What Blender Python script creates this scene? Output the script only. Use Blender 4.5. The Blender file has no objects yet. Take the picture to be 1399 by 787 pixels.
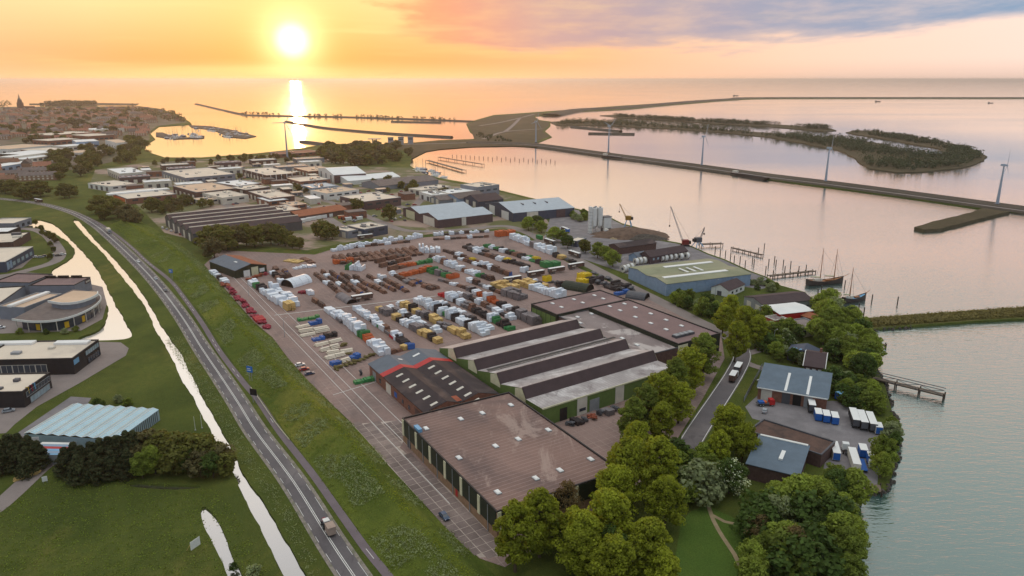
import bpy, math, random
import numpy as np
from mathutils import Vector
from mathutils.geometry import tessellate_polygon

# ------------------------------------------------------------------ camera, sky, sun, exposure
sc = bpy.context.scene
COL = sc.collection
R = math.radians
# survey of the place: the picture was taken 100 m up; a point of the 1399 x 787 picture is turned into a ground point
F, CX, CY, HC = 1000.0, 699.5, 393.5, 100.0
PIT = math.atan(285.5 / F)
CP, SP = math.cos(PIT), math.sin(PIT)
def P(px, py, z=0.0):
    v = py - CY
    t = (HC - z) / (F * SP + v * CP)
    return Vector(((px - CX) * t, (F * CP - v * SP) * t, z))
YAW = R(31.6)
U = Vector((-math.sin(YAW), math.cos(YAW), 0)); V = Vector((math.cos(YAW), math.sin(YAW), 0))
RU, RV = YAW + math.pi / 2, YAW

cam = bpy.data.objects.new('camera', bpy.data.cameras.new('camera'))
COL.objects.link(cam)
cam.location = (0, 0, HC); cam.rotation_euler = (math.pi / 2 - PIT, 0, 0)
cam.data.sensor_width = 36.0; cam.data.lens = 36.0 * F / 1399.0
cam.data.clip_start = 1.0; cam.data.clip_end = 120000.0
sc.camera = cam

def lin(c):
    return tuple(((x / 255) / 12.92 if x <= 10 else ((x / 255 + .055) / 1.055) ** 2.4) for x in c[:3]) + (1,)

class NG:
    """small wrapper for building node trees"""
    def __init__(s, nt): s.nt = nt
    def n(s, t, **k):
        o = s.nt.nodes.new(t)
        for a, b in k.items(): setattr(o, a, b)
        return o
    def put(s, sock, v):
        if isinstance(v, bpy.types.NodeSocket): s.nt.links.new(v, sock)
        elif v is not None: sock.default_value = v
    def m(s, op, a, b=None, c=None, clamp=False):
        o = s.n('ShaderNodeMath', operation=op, use_clamp=clamp)
        for i, v in enumerate((a, b, c)): s.put(o.inputs[i], v)
        return o.outputs[0]
    def sm(s, x, a, b, lo=0.0, hi=1.0):
        o = s.n('ShaderNodeMapRange', interpolation_type='SMOOTHSTEP')
        for i, v in enumerate((x, a, b, lo, hi)): s.put(o.inputs[i], v)
        return o.outputs[0]
    def mix(s, f, a, b, mode='MIX'):
        o = s.n('ShaderNodeMix', data_type='RGBA', blend_type=mode)
        s.put(o.inputs[0], f); s.put(o.inputs[6], a); s.put(o.inputs[7], b)
        return o.outputs[2]
    def ramp(s, f, stops, interp='LINEAR'):
        o = s.n('ShaderNodeValToRGB'); cr = o.color_ramp; cr.interpolation = interp
        while len(cr.elements) < len(stops): cr.elements.new(.5)
        for e, (p, c) in zip(cr.elements, stops): e.position = p; e.color = c
        s.put(o.inputs[0], f); return o.outputs[0]
    def noise(s, vec, scale, detail=3.0, rough=.55, dist=0.0):
        o = s.n('ShaderNodeTexNoise'); s.put(o.inputs['Vector'], vec)
        o.inputs['Scale'].default_value = scale; o.inputs['Detail'].default_value = detail
        o.inputs['Roughness'].default_value = rough; o.inputs['Distortion'].default_value = dist
        return o.outputs[0]
    def mapping(s, vec, scale=(1, 1, 1), rot=(0, 0, 0), loc=(0, 0, 0)):
        o = s.n('ShaderNodeMapping'); s.put(o.inputs[0], vec)
        o.inputs['Scale'].default_value = scale; o.inputs['Rotation'].default_value = rot; o.inputs['Location'].default_value = loc
        return o.outputs[0]

SUN_AZ, SUN_EL = R(-15.9), R(2.65)
SUN = Vector((math.sin(SUN_AZ) * math.cos(SUN_EL), math.cos(SUN_AZ) * math.cos(SUN_EL), math.sin(SUN_EL)))
sl = bpy.data.lights.new('sun', 'SUN'); sl.energy = .55; sl.angle = R(0.6); sl.color = (1.0, .50, .20)
so = bpy.data.objects.new('sun', sl); COL.objects.link(so)
so.rotation_euler = (-SUN).to_track_quat('-Z', 'Y').to_euler(); so.location = (0, 0, 300)

world = bpy.data.worlds.new('World'); sc.world = world; world.use_nodes = True
wt = world.node_tree; wt.nodes.clear(); g = NG(wt)
D = g.n('ShaderNodeTexCoord').outputs['Generated']
sep = g.n('ShaderNodeSeparateXYZ'); g.put(sep.inputs[0], D)
dx, dy, dz = sep.outputs
el = g.m('MULTIPLY', g.m('ARCSINE', dz), 57.29578)
dt = g.n('ShaderNodeVectorMath', operation='DOT_PRODUCT'); g.put(dt.inputs[0], D); dt.inputs[1].default_value = SUN
ang = g.m('MULTIPLY', g.m('ARCCOSINE', g.m('MINIMUM', dt.outputs['Value'], 0.999999)), 57.29578)
a1 = g.m('DIVIDE', ang, 180.0, clamp=True)
low = g.ramp(a1, [(0, lin((250, 160, 92))), (.06, lin((246, 168, 106))), (.12, lin((246, 180, 134))), (.2, lin((247, 205, 178))), (.3, lin((247, 218, 204))), (.5, lin((196, 190, 200))), (1, lin((150, 160, 182)))])
mid = g.ramp(a1, [(0, lin((252, 206, 128))), (.07, lin((253, 218, 156))), (.13, lin((251, 212, 158))), (.2, lin((248, 212, 188))), (.32, lin((247, 222, 212))), (.5, lin((190, 192, 204))), (1, lin((148, 160, 184)))])
upper = g.ramp(a1, [(0, lin((255, 232, 196))), (.13, lin((255, 228, 200))), (.22, lin((252, 204, 178))), (.34, lin((246, 200, 182))), (.5, lin((196, 192, 198))), (1, lin((160, 170, 190)))])
high = g.ramp(a1, [(0, (1.4, 1.3, 1.18, 1)), (.13, (1.15, 1.08, 1.02, 1)), (.18, (.82, .81, .84, 1)), (.22, (.62, .64, .66, 1)), (.27, (.42, .49, .47, 1)), (.4, (.38, .46, .45, 1)), (.6, (.42, .50, .54, 1)), (1, (.42, .50, .58, 1))])
zen = (1.3, 1.3, 1.28, 1)  # zenith above the view, raised brighter than the horizon to light the ground
c = g.mix(g.sm(el, 0.6, 6.0), low, mid)
hzc = g.ramp(a1, [(0, lin((252, 206, 140))), (.08, lin((250, 200, 142))), (.14, lin((244, 192, 152))), (.22, lin((226, 192, 172))), (.34, lin((222, 196, 184))), (.5, lin((196, 190, 200))), (1, lin((150, 160, 182)))])
c = g.mix(g.sm(el, -.2, 1.5), hzc, c)
c = g.mix(g.sm(el, 6.0, 10.0), c, upper)
c = g.mix(g.sm(el, 10.0, 22.0), c, high)
c = g.mix(g.sm(el, 44.0, 72.0), c, zen)
# cloud deck, seen in perspective
zz = g.m('ADD', g.m('MAXIMUM', dz, 0.0), 0.10)
cv = g.n('ShaderNodeCombineXYZ'); g.put(cv.inputs[0], g.m('DIVIDE', dx, zz)); g.put(cv.inputs[1], g.m('DIVIDE', dy, zz))
n1 = g.noise(g.mapping(cv.outputs[0], (1.0, .8, 1), loc=(3.1, 1.7, 0)), .62, 7.0, .55, .3)
n2 = g.noise(g.mapping(cv.outputs[0], (1.0, .7, 1), loc=(7.7, 2.2, 0)), 2.3, 5.0, .6)
side = g.sm(dx, -.22, .02)
edge = g.m('ADD', 2.3, g.m('MULTIPLY', g.m('MAXIMUM', dx, 0.0), 2.6))
upd = g.m('SUBTRACT', el, edge)
bias = g.m('ADD', g.m('MULTIPLY', g.sm(upd, -1.2, 1.6), g.m('ADD', g.m('MULTIPLY', side, .62), .0)), g.m('MULTIPLY', g.sm(el, 6.2, 8.8), -.6))
dens = g.m('ADD', g.m('ADD', n1, g.m('MULTIPLY', g.m('SUBTRACT', n2, .5), .35)), bias)
cm = g.sm(dens, .60, .84)
cm2 = g.m('MULTIPLY', g.sm(g.m('ADD', n1, g.m('MULTIPLY', g.m('SUBTRACT', n2, .5), .5)), .60, .74), g.m('MULTIPLY', g.sm(el, 2.6, 3.6), g.sm(ang, 16, 7)))
ccol = g.ramp(a1, [(0, lin((255, 150, 90))), (.035, lin((250, 150, 105))), (.065, lin((226, 150, 122))), (.10, lin((196, 156, 152))), (.145, lin((166, 152, 166))), (.19, lin((142, 150, 174))), (.28, lin((114, 148, 180))), (.5, lin((150, 170, 182))), (1, lin((160, 175, 185)))])
ccol = g.mix(g.m('MULTIPLY', g.sm(n2, .35, .75), .35), ccol, g.mix(.5, mid, low))
c = g.mix(g.m('MULTIPLY', cm, .92), c, ccol)
c = g.mix(g.m('MULTIPLY', cm2, .85), c, ccol)
# faint streaks low in the clear part
st = g.noise(g.mapping(D, (3, 3, 46)), 1.0, 3.0)
c = g.mix(g.m('MULTIPLY', g.sm(st, .52, .75), g.m('MULTIPLY', g.sm(ang, 45, 8), .35)), c, lin((255, 222, 150)))
# the sun and its glow
gl = g.m('MULTIPLY', g.m('POWER', 2.718, g.m('MULTIPLY', ang, -.42)), .34)
gl2 = g.m('MULTIPLY', g.m('POWER', 2.718, g.m('MULTIPLY', g.m('MULTIPLY', ang, ang), -.28)), .8)
disk = g.m('MULTIPLY', g.sm(ang, 1.6, .2), 1.5)
c = g.mix(1.0, c, g.mix(gl, (0, 0, 0, 1), (1, .46, .10, 1)), 'ADD')
sunc = g.n('ShaderNodeVectorMath', operation='SCALE'); sunc.inputs[0].default_value = (1, .84, .46); g.put(sunc.inputs[3], g.m('ADD', gl2, disk))
c = g.mix(1.0, c, sunc.outputs[0], 'ADD')
sky = g.n('ShaderNodeTexSky', sky_type='NISHITA'); sky.sun_disc = False; sky.sun_elevation = SUN_EL; sky.sun_rotation = SUN_AZ
sky.altitude = 100
bg0 = g.n('ShaderNodeBackground'); g.put(bg0.inputs[0], sky.outputs[0]); bg0.inputs[1].default_value = .05
bg1 = g.n('ShaderNodeBackground'); g.put(bg1.inputs[0], c); bg1.inputs[1].default_value = .80
ad = g.n('ShaderNodeMixShader'); ad.inputs[0].default_value = .93; g.put(ad.inputs[1], bg0.outputs[0]); g.put(ad.inputs[2], bg1.outputs[0])
wo = g.n('ShaderNodeOutputWorld'); g.put(wo.inputs[0], ad.outputs[0])

sc.view_settings.view_transform = 'Standard'; sc.view_settings.look = 'None'
sc.view_settings.exposure = 0.66; sc.view_settings.gamma = 1.0; sc.view_settings.use_curve_mapping = False
sc.render.engine = 'CYCLES'
cy = sc.cycles
cy.use_denoising = True; cy.max_bounces = 6; cy.diffuse_bounces = 3; cy.glossy_bounces = 3; cy.transmission_bounces = 4
cy.volume_bounces = 0; cy.transparent_max_bounces = 4; cy.sample_clamp_indirect = 6.0; cy.sample_clamp_direct = 0
cy.use_adaptive_sampling = False
HAZE_D = 0.00006

# ------------------------------------------------------------------ materials
MATS = {}
def M(name, col=(128, 128, 128), rough=.85, var=.25, scale=.4, col2=None, thr=(.45, .7), s2=.15, rnd=0.0, metal=0.0, bump=0.0, bscale=4.0, lines=None, spec=.3, trans=0.0, emit=0.0, fine=0.0, stain=None):
    """colour is given as it would be picked (sRGB), with patches, fine grain and optional panel lines"""
    if name in MATS: return MATS[name]
    m = bpy.data.materials.new(name); m.use_nodes = True; MATS[name] = m
    nt = m.node_tree; b = nt.nodes['Principled BSDF']; g = NG(nt)
    pos = g.n('ShaderNodeNewGeometry').outputs['Position']
    base = lin(col); c = None
    dk = tuple(x * (1 - var) for x in base[:3]) + (1,); lt = tuple(min(1, x * (1 + var)) for x in base[:3]) + (1,)
    c = g.mix(g.sm(g.noise(pos, scale, 5.0, .65), .3, .7), dk, lt)
    if col2: c = g.mix(g.sm(g.noise(g.mapping(pos, loc=(31, 17, 5)), s2, 6.0, .6, .6), thr[0], thr[1]), c, lin(col2))
    if fine:
        f = g.noise(pos, 6.0, 2.0); c = g.mix(1.0, c, g.ramp(f, [(.25, (1 - fine,) * 3 + (1,)), (.75, (1 + fine,) * 3 + (1,))]), 'MULTIPLY')
    if lines:   # (spacing_u, spacing_v, width, colour, strength)
        su, sv, w, lc, k = lines
        mp = g.n('ShaderNodeSeparateXYZ'); g.put(mp.inputs[0], g.mapping(pos, rot=(0, 0, -YAW)))
        tot = None
        for i, sp in enumerate((sv, su)):
            if not sp: continue
            fr = g.m('FRACT', g.m('DIVIDE', mp.outputs[i], sp))
            ln = g.m('LESS_THAN', g.m('ABSOLUTE', g.m('SUBTRACT', fr, .5)), w / sp * .5)
            tot = ln if tot is None else g.m('MAXIMUM', tot, ln)
        c = g.mix(g.m('MULTIPLY', g.m('MULTIPLY', tot, k), g.sm(g.noise(pos, .07, 4), .3, .6)), c, lin(lc))
    if stain:   # (colour, scale, lo, hi, strength): streaks and old patches
        sn = g.noise(g.mapping(pos, (1, .35, 1), rot=(0, 0, -YAW), loc=(5, 3, 0)), stain[1], 7.0, .7, .8); c = g.mix(g.m('MULTIPLY', g.sm(sn, stain[2], stain[3]), stain[4]), c, lin(stain[0]))
    if rnd:
        o = g.n('ShaderNodeObjectInfo').outputs['Random']
        c = g.mix(1.0, c, g.ramp(o, [(0, (1 - rnd,) * 3 + (1,)), (1, (1 + rnd,) * 3 + (1,))]), 'MULTIPLY')
    g.put(b.inputs['Base Color'], c); b.inputs['Roughness'].default_value = rough
    b.inputs['Metallic'].default_value = metal; b.inputs['Specular IOR Level'].default_value = spec
    if bump:
        bp = g.n('ShaderNodeBump'); bp.inputs['Strength'].default_value = bump; bp.inputs['Distance'].default_value = .1
        g.put(bp.inputs['Height'], g.noise(pos, bscale, 4.0)); g.put(b.inputs['Normal'], bp.outputs[0])
    if trans:
        t = g.n('ShaderNodeBsdfTranslucent'); g.put(t.inputs[0], g.mix(1.0, c, (1.25, 1.2, .6, 1), 'MULTIPLY'))
        mx = g.n('ShaderNodeMixShader'); mx.inputs[0].default_value = trans
        g.put(mx.inputs[1], b.outputs[0]); g.put(mx.inputs[2], t.outputs[0]); g.put(nt.nodes['Material Output'].inputs[0], mx.outputs[0])
    if emit:
        g.put(b.inputs['Emission Color'], c); b.inputs['Emission Strength'].default_value = emit
    return m

def water_mat(name, deep, tint, r0, r1, r2, rough, sx, sy, st, rot):
    """reflecting water: mirror share rises towards grazing view as in nature, the rest shows the water's own colour"""
    m = bpy.data.materials.new(name); m.use_nodes = True; MATS[name] = m
    nt = m.node_tree; nt.nodes.clear(); g = NG(nt)
    pos = g.n('ShaderNodeNewGeometry').outputs['Position']
    big = g.noise(g.mapping(pos, (.0016, .006, 1), rot=(0, 0, rot)), 1.0, 4.0)
    w = g.m('ADD', g.noise(g.mapping(pos, (sx, sy, 1), rot=(0, 0, rot)), 1.0, 3.0), g.m('MULTIPLY', g.noise(g.mapping(pos, (sx * 4, sy * 3, 1), rot=(0, 0, rot + .5)), 1.0, 2.0), .35))
    bp = g.n('ShaderNodeBump'); bp.inputs['Distance'].default_value = 1.0
    ysep = g.n('ShaderNodeSeparateXYZ'); g.put(ysep.inputs[0], pos); bump_fade = g.sm(ysep.outputs[1], 250.0, 1100.0, 1.0, .10)   # wave bump weakened with distance so the far water mirrors the low sky
    g.put(bp.inputs['Strength'], g.m('MULTIPLY', g.sm(big, .3, .7, st * .55, st), bump_fade)); g.put(bp.inputs['Height'], w)
    lw = g.n('ShaderNodeLayerWeight'); lw.inputs['Blend'].default_value = .5; f = lw.outputs['Facing']
    fac = g.ramp(f, [(.42, (r0,) * 3 + (1,)), (.72, (r1,) * 3 + (1,)), (.95, (r2,) * 3 + (1,))])
    d = g.n('ShaderNodeBsdfDiffuse'); d.inputs['Color'].default_value = lin(deep); g.put(d.inputs['Normal'], bp.outputs[0])
    gl = g.n('ShaderNodeBsdfGlossy'); gl.inputs['Color'].default_value = lin(tint); g.put(gl.inputs['Roughness'], g.sm(big, .35, .7, rough, rough * 2.2)); g.put(gl.inputs['Normal'], bp.outputs[0])
    mx = g.n('ShaderNodeMixShader'); g.put(mx.inputs[0], fac); g.put(mx.inputs[1], d.outputs[0]); g.put(mx.inputs[2], gl.outputs[0])
    o = g.n('ShaderNodeOutputMaterial'); g.put(o.inputs[0], mx.outputs[0]); return m
water_mat('sea', (62, 92, 90), (254, 251, 248), .30, .66, .985, .05, .18, .66, .30, R(-38))
water_mat('canal_water', (84, 82, 72), (250, 248, 244), .50, .72, .92, .04, .3, .3, .012, 0)

def grass_mat(name, a, b_, c_, yellow, scale=1.0):
    m = bpy.data.materials.new(name); m.use_nodes = True; MATS[name] = m
    nt = m.node_tree; b = nt.nodes['Principled BSDF']; g = NG(nt)
    pos = g.n('ShaderNodeNewGeometry').outputs['Position']
    n = g.noise(pos, .035 * scale, 6.0, .65, .5); f = g.noise(pos, .55 * scale, 5.0, .7)
    c = g.mix(g.sm(n, .32, .68), lin(a), lin(b_))
    c = g.mix(g.sm(f, .38, .72), c, lin(c_))
    y = g.noise(g.mapping(pos, (1, .6, 1), rot=(0, 0, .5), loc=(9, 4, 1)), .018 * scale, 6.0, .7)
    c = g.mix(g.m('MULTIPLY', g.sm(y, .52, .75), .65), c, lin(yellow))
    fi = g.noise(pos, 3.2, 3.0, .7)
    c = g.mix(1.0, c, g.ramp(fi, [(.25, (.62, .62, .62, 1)), (.75, (1.4, 1.4, 1.3, 1))]), 'MULTIPLY')
    g.put(b.inputs['Base Color'], c); b.inputs['Roughness'].default_value = .95; b.inputs['Specular IOR Level'].default_value = .1
    bp = g.n('ShaderNodeBump'); bp.inputs['Strength'].default_value = .7; bp.inputs['Distance'].default_value = .35
    g.put(bp.inputs['Height'], g.m('ADD', g.noise(pos, 1.1, 5.0, .7), fi)); g.put(b.inputs['Normal'], bp.outputs[0])
    return m
grass_mat('grass', (64, 74, 32), (92, 98, 44), (76, 86, 40), (134, 122, 66))
grass_mat('dike_grass', (70, 84, 32), (100, 108, 44), (84, 94, 40), (142, 130, 62), 1.2)
grass_mat('lawn', (74, 96, 42), (86, 106, 46), (78, 98, 42), (108, 116, 56))
grass_mat('rough_land', (80, 70, 56), (94, 82, 66), (78, 72, 52), (112, 94, 76), .6)
grass_mat('dam_top', (78, 70, 66), (92, 82, 76), (76, 72, 62), (102, 90, 82), .8)
grass_mat('reed', (96, 92, 52), (120, 112, 70), (88, 92, 48), (140, 122, 84), 2.0)

M('yard', (142, 118, 111), .9, .14, .05, (128, 110, 106), (.4, .75), .03, lines=(2.5, 2.5, .11, (196, 180, 172), .42), fine=.2, stain=((108, 92, 88), .09, .5, .68, .6))
M('slab', (120, 105, 101), .9, .14, .12, (158, 140, 132), (.45, .8), .06, rnd=.16, fine=.2)
M('joint', (176, 160, 150), .95, .2, .5)
M('asphalt', (96, 90, 92), .9, .1, .1, (118, 110, 110), (.45, .7), .05, fine=.16, stain=((80, 74, 76), .2, .55, .66, .5))
M('shoulder', (136, 126, 118), .95, .2, .8, (104, 104, 84), (.45, .7), .4, fine=.25)
M('cycle_path', (112, 100, 104), .9, .1, .2, fine=.12)
M('road_grey', (134, 122, 118), .9, .1, .08, fine=.15)
M('park_ground', (152, 130, 118), .95, .16, .03, (98, 98, 60), (.42, .54), .022, fine=.12)
M('town_ground', (112, 98, 84), .95, .25, .02, (88, 84, 58), (.45, .6), .02)
M('right_yard', (122, 116, 118), .9, .16, .15, (146, 140, 140), (.5, .75), .1, fine=.15)
M('paint', (222, 218, 212), .8, .12, 1.5)
M('sand', (150, 132, 104), .95, .15, .5)
M('stone', (74, 68, 62), .95, .35, .8)
M('earth', (104, 84, 72), .95, .25, .3, bump=.5)
M('white_wrap', (214, 218, 226), .5, .07, .6, bump=.5, bscale=1.6, spec=.5)
M('timber', (206, 172, 112), .85, .12, 1.2, rnd=.14)
M('pack_grey', (122, 114, 116), .8, .12, .8, rnd=.18)
M('steel_dark', (84, 66, 62), .7, .25, .6, (104, 72, 60), (.45, .7), .4, rnd=.2)
M('steel_brown', (122, 88, 74), .75, .25, .6, rnd=.16)
M('pack_black', (58, 50, 52), .75, .2, .6, rnd=.2)
M('crimson', (138, 40, 58), .75, .25, 1.0, rnd=.15)
M('orange', (190, 92, 48), .75, .15, .8, rnd=.1)
M('rust', (142, 76, 56), .85, .25, .8, rnd=.12)
M('green_pack', (58, 128, 72), .6, .12, .8, rnd=.15)
M('yellow_bright', (222, 186, 34), .6, .12, .8)
M('red_pack', (186, 38, 46), .6, .12, .8)
M('blue_pack', (50, 96, 168), .6, .12, .8, rnd=.1)
M('bearer', (96, 74, 54), .9, .2, 1.0)
M('pipe_cream', (218, 204, 186), .6, .08, 1.0, rnd=.06)
M('olive', (112, 100, 62), .9, .25, 1.0)
M('turbine', (150, 160, 174), .5, .03, .5); M('white', (216, 214, 210), .6, .06, .5); M('offwhite', (204, 196, 184), .7, .08, .5)
M('cream', (206, 200, 168), .7, .08, .6)
M('dark', (44, 40, 42), .6, .2, .6); M('black', (26, 25, 27), .5, .2, .6)
M('glass', (52, 62, 74), .15, .2, .3, spec=.8); M('glass_light', (148, 166, 176), .2, .12, .3, spec=.7)
M('metal_grey', (142, 144, 148), .5, .1, .5); M('metal_dark', (82, 82, 88), .5, .12, .5)
M('brick', (128, 88, 74), .9, .2, 1.2); M('brick_dark', (92, 70, 66), .9, .2, 1.2); M('brick_base', (146, 116, 92), .9, .15, 1.0)
M('green_clad', (96, 116, 62), .7, .1, .6); M('green_dark', (38, 46, 34), .6, .15, .6)
M('blue_clad', (132, 152, 176), .6, .08, .6); M('navy_clad', (66, 72, 90), .6, .1, .6); M('plum_clad', (86, 68, 72), .65, .12, .6)
M('grey_clad', (122, 126, 136), .6, .08, .5); M('blueroof', (92, 106, 120), .6, .1, .3, fine=.08)
M('rubber', (24, 24, 25), .8, .2, 2.0); M('lamp_white', (235, 232, 224), .3, .02, 1.0); M('lamp_red', (170, 24, 22), .4, .05, 1.0)
M('red', (176, 34, 36), .5, .08, .8); M('blue', (36, 92, 168), .5, .08, .8); M('signblue', (26, 106, 190), .5, .06, .8); M('crane_yellow', (150, 112, 40), .6, .15, .8); M('crane_red', (120, 40, 38), .6, .15, .8); M('cart_beige', (158, 138, 126), .7, .1, .8); M('yellow', (214, 170, 40), .5, .1, .8)
M('carwhite', (214, 214, 214), .3, .02, 1, spec=.6); M('carsilver', (150, 154, 160), .3, .03, 1, spec=.6); M('carblack', (36, 38, 44), .25, .05, 1, spec=.7); M('carblue', (46, 66, 96), .25, .05, 1, spec=.7); M('carred', (150, 32, 36), .3, .05, 1, spec=.6)
M('wood_pile', (70, 58, 50), .9, .25, 2.0); M('wood_deck', (112, 98, 86), .9, .2, 1.0); M('hull_dark', (56, 46, 44), .5, .2, .8); M('hull_white', (214, 210, 204), .4, .05, .8); M('varnish', (150, 100, 64), .5, .2, 1.5)
M('trunk', (84, 70, 56), .95, .25, 2.0, bump=.4); M('birch_bark', (196, 190, 176), .9, .2, 2.5)
# roofs
M('roof_main', (130, 104, 96), .9, .18, .03, (98, 82, 80), (.4, .7), .04, lines=(1.5, 0, .16, (172, 150, 144), .55), fine=.18, stain=((172, 150, 140), .13, .52, .64, .6))
M('roof_patch', (136, 122, 120), .85, .1, .1, (182, 170, 166), (.5, .56), .06, fine=.16, stain=((92, 82, 82), .12, .54, .64, .6))
M('roof_saw', (168, 158, 156), .8, .12, .15, (204, 196, 194), (.5, .68), .12, lines=(0, 1.2, .2, (138, 128, 128), .6), fine=.16, stain=((124, 112, 112), .16, .52, .66, .7))
M('roof_dark', (74, 60, 62), .85, .1, .3, fine=.12); M('roof_black', (60, 50, 52), .85, .14, .15, (86, 72, 70), (.5, .7), .1, fine=.14)
M('roof_brown', (132, 108, 106), .9, .1, .06, (112, 94, 94), (.45, .75), .06, lines=(0, 2.0, .14, (150, 126, 122), .35), fine=.16, stain=((156, 134, 128), .12, .55, .7, .5))
M('roof_slate', (100, 106, 116), .8, .08, .4, fine=.12); M('roof_light', (216, 200, 182), .8, .08, .06, (184, 170, 158), (.5, .75), .05, fine=.08)  # roof_light has the warm evening glow tinted into its base colour
M('roof_peach', (206, 176, 150), .85, .1, .06, fine=.08); M('roof_white', (226, 224, 222), .7, .05, .1, fine=.05)
M('roof_metal', (168, 176, 184), .5, .06, .3, lines=(0, 1.2, .12, (140, 146, 154), .4), fine=.06)
M('roof_moss', (136, 136, 110), .9, .14, .08, (152, 146, 122), (.45, .7), .06, fine=.14)
M('roof_red', (146, 100, 82), .9, .18, .4, rnd=.2); M('roof_tile_brown', (128, 94, 76), .9, .18, .4, rnd=.2); M('roof_tile_grey', (112, 100, 96), .9, .18, .4, rnd=.2)
M('roof_rust', (150, 92, 66), .9, .15, .5); M('house_wall', (150, 118, 98), .9, .15, .5, rnd=.15)
M('roof_brownflat', (96, 74, 66), .95, .16, .3, (74, 60, 56), (.45, .7), .2, fine=.15)
M('glasshouse', (176, 206, 218), .22, .07, .2, spec=.6)
M('lightblue', (112, 160, 196), .5, .08, .5)
# foliage
def leaf(name, col, rnd=.16, trans=.35): return M(name, col, .7, .3, .35, tuple(int(min(255, x * 1.22)) for x in col), (.45, .7), .9, rnd=rnd, trans=trans, spec=.15)
leaf('leaf_olive', (136, 142, 44), trans=.42); leaf('leaf_green', (108, 120, 50), trans=.4); leaf('leaf_dark', (74, 92, 42)); leaf('leaf_bright', (126, 138, 56))
leaf('leaf_warm', (98, 98, 46)); leaf('leaf_conifer', (58, 62, 38), trans=.15); leaf('leaf_sage', (136, 144, 104)); leaf('leaf_far', (92, 86, 54), trans=.2); leaf('leaf_island', (66, 72, 52), trans=.2)
leaf('blossom', (196, 200, 170)); leaf('leaf_brown', (108, 92, 62)); leaf('leaf_reed', (126, 116, 70))
# ------------------------------------------------------------------ mesh and object helpers
class MB:
    def __init__(s): s.v = []; s.f = []; s.mi = []; s.mats = []
    def mat(s, m):
        if m not in s.mats: s.mats.append(m)
        return s.mats.index(m)
    def face(s, pts, m=None):
        b = len(s.v); s.v += [tuple(p) for p in pts]; s.f.append(tuple(range(b, b + len(pts)))); s.mi.append(0 if m is None else s.mat(m))
    def prism(s, pts, z0, z1, m=None, bottom=False):
        n = len(pts); b = len(s.v); k = 0 if m is None else s.mat(m)
        s.v += [(p[0], p[1], z0) for p in pts] + [(p[0], p[1], z1) for p in pts]
        for i in range(n):
            j = (i + 1) % n; s.f.append((b + i, b + j, b + n + j, b + n + i)); s.mi.append(k)
        s.f.append(tuple(b + n + i for i in range(n))); s.mi.append(k)
        if bottom: s.f.append(tuple(b + n - 1 - i for i in range(n))); s.mi.append(k)
        return s
    def box(s, c, d, rz=0.0, m=None, tz=None):
        """axis box centred at c (z = base), size d; tz tapers the top"""
        cx, cy, cz = c; a, b_, h = d; co, si = math.cos(rz), math.sin(rz); t = tz or 1.0
        k = 0 if m is None else s.mat(m); b = len(s.v)
        for z, q in ((cz, 1), (cz + h, t)):
            for x, y in ((-a / 2, -b_ / 2), (a / 2, -b_ / 2), (a / 2, b_ / 2), (-a / 2, b_ / 2)):
                x *= q; y *= q; s.v.append((cx + x * co - y * si, cy + x * si + y * co, z))
        for q in ((3, 2, 1, 0), (4, 5, 6, 7), (0, 1, 5, 4), (1, 2, 6, 5), (2, 3, 7, 6), (3, 0, 4, 7)):
            s.f.append(tuple(b + i for i in q)); s.mi.append(k)
        return s
    def tube(s, p0, p1, r0, r1=None, n=8, m=None, caps=True):
        p0, p1 = Vector(p0), Vector(p1); r1 = r0 if r1 is None else r1
        ax = (p1 - p0).normalized(); q = ax.orthogonal().normalized(); w = ax.cross(q); b = len(s.v); k = 0 if m is None else s.mat(m)
        for p, r in ((p0, r0), (p1, r1)):
            for i in range(n):
                a = 2 * math.pi * i / n; s.v.append(tuple(p + (q * math.cos(a) + w * math.sin(a)) * r))
        for i in range(n):
            j = (i + 1) % n; s.f.append((b + i, b + j, b + n + j, b + n + i)); s.mi.append(k)
        if caps:
            s.f.append(tuple(b + n - 1 - i for i in range(n))); s.mi.append(k); s.f.append(tuple(b + n + i for i in range(n))); s.mi.append(k)
        return s
    def extrude_y(s, prof, y0, y1, m=None):
        """side profile [(x,z)...] (counter-clockwise seen from -y) swept from y0 to y1"""
        n = len(prof); b = len(s.v); k = 0 if m is None else s.mat(m)
        s.v += [(x, y0, z) for x, z in prof] + [(x, y1, z) for x, z in prof]
        for i in range(n):
            j = (i + 1) % n; s.f.append((b + i, b + n + i, b + n + j, b + j)); s.mi.append(k)
        s.f.append(tuple(b + i for i in range(n))); s.f.append(tuple(b + 2 * n - 1 - i for i in range(n))); s.mi += [k, k]
        return s
    def mesh(s, name, mat, off=None, smooth=False):
        me = bpy.data.meshes.new(name)
        v = s.v if off is None else [(x - off[0], y - off[1], z - off[2]) for x, y, z in s.v]
        me.from_pydata(v, [], s.f)
        if s.mats:
            for m in s.mats: me.materials.append(MATS[m])
            me.polygons.foreach_set('material_index', s.mi)
        else: me.materials.append(MATS[mat])
        if smooth: me.polygons.foreach_set('use_smooth', [True] * len(me.polygons))
        me.update(); return me

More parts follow.
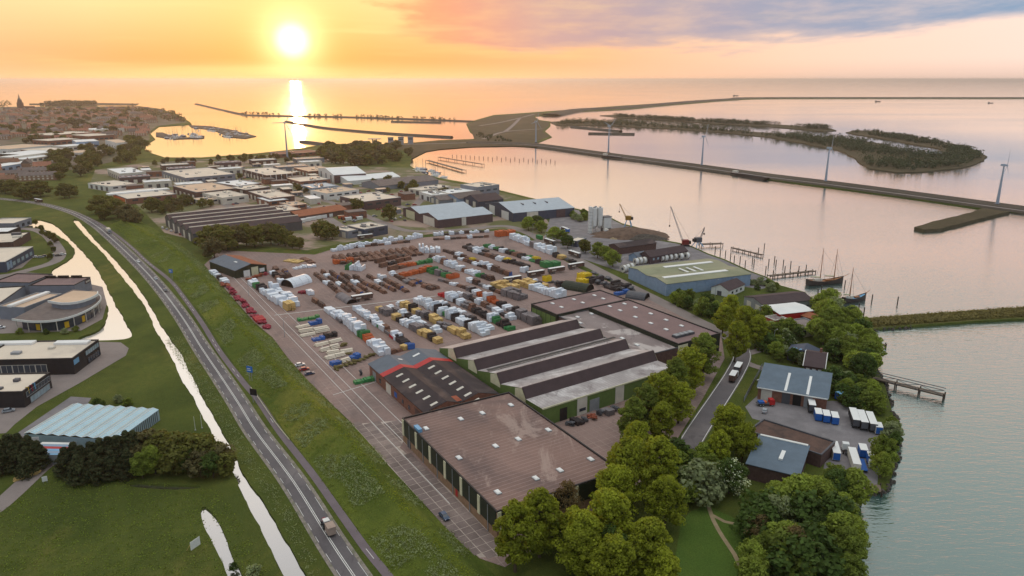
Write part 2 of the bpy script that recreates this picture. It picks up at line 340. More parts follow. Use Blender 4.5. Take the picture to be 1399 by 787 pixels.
def link(o, parent=None):
    COL.objects.link(o)
    if parent is not None: o.parent = parent
    return o
def thing(name, label, cat, loc=(0, 0, 0), rz=0.0, group=None):
    o = bpy.data.objects.new(name, None); link(o); o.location = loc; o.rotation_euler = (0, 0, rz); o.empty_display_size = .5
    o['label'] = label; o['category'] = cat
    if group: o['group'] = group
    return o
def tag(o, label, cat, group=None):
    o['label'] = label; o['category'] = cat
    if group: o['group'] = group
    return o
def part(name, mb, mat, parent=None, local=False, smooth=False):
    """a mesh object; mb is in world coordinates unless local (then in the parent's)"""
    off = None if (local or parent is None) else wloc(parent)
    return link(bpy.data.objects.new(name, mb.mesh(name, mat, off, smooth)), parent)
def wloc(o):
    v = Vector(o.location)
    while o.parent is not None: o = o.parent; v = v + Vector(o.location)
    return v
def struct(name, mb, mat, parent=None):
    o = part(name, mb, mat, parent)
    if parent is None: o['kind'] = 'structure'
    return o
def copy_thing(root, loc, rz=0.0, label=None, group=None, scale=None, skip=()):
    r = root.copy(); COL.objects.link(r); r.location = loc; r.rotation_euler = (0, 0, rz)
    if scale is not None: r.scale = scale
    if label: r['label'] = label
    if group: r['group'] = group
    for ch in root.children:
        c = ch.copy(); COL.objects.link(c); c.parent = r
        for q in ch.children:
            d = q.copy(); COL.objects.link(d); d.parent = c
    return r
PROTO = []
def proto(name, label, cat):
    o = thing(name, label, cat, (0, 0, -500)); PROTO.append(o); return o
def drop_protos():
    for r in PROTO:
        for ch in list(r.children):
            for q in list(ch.children): bpy.data.objects.remove(q)
            bpy.data.objects.remove(ch)
        bpy.data.objects.remove(r)
ORD = ['first', 'second', 'third', 'fourth', 'fifth', 'sixth', 'seventh', 'eighth', 'ninth', 'tenth', 'eleventh', 'twelfth', 'thirteenth', 'fourteenth', 'fifteenth', 'sixteenth', 'seventeenth', 'eighteenth', 'nineteenth', 'twentieth'] + ['%s-%s' % (t, o) for t in ('twenty', 'thirty', 'forty', 'fifty') for o in ('first', 'second', 'third', 'fourth', 'fifth', 'sixth', 'seventh', 'eighth', 'ninth', 'tenth')]

def smooth_line(pts, step):
    """Catmull-Rom through points, resampled about every step metres"""
    pts = [Vector(p) for p in pts]; e = [pts[0] * 2 - pts[1]] + pts + [pts[-1] * 2 - pts[-2]]; out = []
    for i in range(1, len(e) - 2):
        a, b, c, d = e[i - 1:i + 3]; n = max(1, int((c - b).length / step))
        for k in range(n):
            t = k / n
            out.append(.5 * ((2 * b) + (c - a) * t + (2 * a - 5 * b + 4 * c - d) * t * t + (3 * b - a - 3 * c + d) * t ** 3))
    out.append(pts[-1]); return out
def offset_line(line, d):
    out = []
    for i, p in enumerate(line):
        t = (line[min(i + 1, len(line) - 1)] - line[max(i - 1, 0)]); t.z = 0; t.normalize()
        out.append(p + Vector((t.y, -t.x, 0)) * d)       # d > 0: to the right of travel
    return out
def ribbon(mb, line, d0, d1, z=None):
    a, b = offset_line(line, d0), offset_line(line, d1)
    for i in range(len(line) - 1):
        q = [a[i], b[i], b[i + 1], a[i + 1]]
        if z is not None: q = [(p.x, p.y, z) for p in q]
        mb.face(q[::-1] if d1 > d0 else q)
        n = Vector(mb.v[-3]) - Vector(mb.v[-4]); k = Vector(mb.v[-2]) - Vector(mb.v[-4])
        if n.cross(k).z < 0: mb.f[-1] = mb.f[-1][::-1]
    return mb
def dashes(mb, line, d, w, on, off, z):
    acc = 0.0
    for i in range(len(line) - 1):
        acc += (line[i + 1] - line[i]).length
        if acc % (on + off) < on: ribbon(mb, line[i:i + 2], d - w / 2, d + w / 2, z)
    return mb
def ccw(p):
    a = sum(p[i][0] * p[(i + 1) % len(p)][1] - p[(i + 1) % len(p)][0] * p[i][1] for i in range(len(p)))
    return list(p) if a > 0 else list(p)[::-1]
def sheet(name, outer, z, mat, holes=(), skirt=None, parent=None, kind=True):
    """a ground polygon with optional holes and a skirt down to z=skirt"""
    loops = [[Vector((p[0], p[1], 0)) for p in ccw(outer)]] + [[Vector((p[0], p[1], 0)) for p in ccw(h)] for h in holes]
    flat = [p for l in loops for p in l]; mb = MB(); mb.v = [(p.x, p.y, z) for p in flat]
    for t in tessellate_polygon(loops):
        a, b, c = (flat[i] for i in t)
        mb.f.append(tuple(t) if (b - a).cross(c - a).z > 0 else (t[0], t[2], t[1])); mb.mi.append(0)
    if skirt is not None:
        for li, l in enumerate(loops):
            for i in range(len(l)):
                p, q = l[i], l[(i + 1) % len(l)]
                f = [(p.x, p.y, skirt), (q.x, q.y, skirt), (q.x, q.y, z), (p.x, p.y, z)]
                mb.face(f if li == 0 else f[::-1])
    o = part(name, mb, mat, parent)
    if parent is None and kind: o['kind'] = 'structure'
    return o
def px(lst, z=0.0): return [P(a, b, z) for a, b in lst]
def inside(p, poly):
    x, y = p[0], p[1]; r = False; j = len(poly) - 1
    for i in range(len(poly)):
        xi, yi = poly[i][0], poly[i][1]; xj, yj = poly[j][0], poly[j][1]
        if (yi > y) != (yj > y) and x < (xj - xi) * (y - yi) / (yj - yi) + xi: r = not r
        j = i
    return r
def scatter_px(poly, n, rng):
    """n ground points inside a polygon given in picture points, even on the ground"""
    w = [P(a, b) for a, b in poly]; x0, x1 = min(p.x for p in w), max(p.x for p in w); y0, y1 = min(p.y for p in w), max(p.y for p in w); out = []; k = 0
    while len(out) < n and k < n * 60:
        k += 1; p = Vector((rng.uniform(x0, x1), rng.uniform(y0, y1), 0))
        if inside(p, w): out.append(p)
    return out
# ------------------------------------------------------------------ the setting: land, water, roads
WZ = -0.8
mb = MB(); s_ = 45000
mb.face([(-s_, -400, WZ), (s_, -400, WZ), (s_, 60000, WZ), (-s_, 60000, WZ)])
struct('lake_water', mb, 'sea')
# mainland outline with its dams
coast = px([(1163, 787), (1160, 745), (1166, 700), (1176, 668), (1196, 672), (1212, 668), (1222, 640), (1226, 612), (1221, 570), (1210, 530), (1200, 508), (1192, 484), (1182, 466), (1188, 450),
 (1250, 445), (1330, 439), (1399, 435.5), (1600, 424), (1600, 407), (1399, 419.5), (1300, 426), (1230, 431), (1190, 434), (1165, 432), (1140, 425), (1122, 415), (1108, 408), (1100, 399), (1067, 390), (1047, 378), (1025, 370), (990, 354), (967, 346), (945, 336), (925, 331), (900, 327), (887, 319), (873, 311), (850, 305), (834, 297), (805, 289), (775, 282), (757, 278), (700, 264), (672, 257), (640, 250), (600, 243), (575, 236), (560, 226), (562, 216), (582, 206), (600, 203), (645, 200), (700, 199),
 (735, 200.8), (825, 213.5), (875, 220), (950, 229.7), (1000, 237), (1050, 245), (1100, 252), (1190, 263.5), (1275, 275.5), (1338, 285), (1399, 292), (1700, 330), (1700, 322), (1399, 284.5), (1362, 281), (1250, 265.5), (1125, 249.5), (1050, 239.5), (950, 226), (875, 216.3), (825, 209.5), (740, 198), (733, 195.5), (754, 187), (744, 179), (752, 172), (752, 166), (737, 164), (730, 159), (762, 157), (790, 152.5), (825, 151), (850, 150), (900, 145), (950, 141), (1000, 137), (1050, 134.8), (1399, 134.8), (1900, 135), (1900, 133.2), (1399, 133.2), (1050, 133.2), (1000, 134.3), (950, 137), (900, 141), (825, 146), (787, 149), (700, 155.5), (675, 157), (650, 164), (637, 169), (642, 180), (655, 188), (645, 190), (600, 191.5), (562, 195), (530, 197), (500, 196.3), (462, 196.5), (435, 198.5), (392, 205), (350, 209.5), (275, 215), (225, 215), (197, 206), (200, 197), (212, 190), (205, 182), (217, 173), (262, 170), (260, 167), (240, 155), (215, 148), (190, 145), (100, 145.5), (0, 146), (-300, 147)])
land_outer = [Vector((coast[0].x, -380, 0))] + coast + [Vector((-4200, 1500, 0)), Vector((-4200, -380, 0))]
wide_canal = px([(37, 309), (65, 315), (92, 330), (102, 345), (90, 357), (70, 370), (76, 378), (107, 384), (126, 393), (143, 410), (147, 430), (135, 450), (107, 463), (150, 465), (175, 462), (180, 456), (172, 440), (155, 410), (140, 380), (125, 357), (100, 330), (75, 307), (52, 300)])
cl = [(100, 302), (117, 322), (140, 345), (160, 370), (182, 397), (200, 422), (212, 450), (230, 480), (250, 522), (265, 545), (280, 575), (295, 602), (316, 642), (332, 675), (350, 713), (370, 750), (387, 784), (402, 815)]
cr_ = [(435, 815), (416, 784), (387, 730), (357, 682), (332, 645), (306, 592), (287, 560), (266, 520), (246, 480), (235, 465), (221, 445), (205, 417), (185, 387), (155, 352), (130, 327), (107, 301)]
def wobble(pts, amp, seed, step=3.0, closed=True):
    """bank lines are never straight: resample and push the points about a little"""
    rng = random.Random(seed); out = []
    for i in range(len(pts)):
        a, b = Vector(pts[i]), Vector(pts[(i + 1) % len(pts)]); n = max(1, int((b - a).length / step))
        for k in range(n):
            q = a.lerp(b, k / n); out.append(q + Vector((rng.uniform(-amp, amp), rng.uniform(-amp, amp), 0)))
    return out
long_canal = px(cl + cr_)
short_ditch = px([(274, 697), (282, 727), (300, 760), (312, 787), (318, 800), (338, 800), (330, 782), (312, 745), (300, 715), (285, 695), (279, 692)])
dark_pond = px([(172, 662), (200, 667), (240, 669), (270, 667), (272, 664), (230, 663), (190, 660)])
def round_loop(pts, step):
    n = len(pts); out = []
    for i in range(n):
        a, b, c_, d = pts[i - 1], pts[i], pts[(i + 1) % n], pts[(i + 2) % n]; k = max(2, int((c_ - b).length / step))
        for q in range(k):
            t = q / k; out.append(.5 * ((2 * b) + (c_ - a) * t + (2 * a - 5 * b + 4 * c_ - d) * t * t + (3 * b - a - 3 * c_ + d) * t ** 3))
    return out
def bank(pts, amp, seed):
    rg = random.Random(seed); ph = [rg.uniform(0, 6.28) for _ in range(4)]; L_ = 0.0; out = []
    q = round_loop(pts, 2.0)
    for i, p in enumerate(q):
        L_ += (p - q[i - 1]).length; w_ = amp * (math.sin(L_ * .21 + ph[0]) + .7 * math.sin(L_ * .53 + ph[1]) + .4 * math.sin(L_ * 1.1 + ph[2])); t = q[(i + 1) % len(q)] - q[i - 1]; t.normalize(); out.append(p + Vector((t.y, -t.x, 0)) * w_)
    return out
holes = [bank(wide_canal, .22, 1), bank(long_canal, .16, 2), bank(short_ditch, .12, 3), bank(dark_pond, .1, 4)]
sheet('mainland_ground', land_outer, 0.0, 'grass', holes, -2.0)
for nm, pts in (('wide_canal_water', wide_canal), ('long_canal_water', long_canal), ('short_ditch_water', short_ditch), ('dark_pond_water', dark_pond)):
    c_ = sum(pts, Vector()) / len(pts)
    sheet(nm, [p + (p - c_).normalized() * .8 for p in pts], -.45, 'canal_water')

# islands
island = px([(760, 171.5), (775, 170.5), (825, 171), (875, 174), (925, 176.5), (975, 180), (1050, 187.5), (1100, 196), (1145, 205), (1170, 217), (1185, 230), (1225, 236), (1262, 235), (1317, 229), (1345, 219), (1349, 214), (1337, 206), (1312, 199), (1275, 191), (1225, 184), (1200, 179.5), (1170, 178), (1155, 181), (1175, 184.5), (1205, 189), (1237, 195), (1280, 202.5), (1296, 211), (1270, 210.5), (1230, 205), (1200, 196), (1155, 189), (1082, 185), (1050, 181.5), (1000, 178.5), (950, 173.5), (875, 168), (800, 165.5), (775, 165.5), (752, 166.5)])
strip = px([(820, 157.8), (850, 161), (925, 165), (975, 169), (1050, 173), (1125, 179.5), (1142, 178.5), (1132, 175), (1075, 171), (1025, 168), (950, 163), (837, 157)])
sheet('wooded_island', wobble(island, 2.0, 6, 25), .3, 'rough_land', skirt=-2)
sheet('narrow_island', wobble(strip, 2.0, 7, 30), .3, 'rough_land', skirt=-2)
headland = px([(40, 143.2), (186, 143.8), (190, 141.6), (120, 140.5), (40, 141.5)])
sheet('far_headland', headland, .3, 'rough_land', skirt=-2)
sheet('stone_spit', wobble(px([(1343, 286), (1378, 291), (1282, 315), (1263, 316), (1250, 312.5), (1270, 306), (1325, 292.5)]), .6, 8, 6), 1.2, 'rough_land', skirt=-2)
def breakwater(name, pts, w, h, mat='stone'):
    line = smooth_line([P(a, b) for a, b in pts], 25); mb = MB()
    prof = [(-w, -2.0), (-w * .45, h), (w * .45, h), (w, -2.0)]
    rows = [offset_line(line, d) for d, _ in prof]
    for i in range(len(line) - 1):
        for k in range(3):
            a, b, c_, d = rows[k][i], rows[k + 1][i], rows[k + 1][i + 1], rows[k][i + 1]
            mb.face([(a.x, a.y, prof[k][1]), (d.x, d.y, prof[k][1]), (c_.x, c_.y, prof[k + 1][1]), (b.x, b.y, prof[k + 1][1])][::-1])
    return struct(name, mb, mat)
BW = {'long_breakwater': [(268, 142), (325, 155), (350, 157.5), (450, 159.5), (525, 161.5), (582, 163.5), (647, 166)], 'curved_breakwater': [(391, 166), (420, 171), (450, 175.5), (525, 182), (617, 187.5)],
      'short_breakwater': [(535, 166.3), (602, 167.6)], 'inner_breakwater': [(411, 193), (445, 197.5)], 'bay_pier': [(781, 173.2), (848, 179.5)], 'bay_groyne': [(804, 182.3), (867, 183.2)]}
for nm, pts in BW.items(): breakwater(nm, pts, 9 if 'long' in nm else 6, 2.0)
# rounded dike body with a road under the wind turbines
dam_line = [(640, 195), (700, 196.5), (735, 199), (825, 211.5), (875, 218), (950, 228), (1050, 241.8), (1125, 251), (1190, 259.5), (1275, 271), (1362, 283), (1399, 288), (1700, 326)]
breakwater('turbine_dam', dam_line, 19, 2.6, 'dam_top')
mb = MB(); ribbon(mb, smooth_line([P(a, b, 2.66) for a, b in dam_line], 25), -1.6, 1.6); struct('dam_road', mb, 'road_grey')
far_dam = [(752, 158), (790, 151), (850, 147.8), (900, 143.3), (950, 139.2), (1000, 135.8), (1050, 134.1), (1399, 134.1), (1900, 134.2)]
breakwater('far_dike', far_dam, 40, 5.0, 'dam_top')
# ground covers
sheet('town_ground', px([(-250, 147), (100, 146.2), (190, 145.6), (213, 148.6), (236, 155.5), (256, 167), (215, 172), (203, 181), (205, 190), (192, 198), (186, 208), (150, 222), (100, 232), (-250, 250)]), .04, 'town_ground')
sheet('business_park_ground', px([(130, 232), (200, 222), (330, 218), (420, 208), (500, 228), (560, 229), (600, 246), (672, 260), (757, 281), (740, 292), (775, 335), (690, 312), (620, 316), (570, 322), (480, 330), (420, 342), (395, 340), (270, 330), (225, 318), (175, 268), (120, 258)]), .04, 'park_ground')
sheet('mound_ground', px([(650, 165.5), (676, 158.5), (700, 157), (745, 154), (728, 159.5), (737, 165), (750, 167), (750, 171.5), (741, 179.5), (751, 186.5), (730, 194), (650, 194), (645, 181), (639, 170)]), .06, 'rough_land')
sheet('causeway_ground', px([(562, 217), (582, 207), (600, 204), (645, 200.5), (700, 199.5), (735, 201), (735, 195), (700, 193), (645, 191), (600, 192.3), (562, 195.8), (530, 198), (500, 197.5), (470, 199), (520, 203), (560, 205)]), .055, 'rough_land')
sheet('waterfront_ground', px([(740, 335), (757, 281), (775, 284), (805, 291), (834, 299), (850, 307), (873, 313), (887, 321), (900, 329), (925, 333), (945, 338), (967, 348), (990, 356), (1022, 371), (1045, 379), (1060, 390), (1040, 395), (985, 388), (905, 392), (850, 372)]), .05, 'right_yard')
sheet('reed_spit', wobble(px([(1190, 435.5), (1230, 432.5), (1300, 427.5), (1399, 421), (1600, 409), (1600, 422), (1399, 434.5), (1330, 438), (1250, 444), (1192, 448.5)]), .3, 9, 6), .05, 'reed')
YARD = px([(279, 362), (312, 400), (347, 440), (372, 461), (395, 491), (420, 519), (450, 549), (490, 587), (550, 656), (590, 699), (655, 763), (690, 775), (905, 640), (925, 600), (960, 545), (990, 490), (985, 455), (900, 414), (846, 391), (790, 366), (740, 340), (690, 314), (575, 325), (480, 333), (430, 348), (365, 345), (300, 342)])
sheet('yard_paving', YARD, .05, 'yard')
sheet('left_forecourt', px([(-60, 352), (20, 346), (45, 352), (30, 366), (-60, 386)]), .05, 'road_grey')
sheet('showroom_forecourt', px([(-60, 382), (30, 372), (62, 374), (140, 392), (146, 415), (140, 436), (110, 452), (-60, 458)]), .05, 'road_grey')
sheet('showroom_road', px([(-60, 478), (100, 466), (165, 468), (176, 476), (172, 486), (150, 499), (108, 524), (50, 556), (20, 580), (8, 592), (-60, 596)]), .06, 'road_grey')
sheet('greenhouse_apron', px([(97, 542), (125, 544), (119, 553), (45, 600), (15, 598)]), .075, 'right_yard')
sheet('right_yard_paving', px([(1018, 556), (1040, 536), (1066, 532), (1130, 548), (1146, 548), (1165, 556), (1190, 572), (1209, 586), (1203, 612), (1198, 668), (1170, 663), (1125, 640), (1134, 600), (1028, 572)]), .05, 'right_yard')
sheet('park_lawn', px([(930, 716), (942, 700), (966, 690), (990, 702), (1012, 712), (1022, 760), (1000, 800), (915, 800), (925, 748)]), .05, 'lawn')
mb = MB(); ribbon(mb, smooth_line([P(a, b) for a, b in ((968, 692), (975, 712), (988, 735), (1003, 757), (1012, 775))], 3), -.5, .5, .08); ribbon(mb, smooth_line([P(a, b) for a, b in ((973, 704), (990, 713), (1014, 718))], 3), -.5, .5, .085); struct('lawn_footpath', mb, 'sand')
mb = MB(); ribbon(mb, smooth_line([P(a, b) for a, b in ((-30, 712), (0, 690), (30, 663), (55, 640), (72, 628))], 4), -2.6, 2.6, .06); struct('left_driveway', mb, 'road_grey')
mb = MB(); ribbon(mb, smooth_line([P(a, b) for a, b in ((-20, 311), (40, 313), (62, 320), (76, 335), (82, 348), (74, 358), (50, 366), (20, 374))], 5), -3.2, 3.2, .065); struct('canal_side_road', mb, 'road_grey')

# main road with markings, cycle path
road_px = [(-60, 266), (0, 271.5), (50, 277.5), (82, 285), (107, 294), (130, 307.5), (150, 324), (175, 347), (200, 372), (225, 401), (250, 435), (275, 475), (300, 512), (325, 550), (350, 590), (400, 657), (450, 737), (482, 785), (520, 840)]
RL = smooth_line([P(a, b) for a, b in road_px], 3.0)
road = struct('main_road', ribbon(MB(), RL, -2.6, 2.6, .09), 'asphalt')
struct('road_shoulder', ribbon(MB(), RL, -3.4, 3.4, .05), 'shoulder')
mb = MB(); ribbon(mb, RL, -.26, -.11, .105); ribbon(mb, RL, .11, .26, .105); part('centre_line', mb, 'paint', road)
mb = MB(); dashes(mb, RL, -2.4, .1, 3, 3, .105); dashes(mb, RL, 2.4, .1, 3, 3, .105); part('edge_line', mb, 'paint', road)
cyc_px = [(118, 296), (140, 308), (160, 322), (182, 340), (200, 357), (232, 383), (250, 405), (275, 440), (300, 480), (332, 522), (352, 546), (382, 590), (425, 645), (462, 697), (500, 750), (530, 787), (560, 830)]
CYL = smooth_line([P(a, b) for a, b in cyc_px], 3.0)
cyc = struct('cycle_path', ribbon(MB(), CYL, -1.0, 1.0, .07), 'cycle_path')
mb = MB(); dashes(mb, CYL, 0, .12, .9, 5.1, .085); part('centre_dash', mb, 'paint', cyc)
# right-hand road and the road past the park
rr_px = [(420, 268), (467, 281), (512, 300), (550, 314), (590, 316), (640, 313), (690, 309), (722, 319), (750, 335), (780, 350), (846, 384), (900, 411), (950, 437), (985, 454), (1008, 470), (1014, 487), (1004, 510), (985, 540), (965, 570), (946, 600), (934, 625), (922, 650)]
RRL = smooth_line([P(a, b) for a, b in rr_px], 3.0)
rr = struct('dock_road', ribbon(MB(), RRL, -3.3, 3.3, .08), 'road_grey')
i0 = min(range(len(RRL)), key=lambda i: (RRL[i] - P(1012, 478)).length)
mb = MB(); ribbon(mb, RRL[i0:], -3.25, 3.25, .095); part('asphalt_lane', mb, 'asphalt', rr)
mb = MB(); ribbon(mb, RRL[i0:], -3.0, -2.8, .11); ribbon(mb, RRL[i0:], 2.8, 3.0, .11); part('edge_line', mb, 'paint', rr)
mb = MB()
for pts in ([(1010, 492), (1030, 500), (1046, 505)], [(1006, 487), (1040, 478), (1052, 474)]): ribbon(mb, smooth_line([P(a, b) for a, b in pts], 3), -1.8, 1.8, .07)
struct('side_driveways', mb, 'road_grey')
for i, pts in enumerate(([(200, 238), (255, 247), (300, 275), (330, 290)], [(330, 262), (420, 285), (470, 312), (490, 325)], [(420, 240), (470, 258), (560, 286), (620, 300)], [(560, 240), (580, 262), (565, 284)], [(-100, 262), (-20, 236), (60, 222), (130, 206), (185, 196)], [(205, 224), (270, 219), (350, 214), (430, 206), (520, 199), (640, 195)])):
    struct('park_street', ribbon(MB(), smooth_line([P(a, b) for a, b in pts], 12), -3.5, 3.5, .09 + .012 * i), 'road_grey')
mb = MB()
for pts in ([(655, 172), (690, 166), (730, 156)], [(660, 190), (690, 180), (742, 176)], [(690, 180), (700, 172), (712, 160)]): ribbon(mb, smooth_line([P(a, b) for a, b in pts], 20), -4, 4, .16)
struct('mound_tracks', mb, 'road_grey')

# green dike between the cycle path and the yard
toe = smooth_line([P(a, b, .06) for a, b in ((150, 306), (172, 324), (192, 342), (212, 358), (240, 383), (258, 407), (283, 440), (308, 480), (340, 523), (360, 546), (390, 590), (432, 645), (470, 697), (508, 750), (538, 787), (568, 830))], 4)
crest = smooth_line([P(a, b, 3.2) for a, b in ((170, 300), (190, 312), (225, 332), (250, 350), (286, 388), (315, 427), (350, 466), (382, 506), (440, 559), (475, 594), (525, 658), (575, 711), (600, 739), (640, 782), (680, 825))], 4)
foot = smooth_line([P(a, b, .06) for a, b in ((188, 300), (215, 315), (245, 333), (279, 364), (312, 402), (347, 442), (372, 463), (395, 493), (420, 521), (450, 551), (490, 589), (550, 658), (590, 701), (655, 765), (690, 800))], 4)
def resample(l, n):
    L = [0]
    for i in range(1, len(l)): L.append(L[-1] + (l[i] - l[i - 1]).length)
    out = []; j = 0
    for k in range(n):
        s = L[-1] * k / (n - 1)
        while j < len(l) - 2 and L[j + 1] < s: j += 1
        t = (s - L[j]) / max(1e-6, L[j + 1] - L[j]); out.append(l[j].lerp(l[j + 1], t))
    return out
NR = 130; toe, crest, foot = resample(toe, NR), resample(crest, NR), resample(foot, NR)
rng = random.Random(3); mb = MB(); grid = []; NC = 17
for i in range(NR):
    row_ = []
    for k in range(NC):
        t = k / (NC - 1)
        if t < .66: s = t / .66; p = toe[i].lerp(crest[i], s); z = .06 + 3.14 * (s * s * (3 - 2 * s))
        else: s = (t - .66) / .34; p = crest[i].lerp(foot[i], s); z = 3.2 - 3.14 * (s * s * (3 - 2 * s))
        if 0 < k < NC - 1: z += rng.uniform(-.1, .1)
        row_.append(len(mb.v)); mb.v.append((p.x, p.y, z))
    grid.append(row_)
for i in range(NR - 1):
    for k in range(NC - 1):
        mb.f.append((grid[i][k], grid[i][k + 1], grid[i + 1][k + 1], grid[i + 1][k])); mb.mi.append(0)
DIKE = part('green_dike', mb, 'dike_grass', smooth=True); DIKE['kind'] = 'structure'
dike_v = np.array(mb.v).reshape(NR, NC, 3)

# paving slabs of the yard that can be told apart, nearest the camera
yp = bpy.data.objects['yard_paving']
base = P(655, 763); S = 2.6
smesh = MB().box((0, 0, 0), (S - .19, S - .19, .05)).mesh('slab', 'slab')
cand = []
strip_poly = px([(500, 602), (550, 657), (590, 700), (655, 762), (690, 760), (676, 722), (546, 612), (560, 590), (540, 575), (480, 580)])
for i in range(-10, 90):
    for j in range(-25, 40):
        p = base + U * (i * S) + V * (j * S)
        if inside(p, strip_poly): cand.append((p.length, p))
cand.sort(key=lambda a: a[0])
sheet('slab_bed', strip_poly, .065, 'joint', parent=yp)
for d, p in cand[:300]:
    o = link(bpy.data.objects.new('slab', smesh), yp); o.location = (p.x, p.y, .045 + random.Random(int(d * 1000)).uniform(-.008, .008)); o.rotation_euler = (0, 0, RU)
mb = MB()
for j in (4.0, 7.2, 11.5):
    a = P(655, 762) + V * j; ribbon(mb, [a + U * 22, a + U * 330], -.08, .08, .125)
ribbon(mb, [P(375, 431), P(602, 404)], -.22, .22, .125); ribbon(mb, [P(455, 540), P(520, 520)], -.12, .12, .125)
part('painted_line', mb, 'paint', yp)
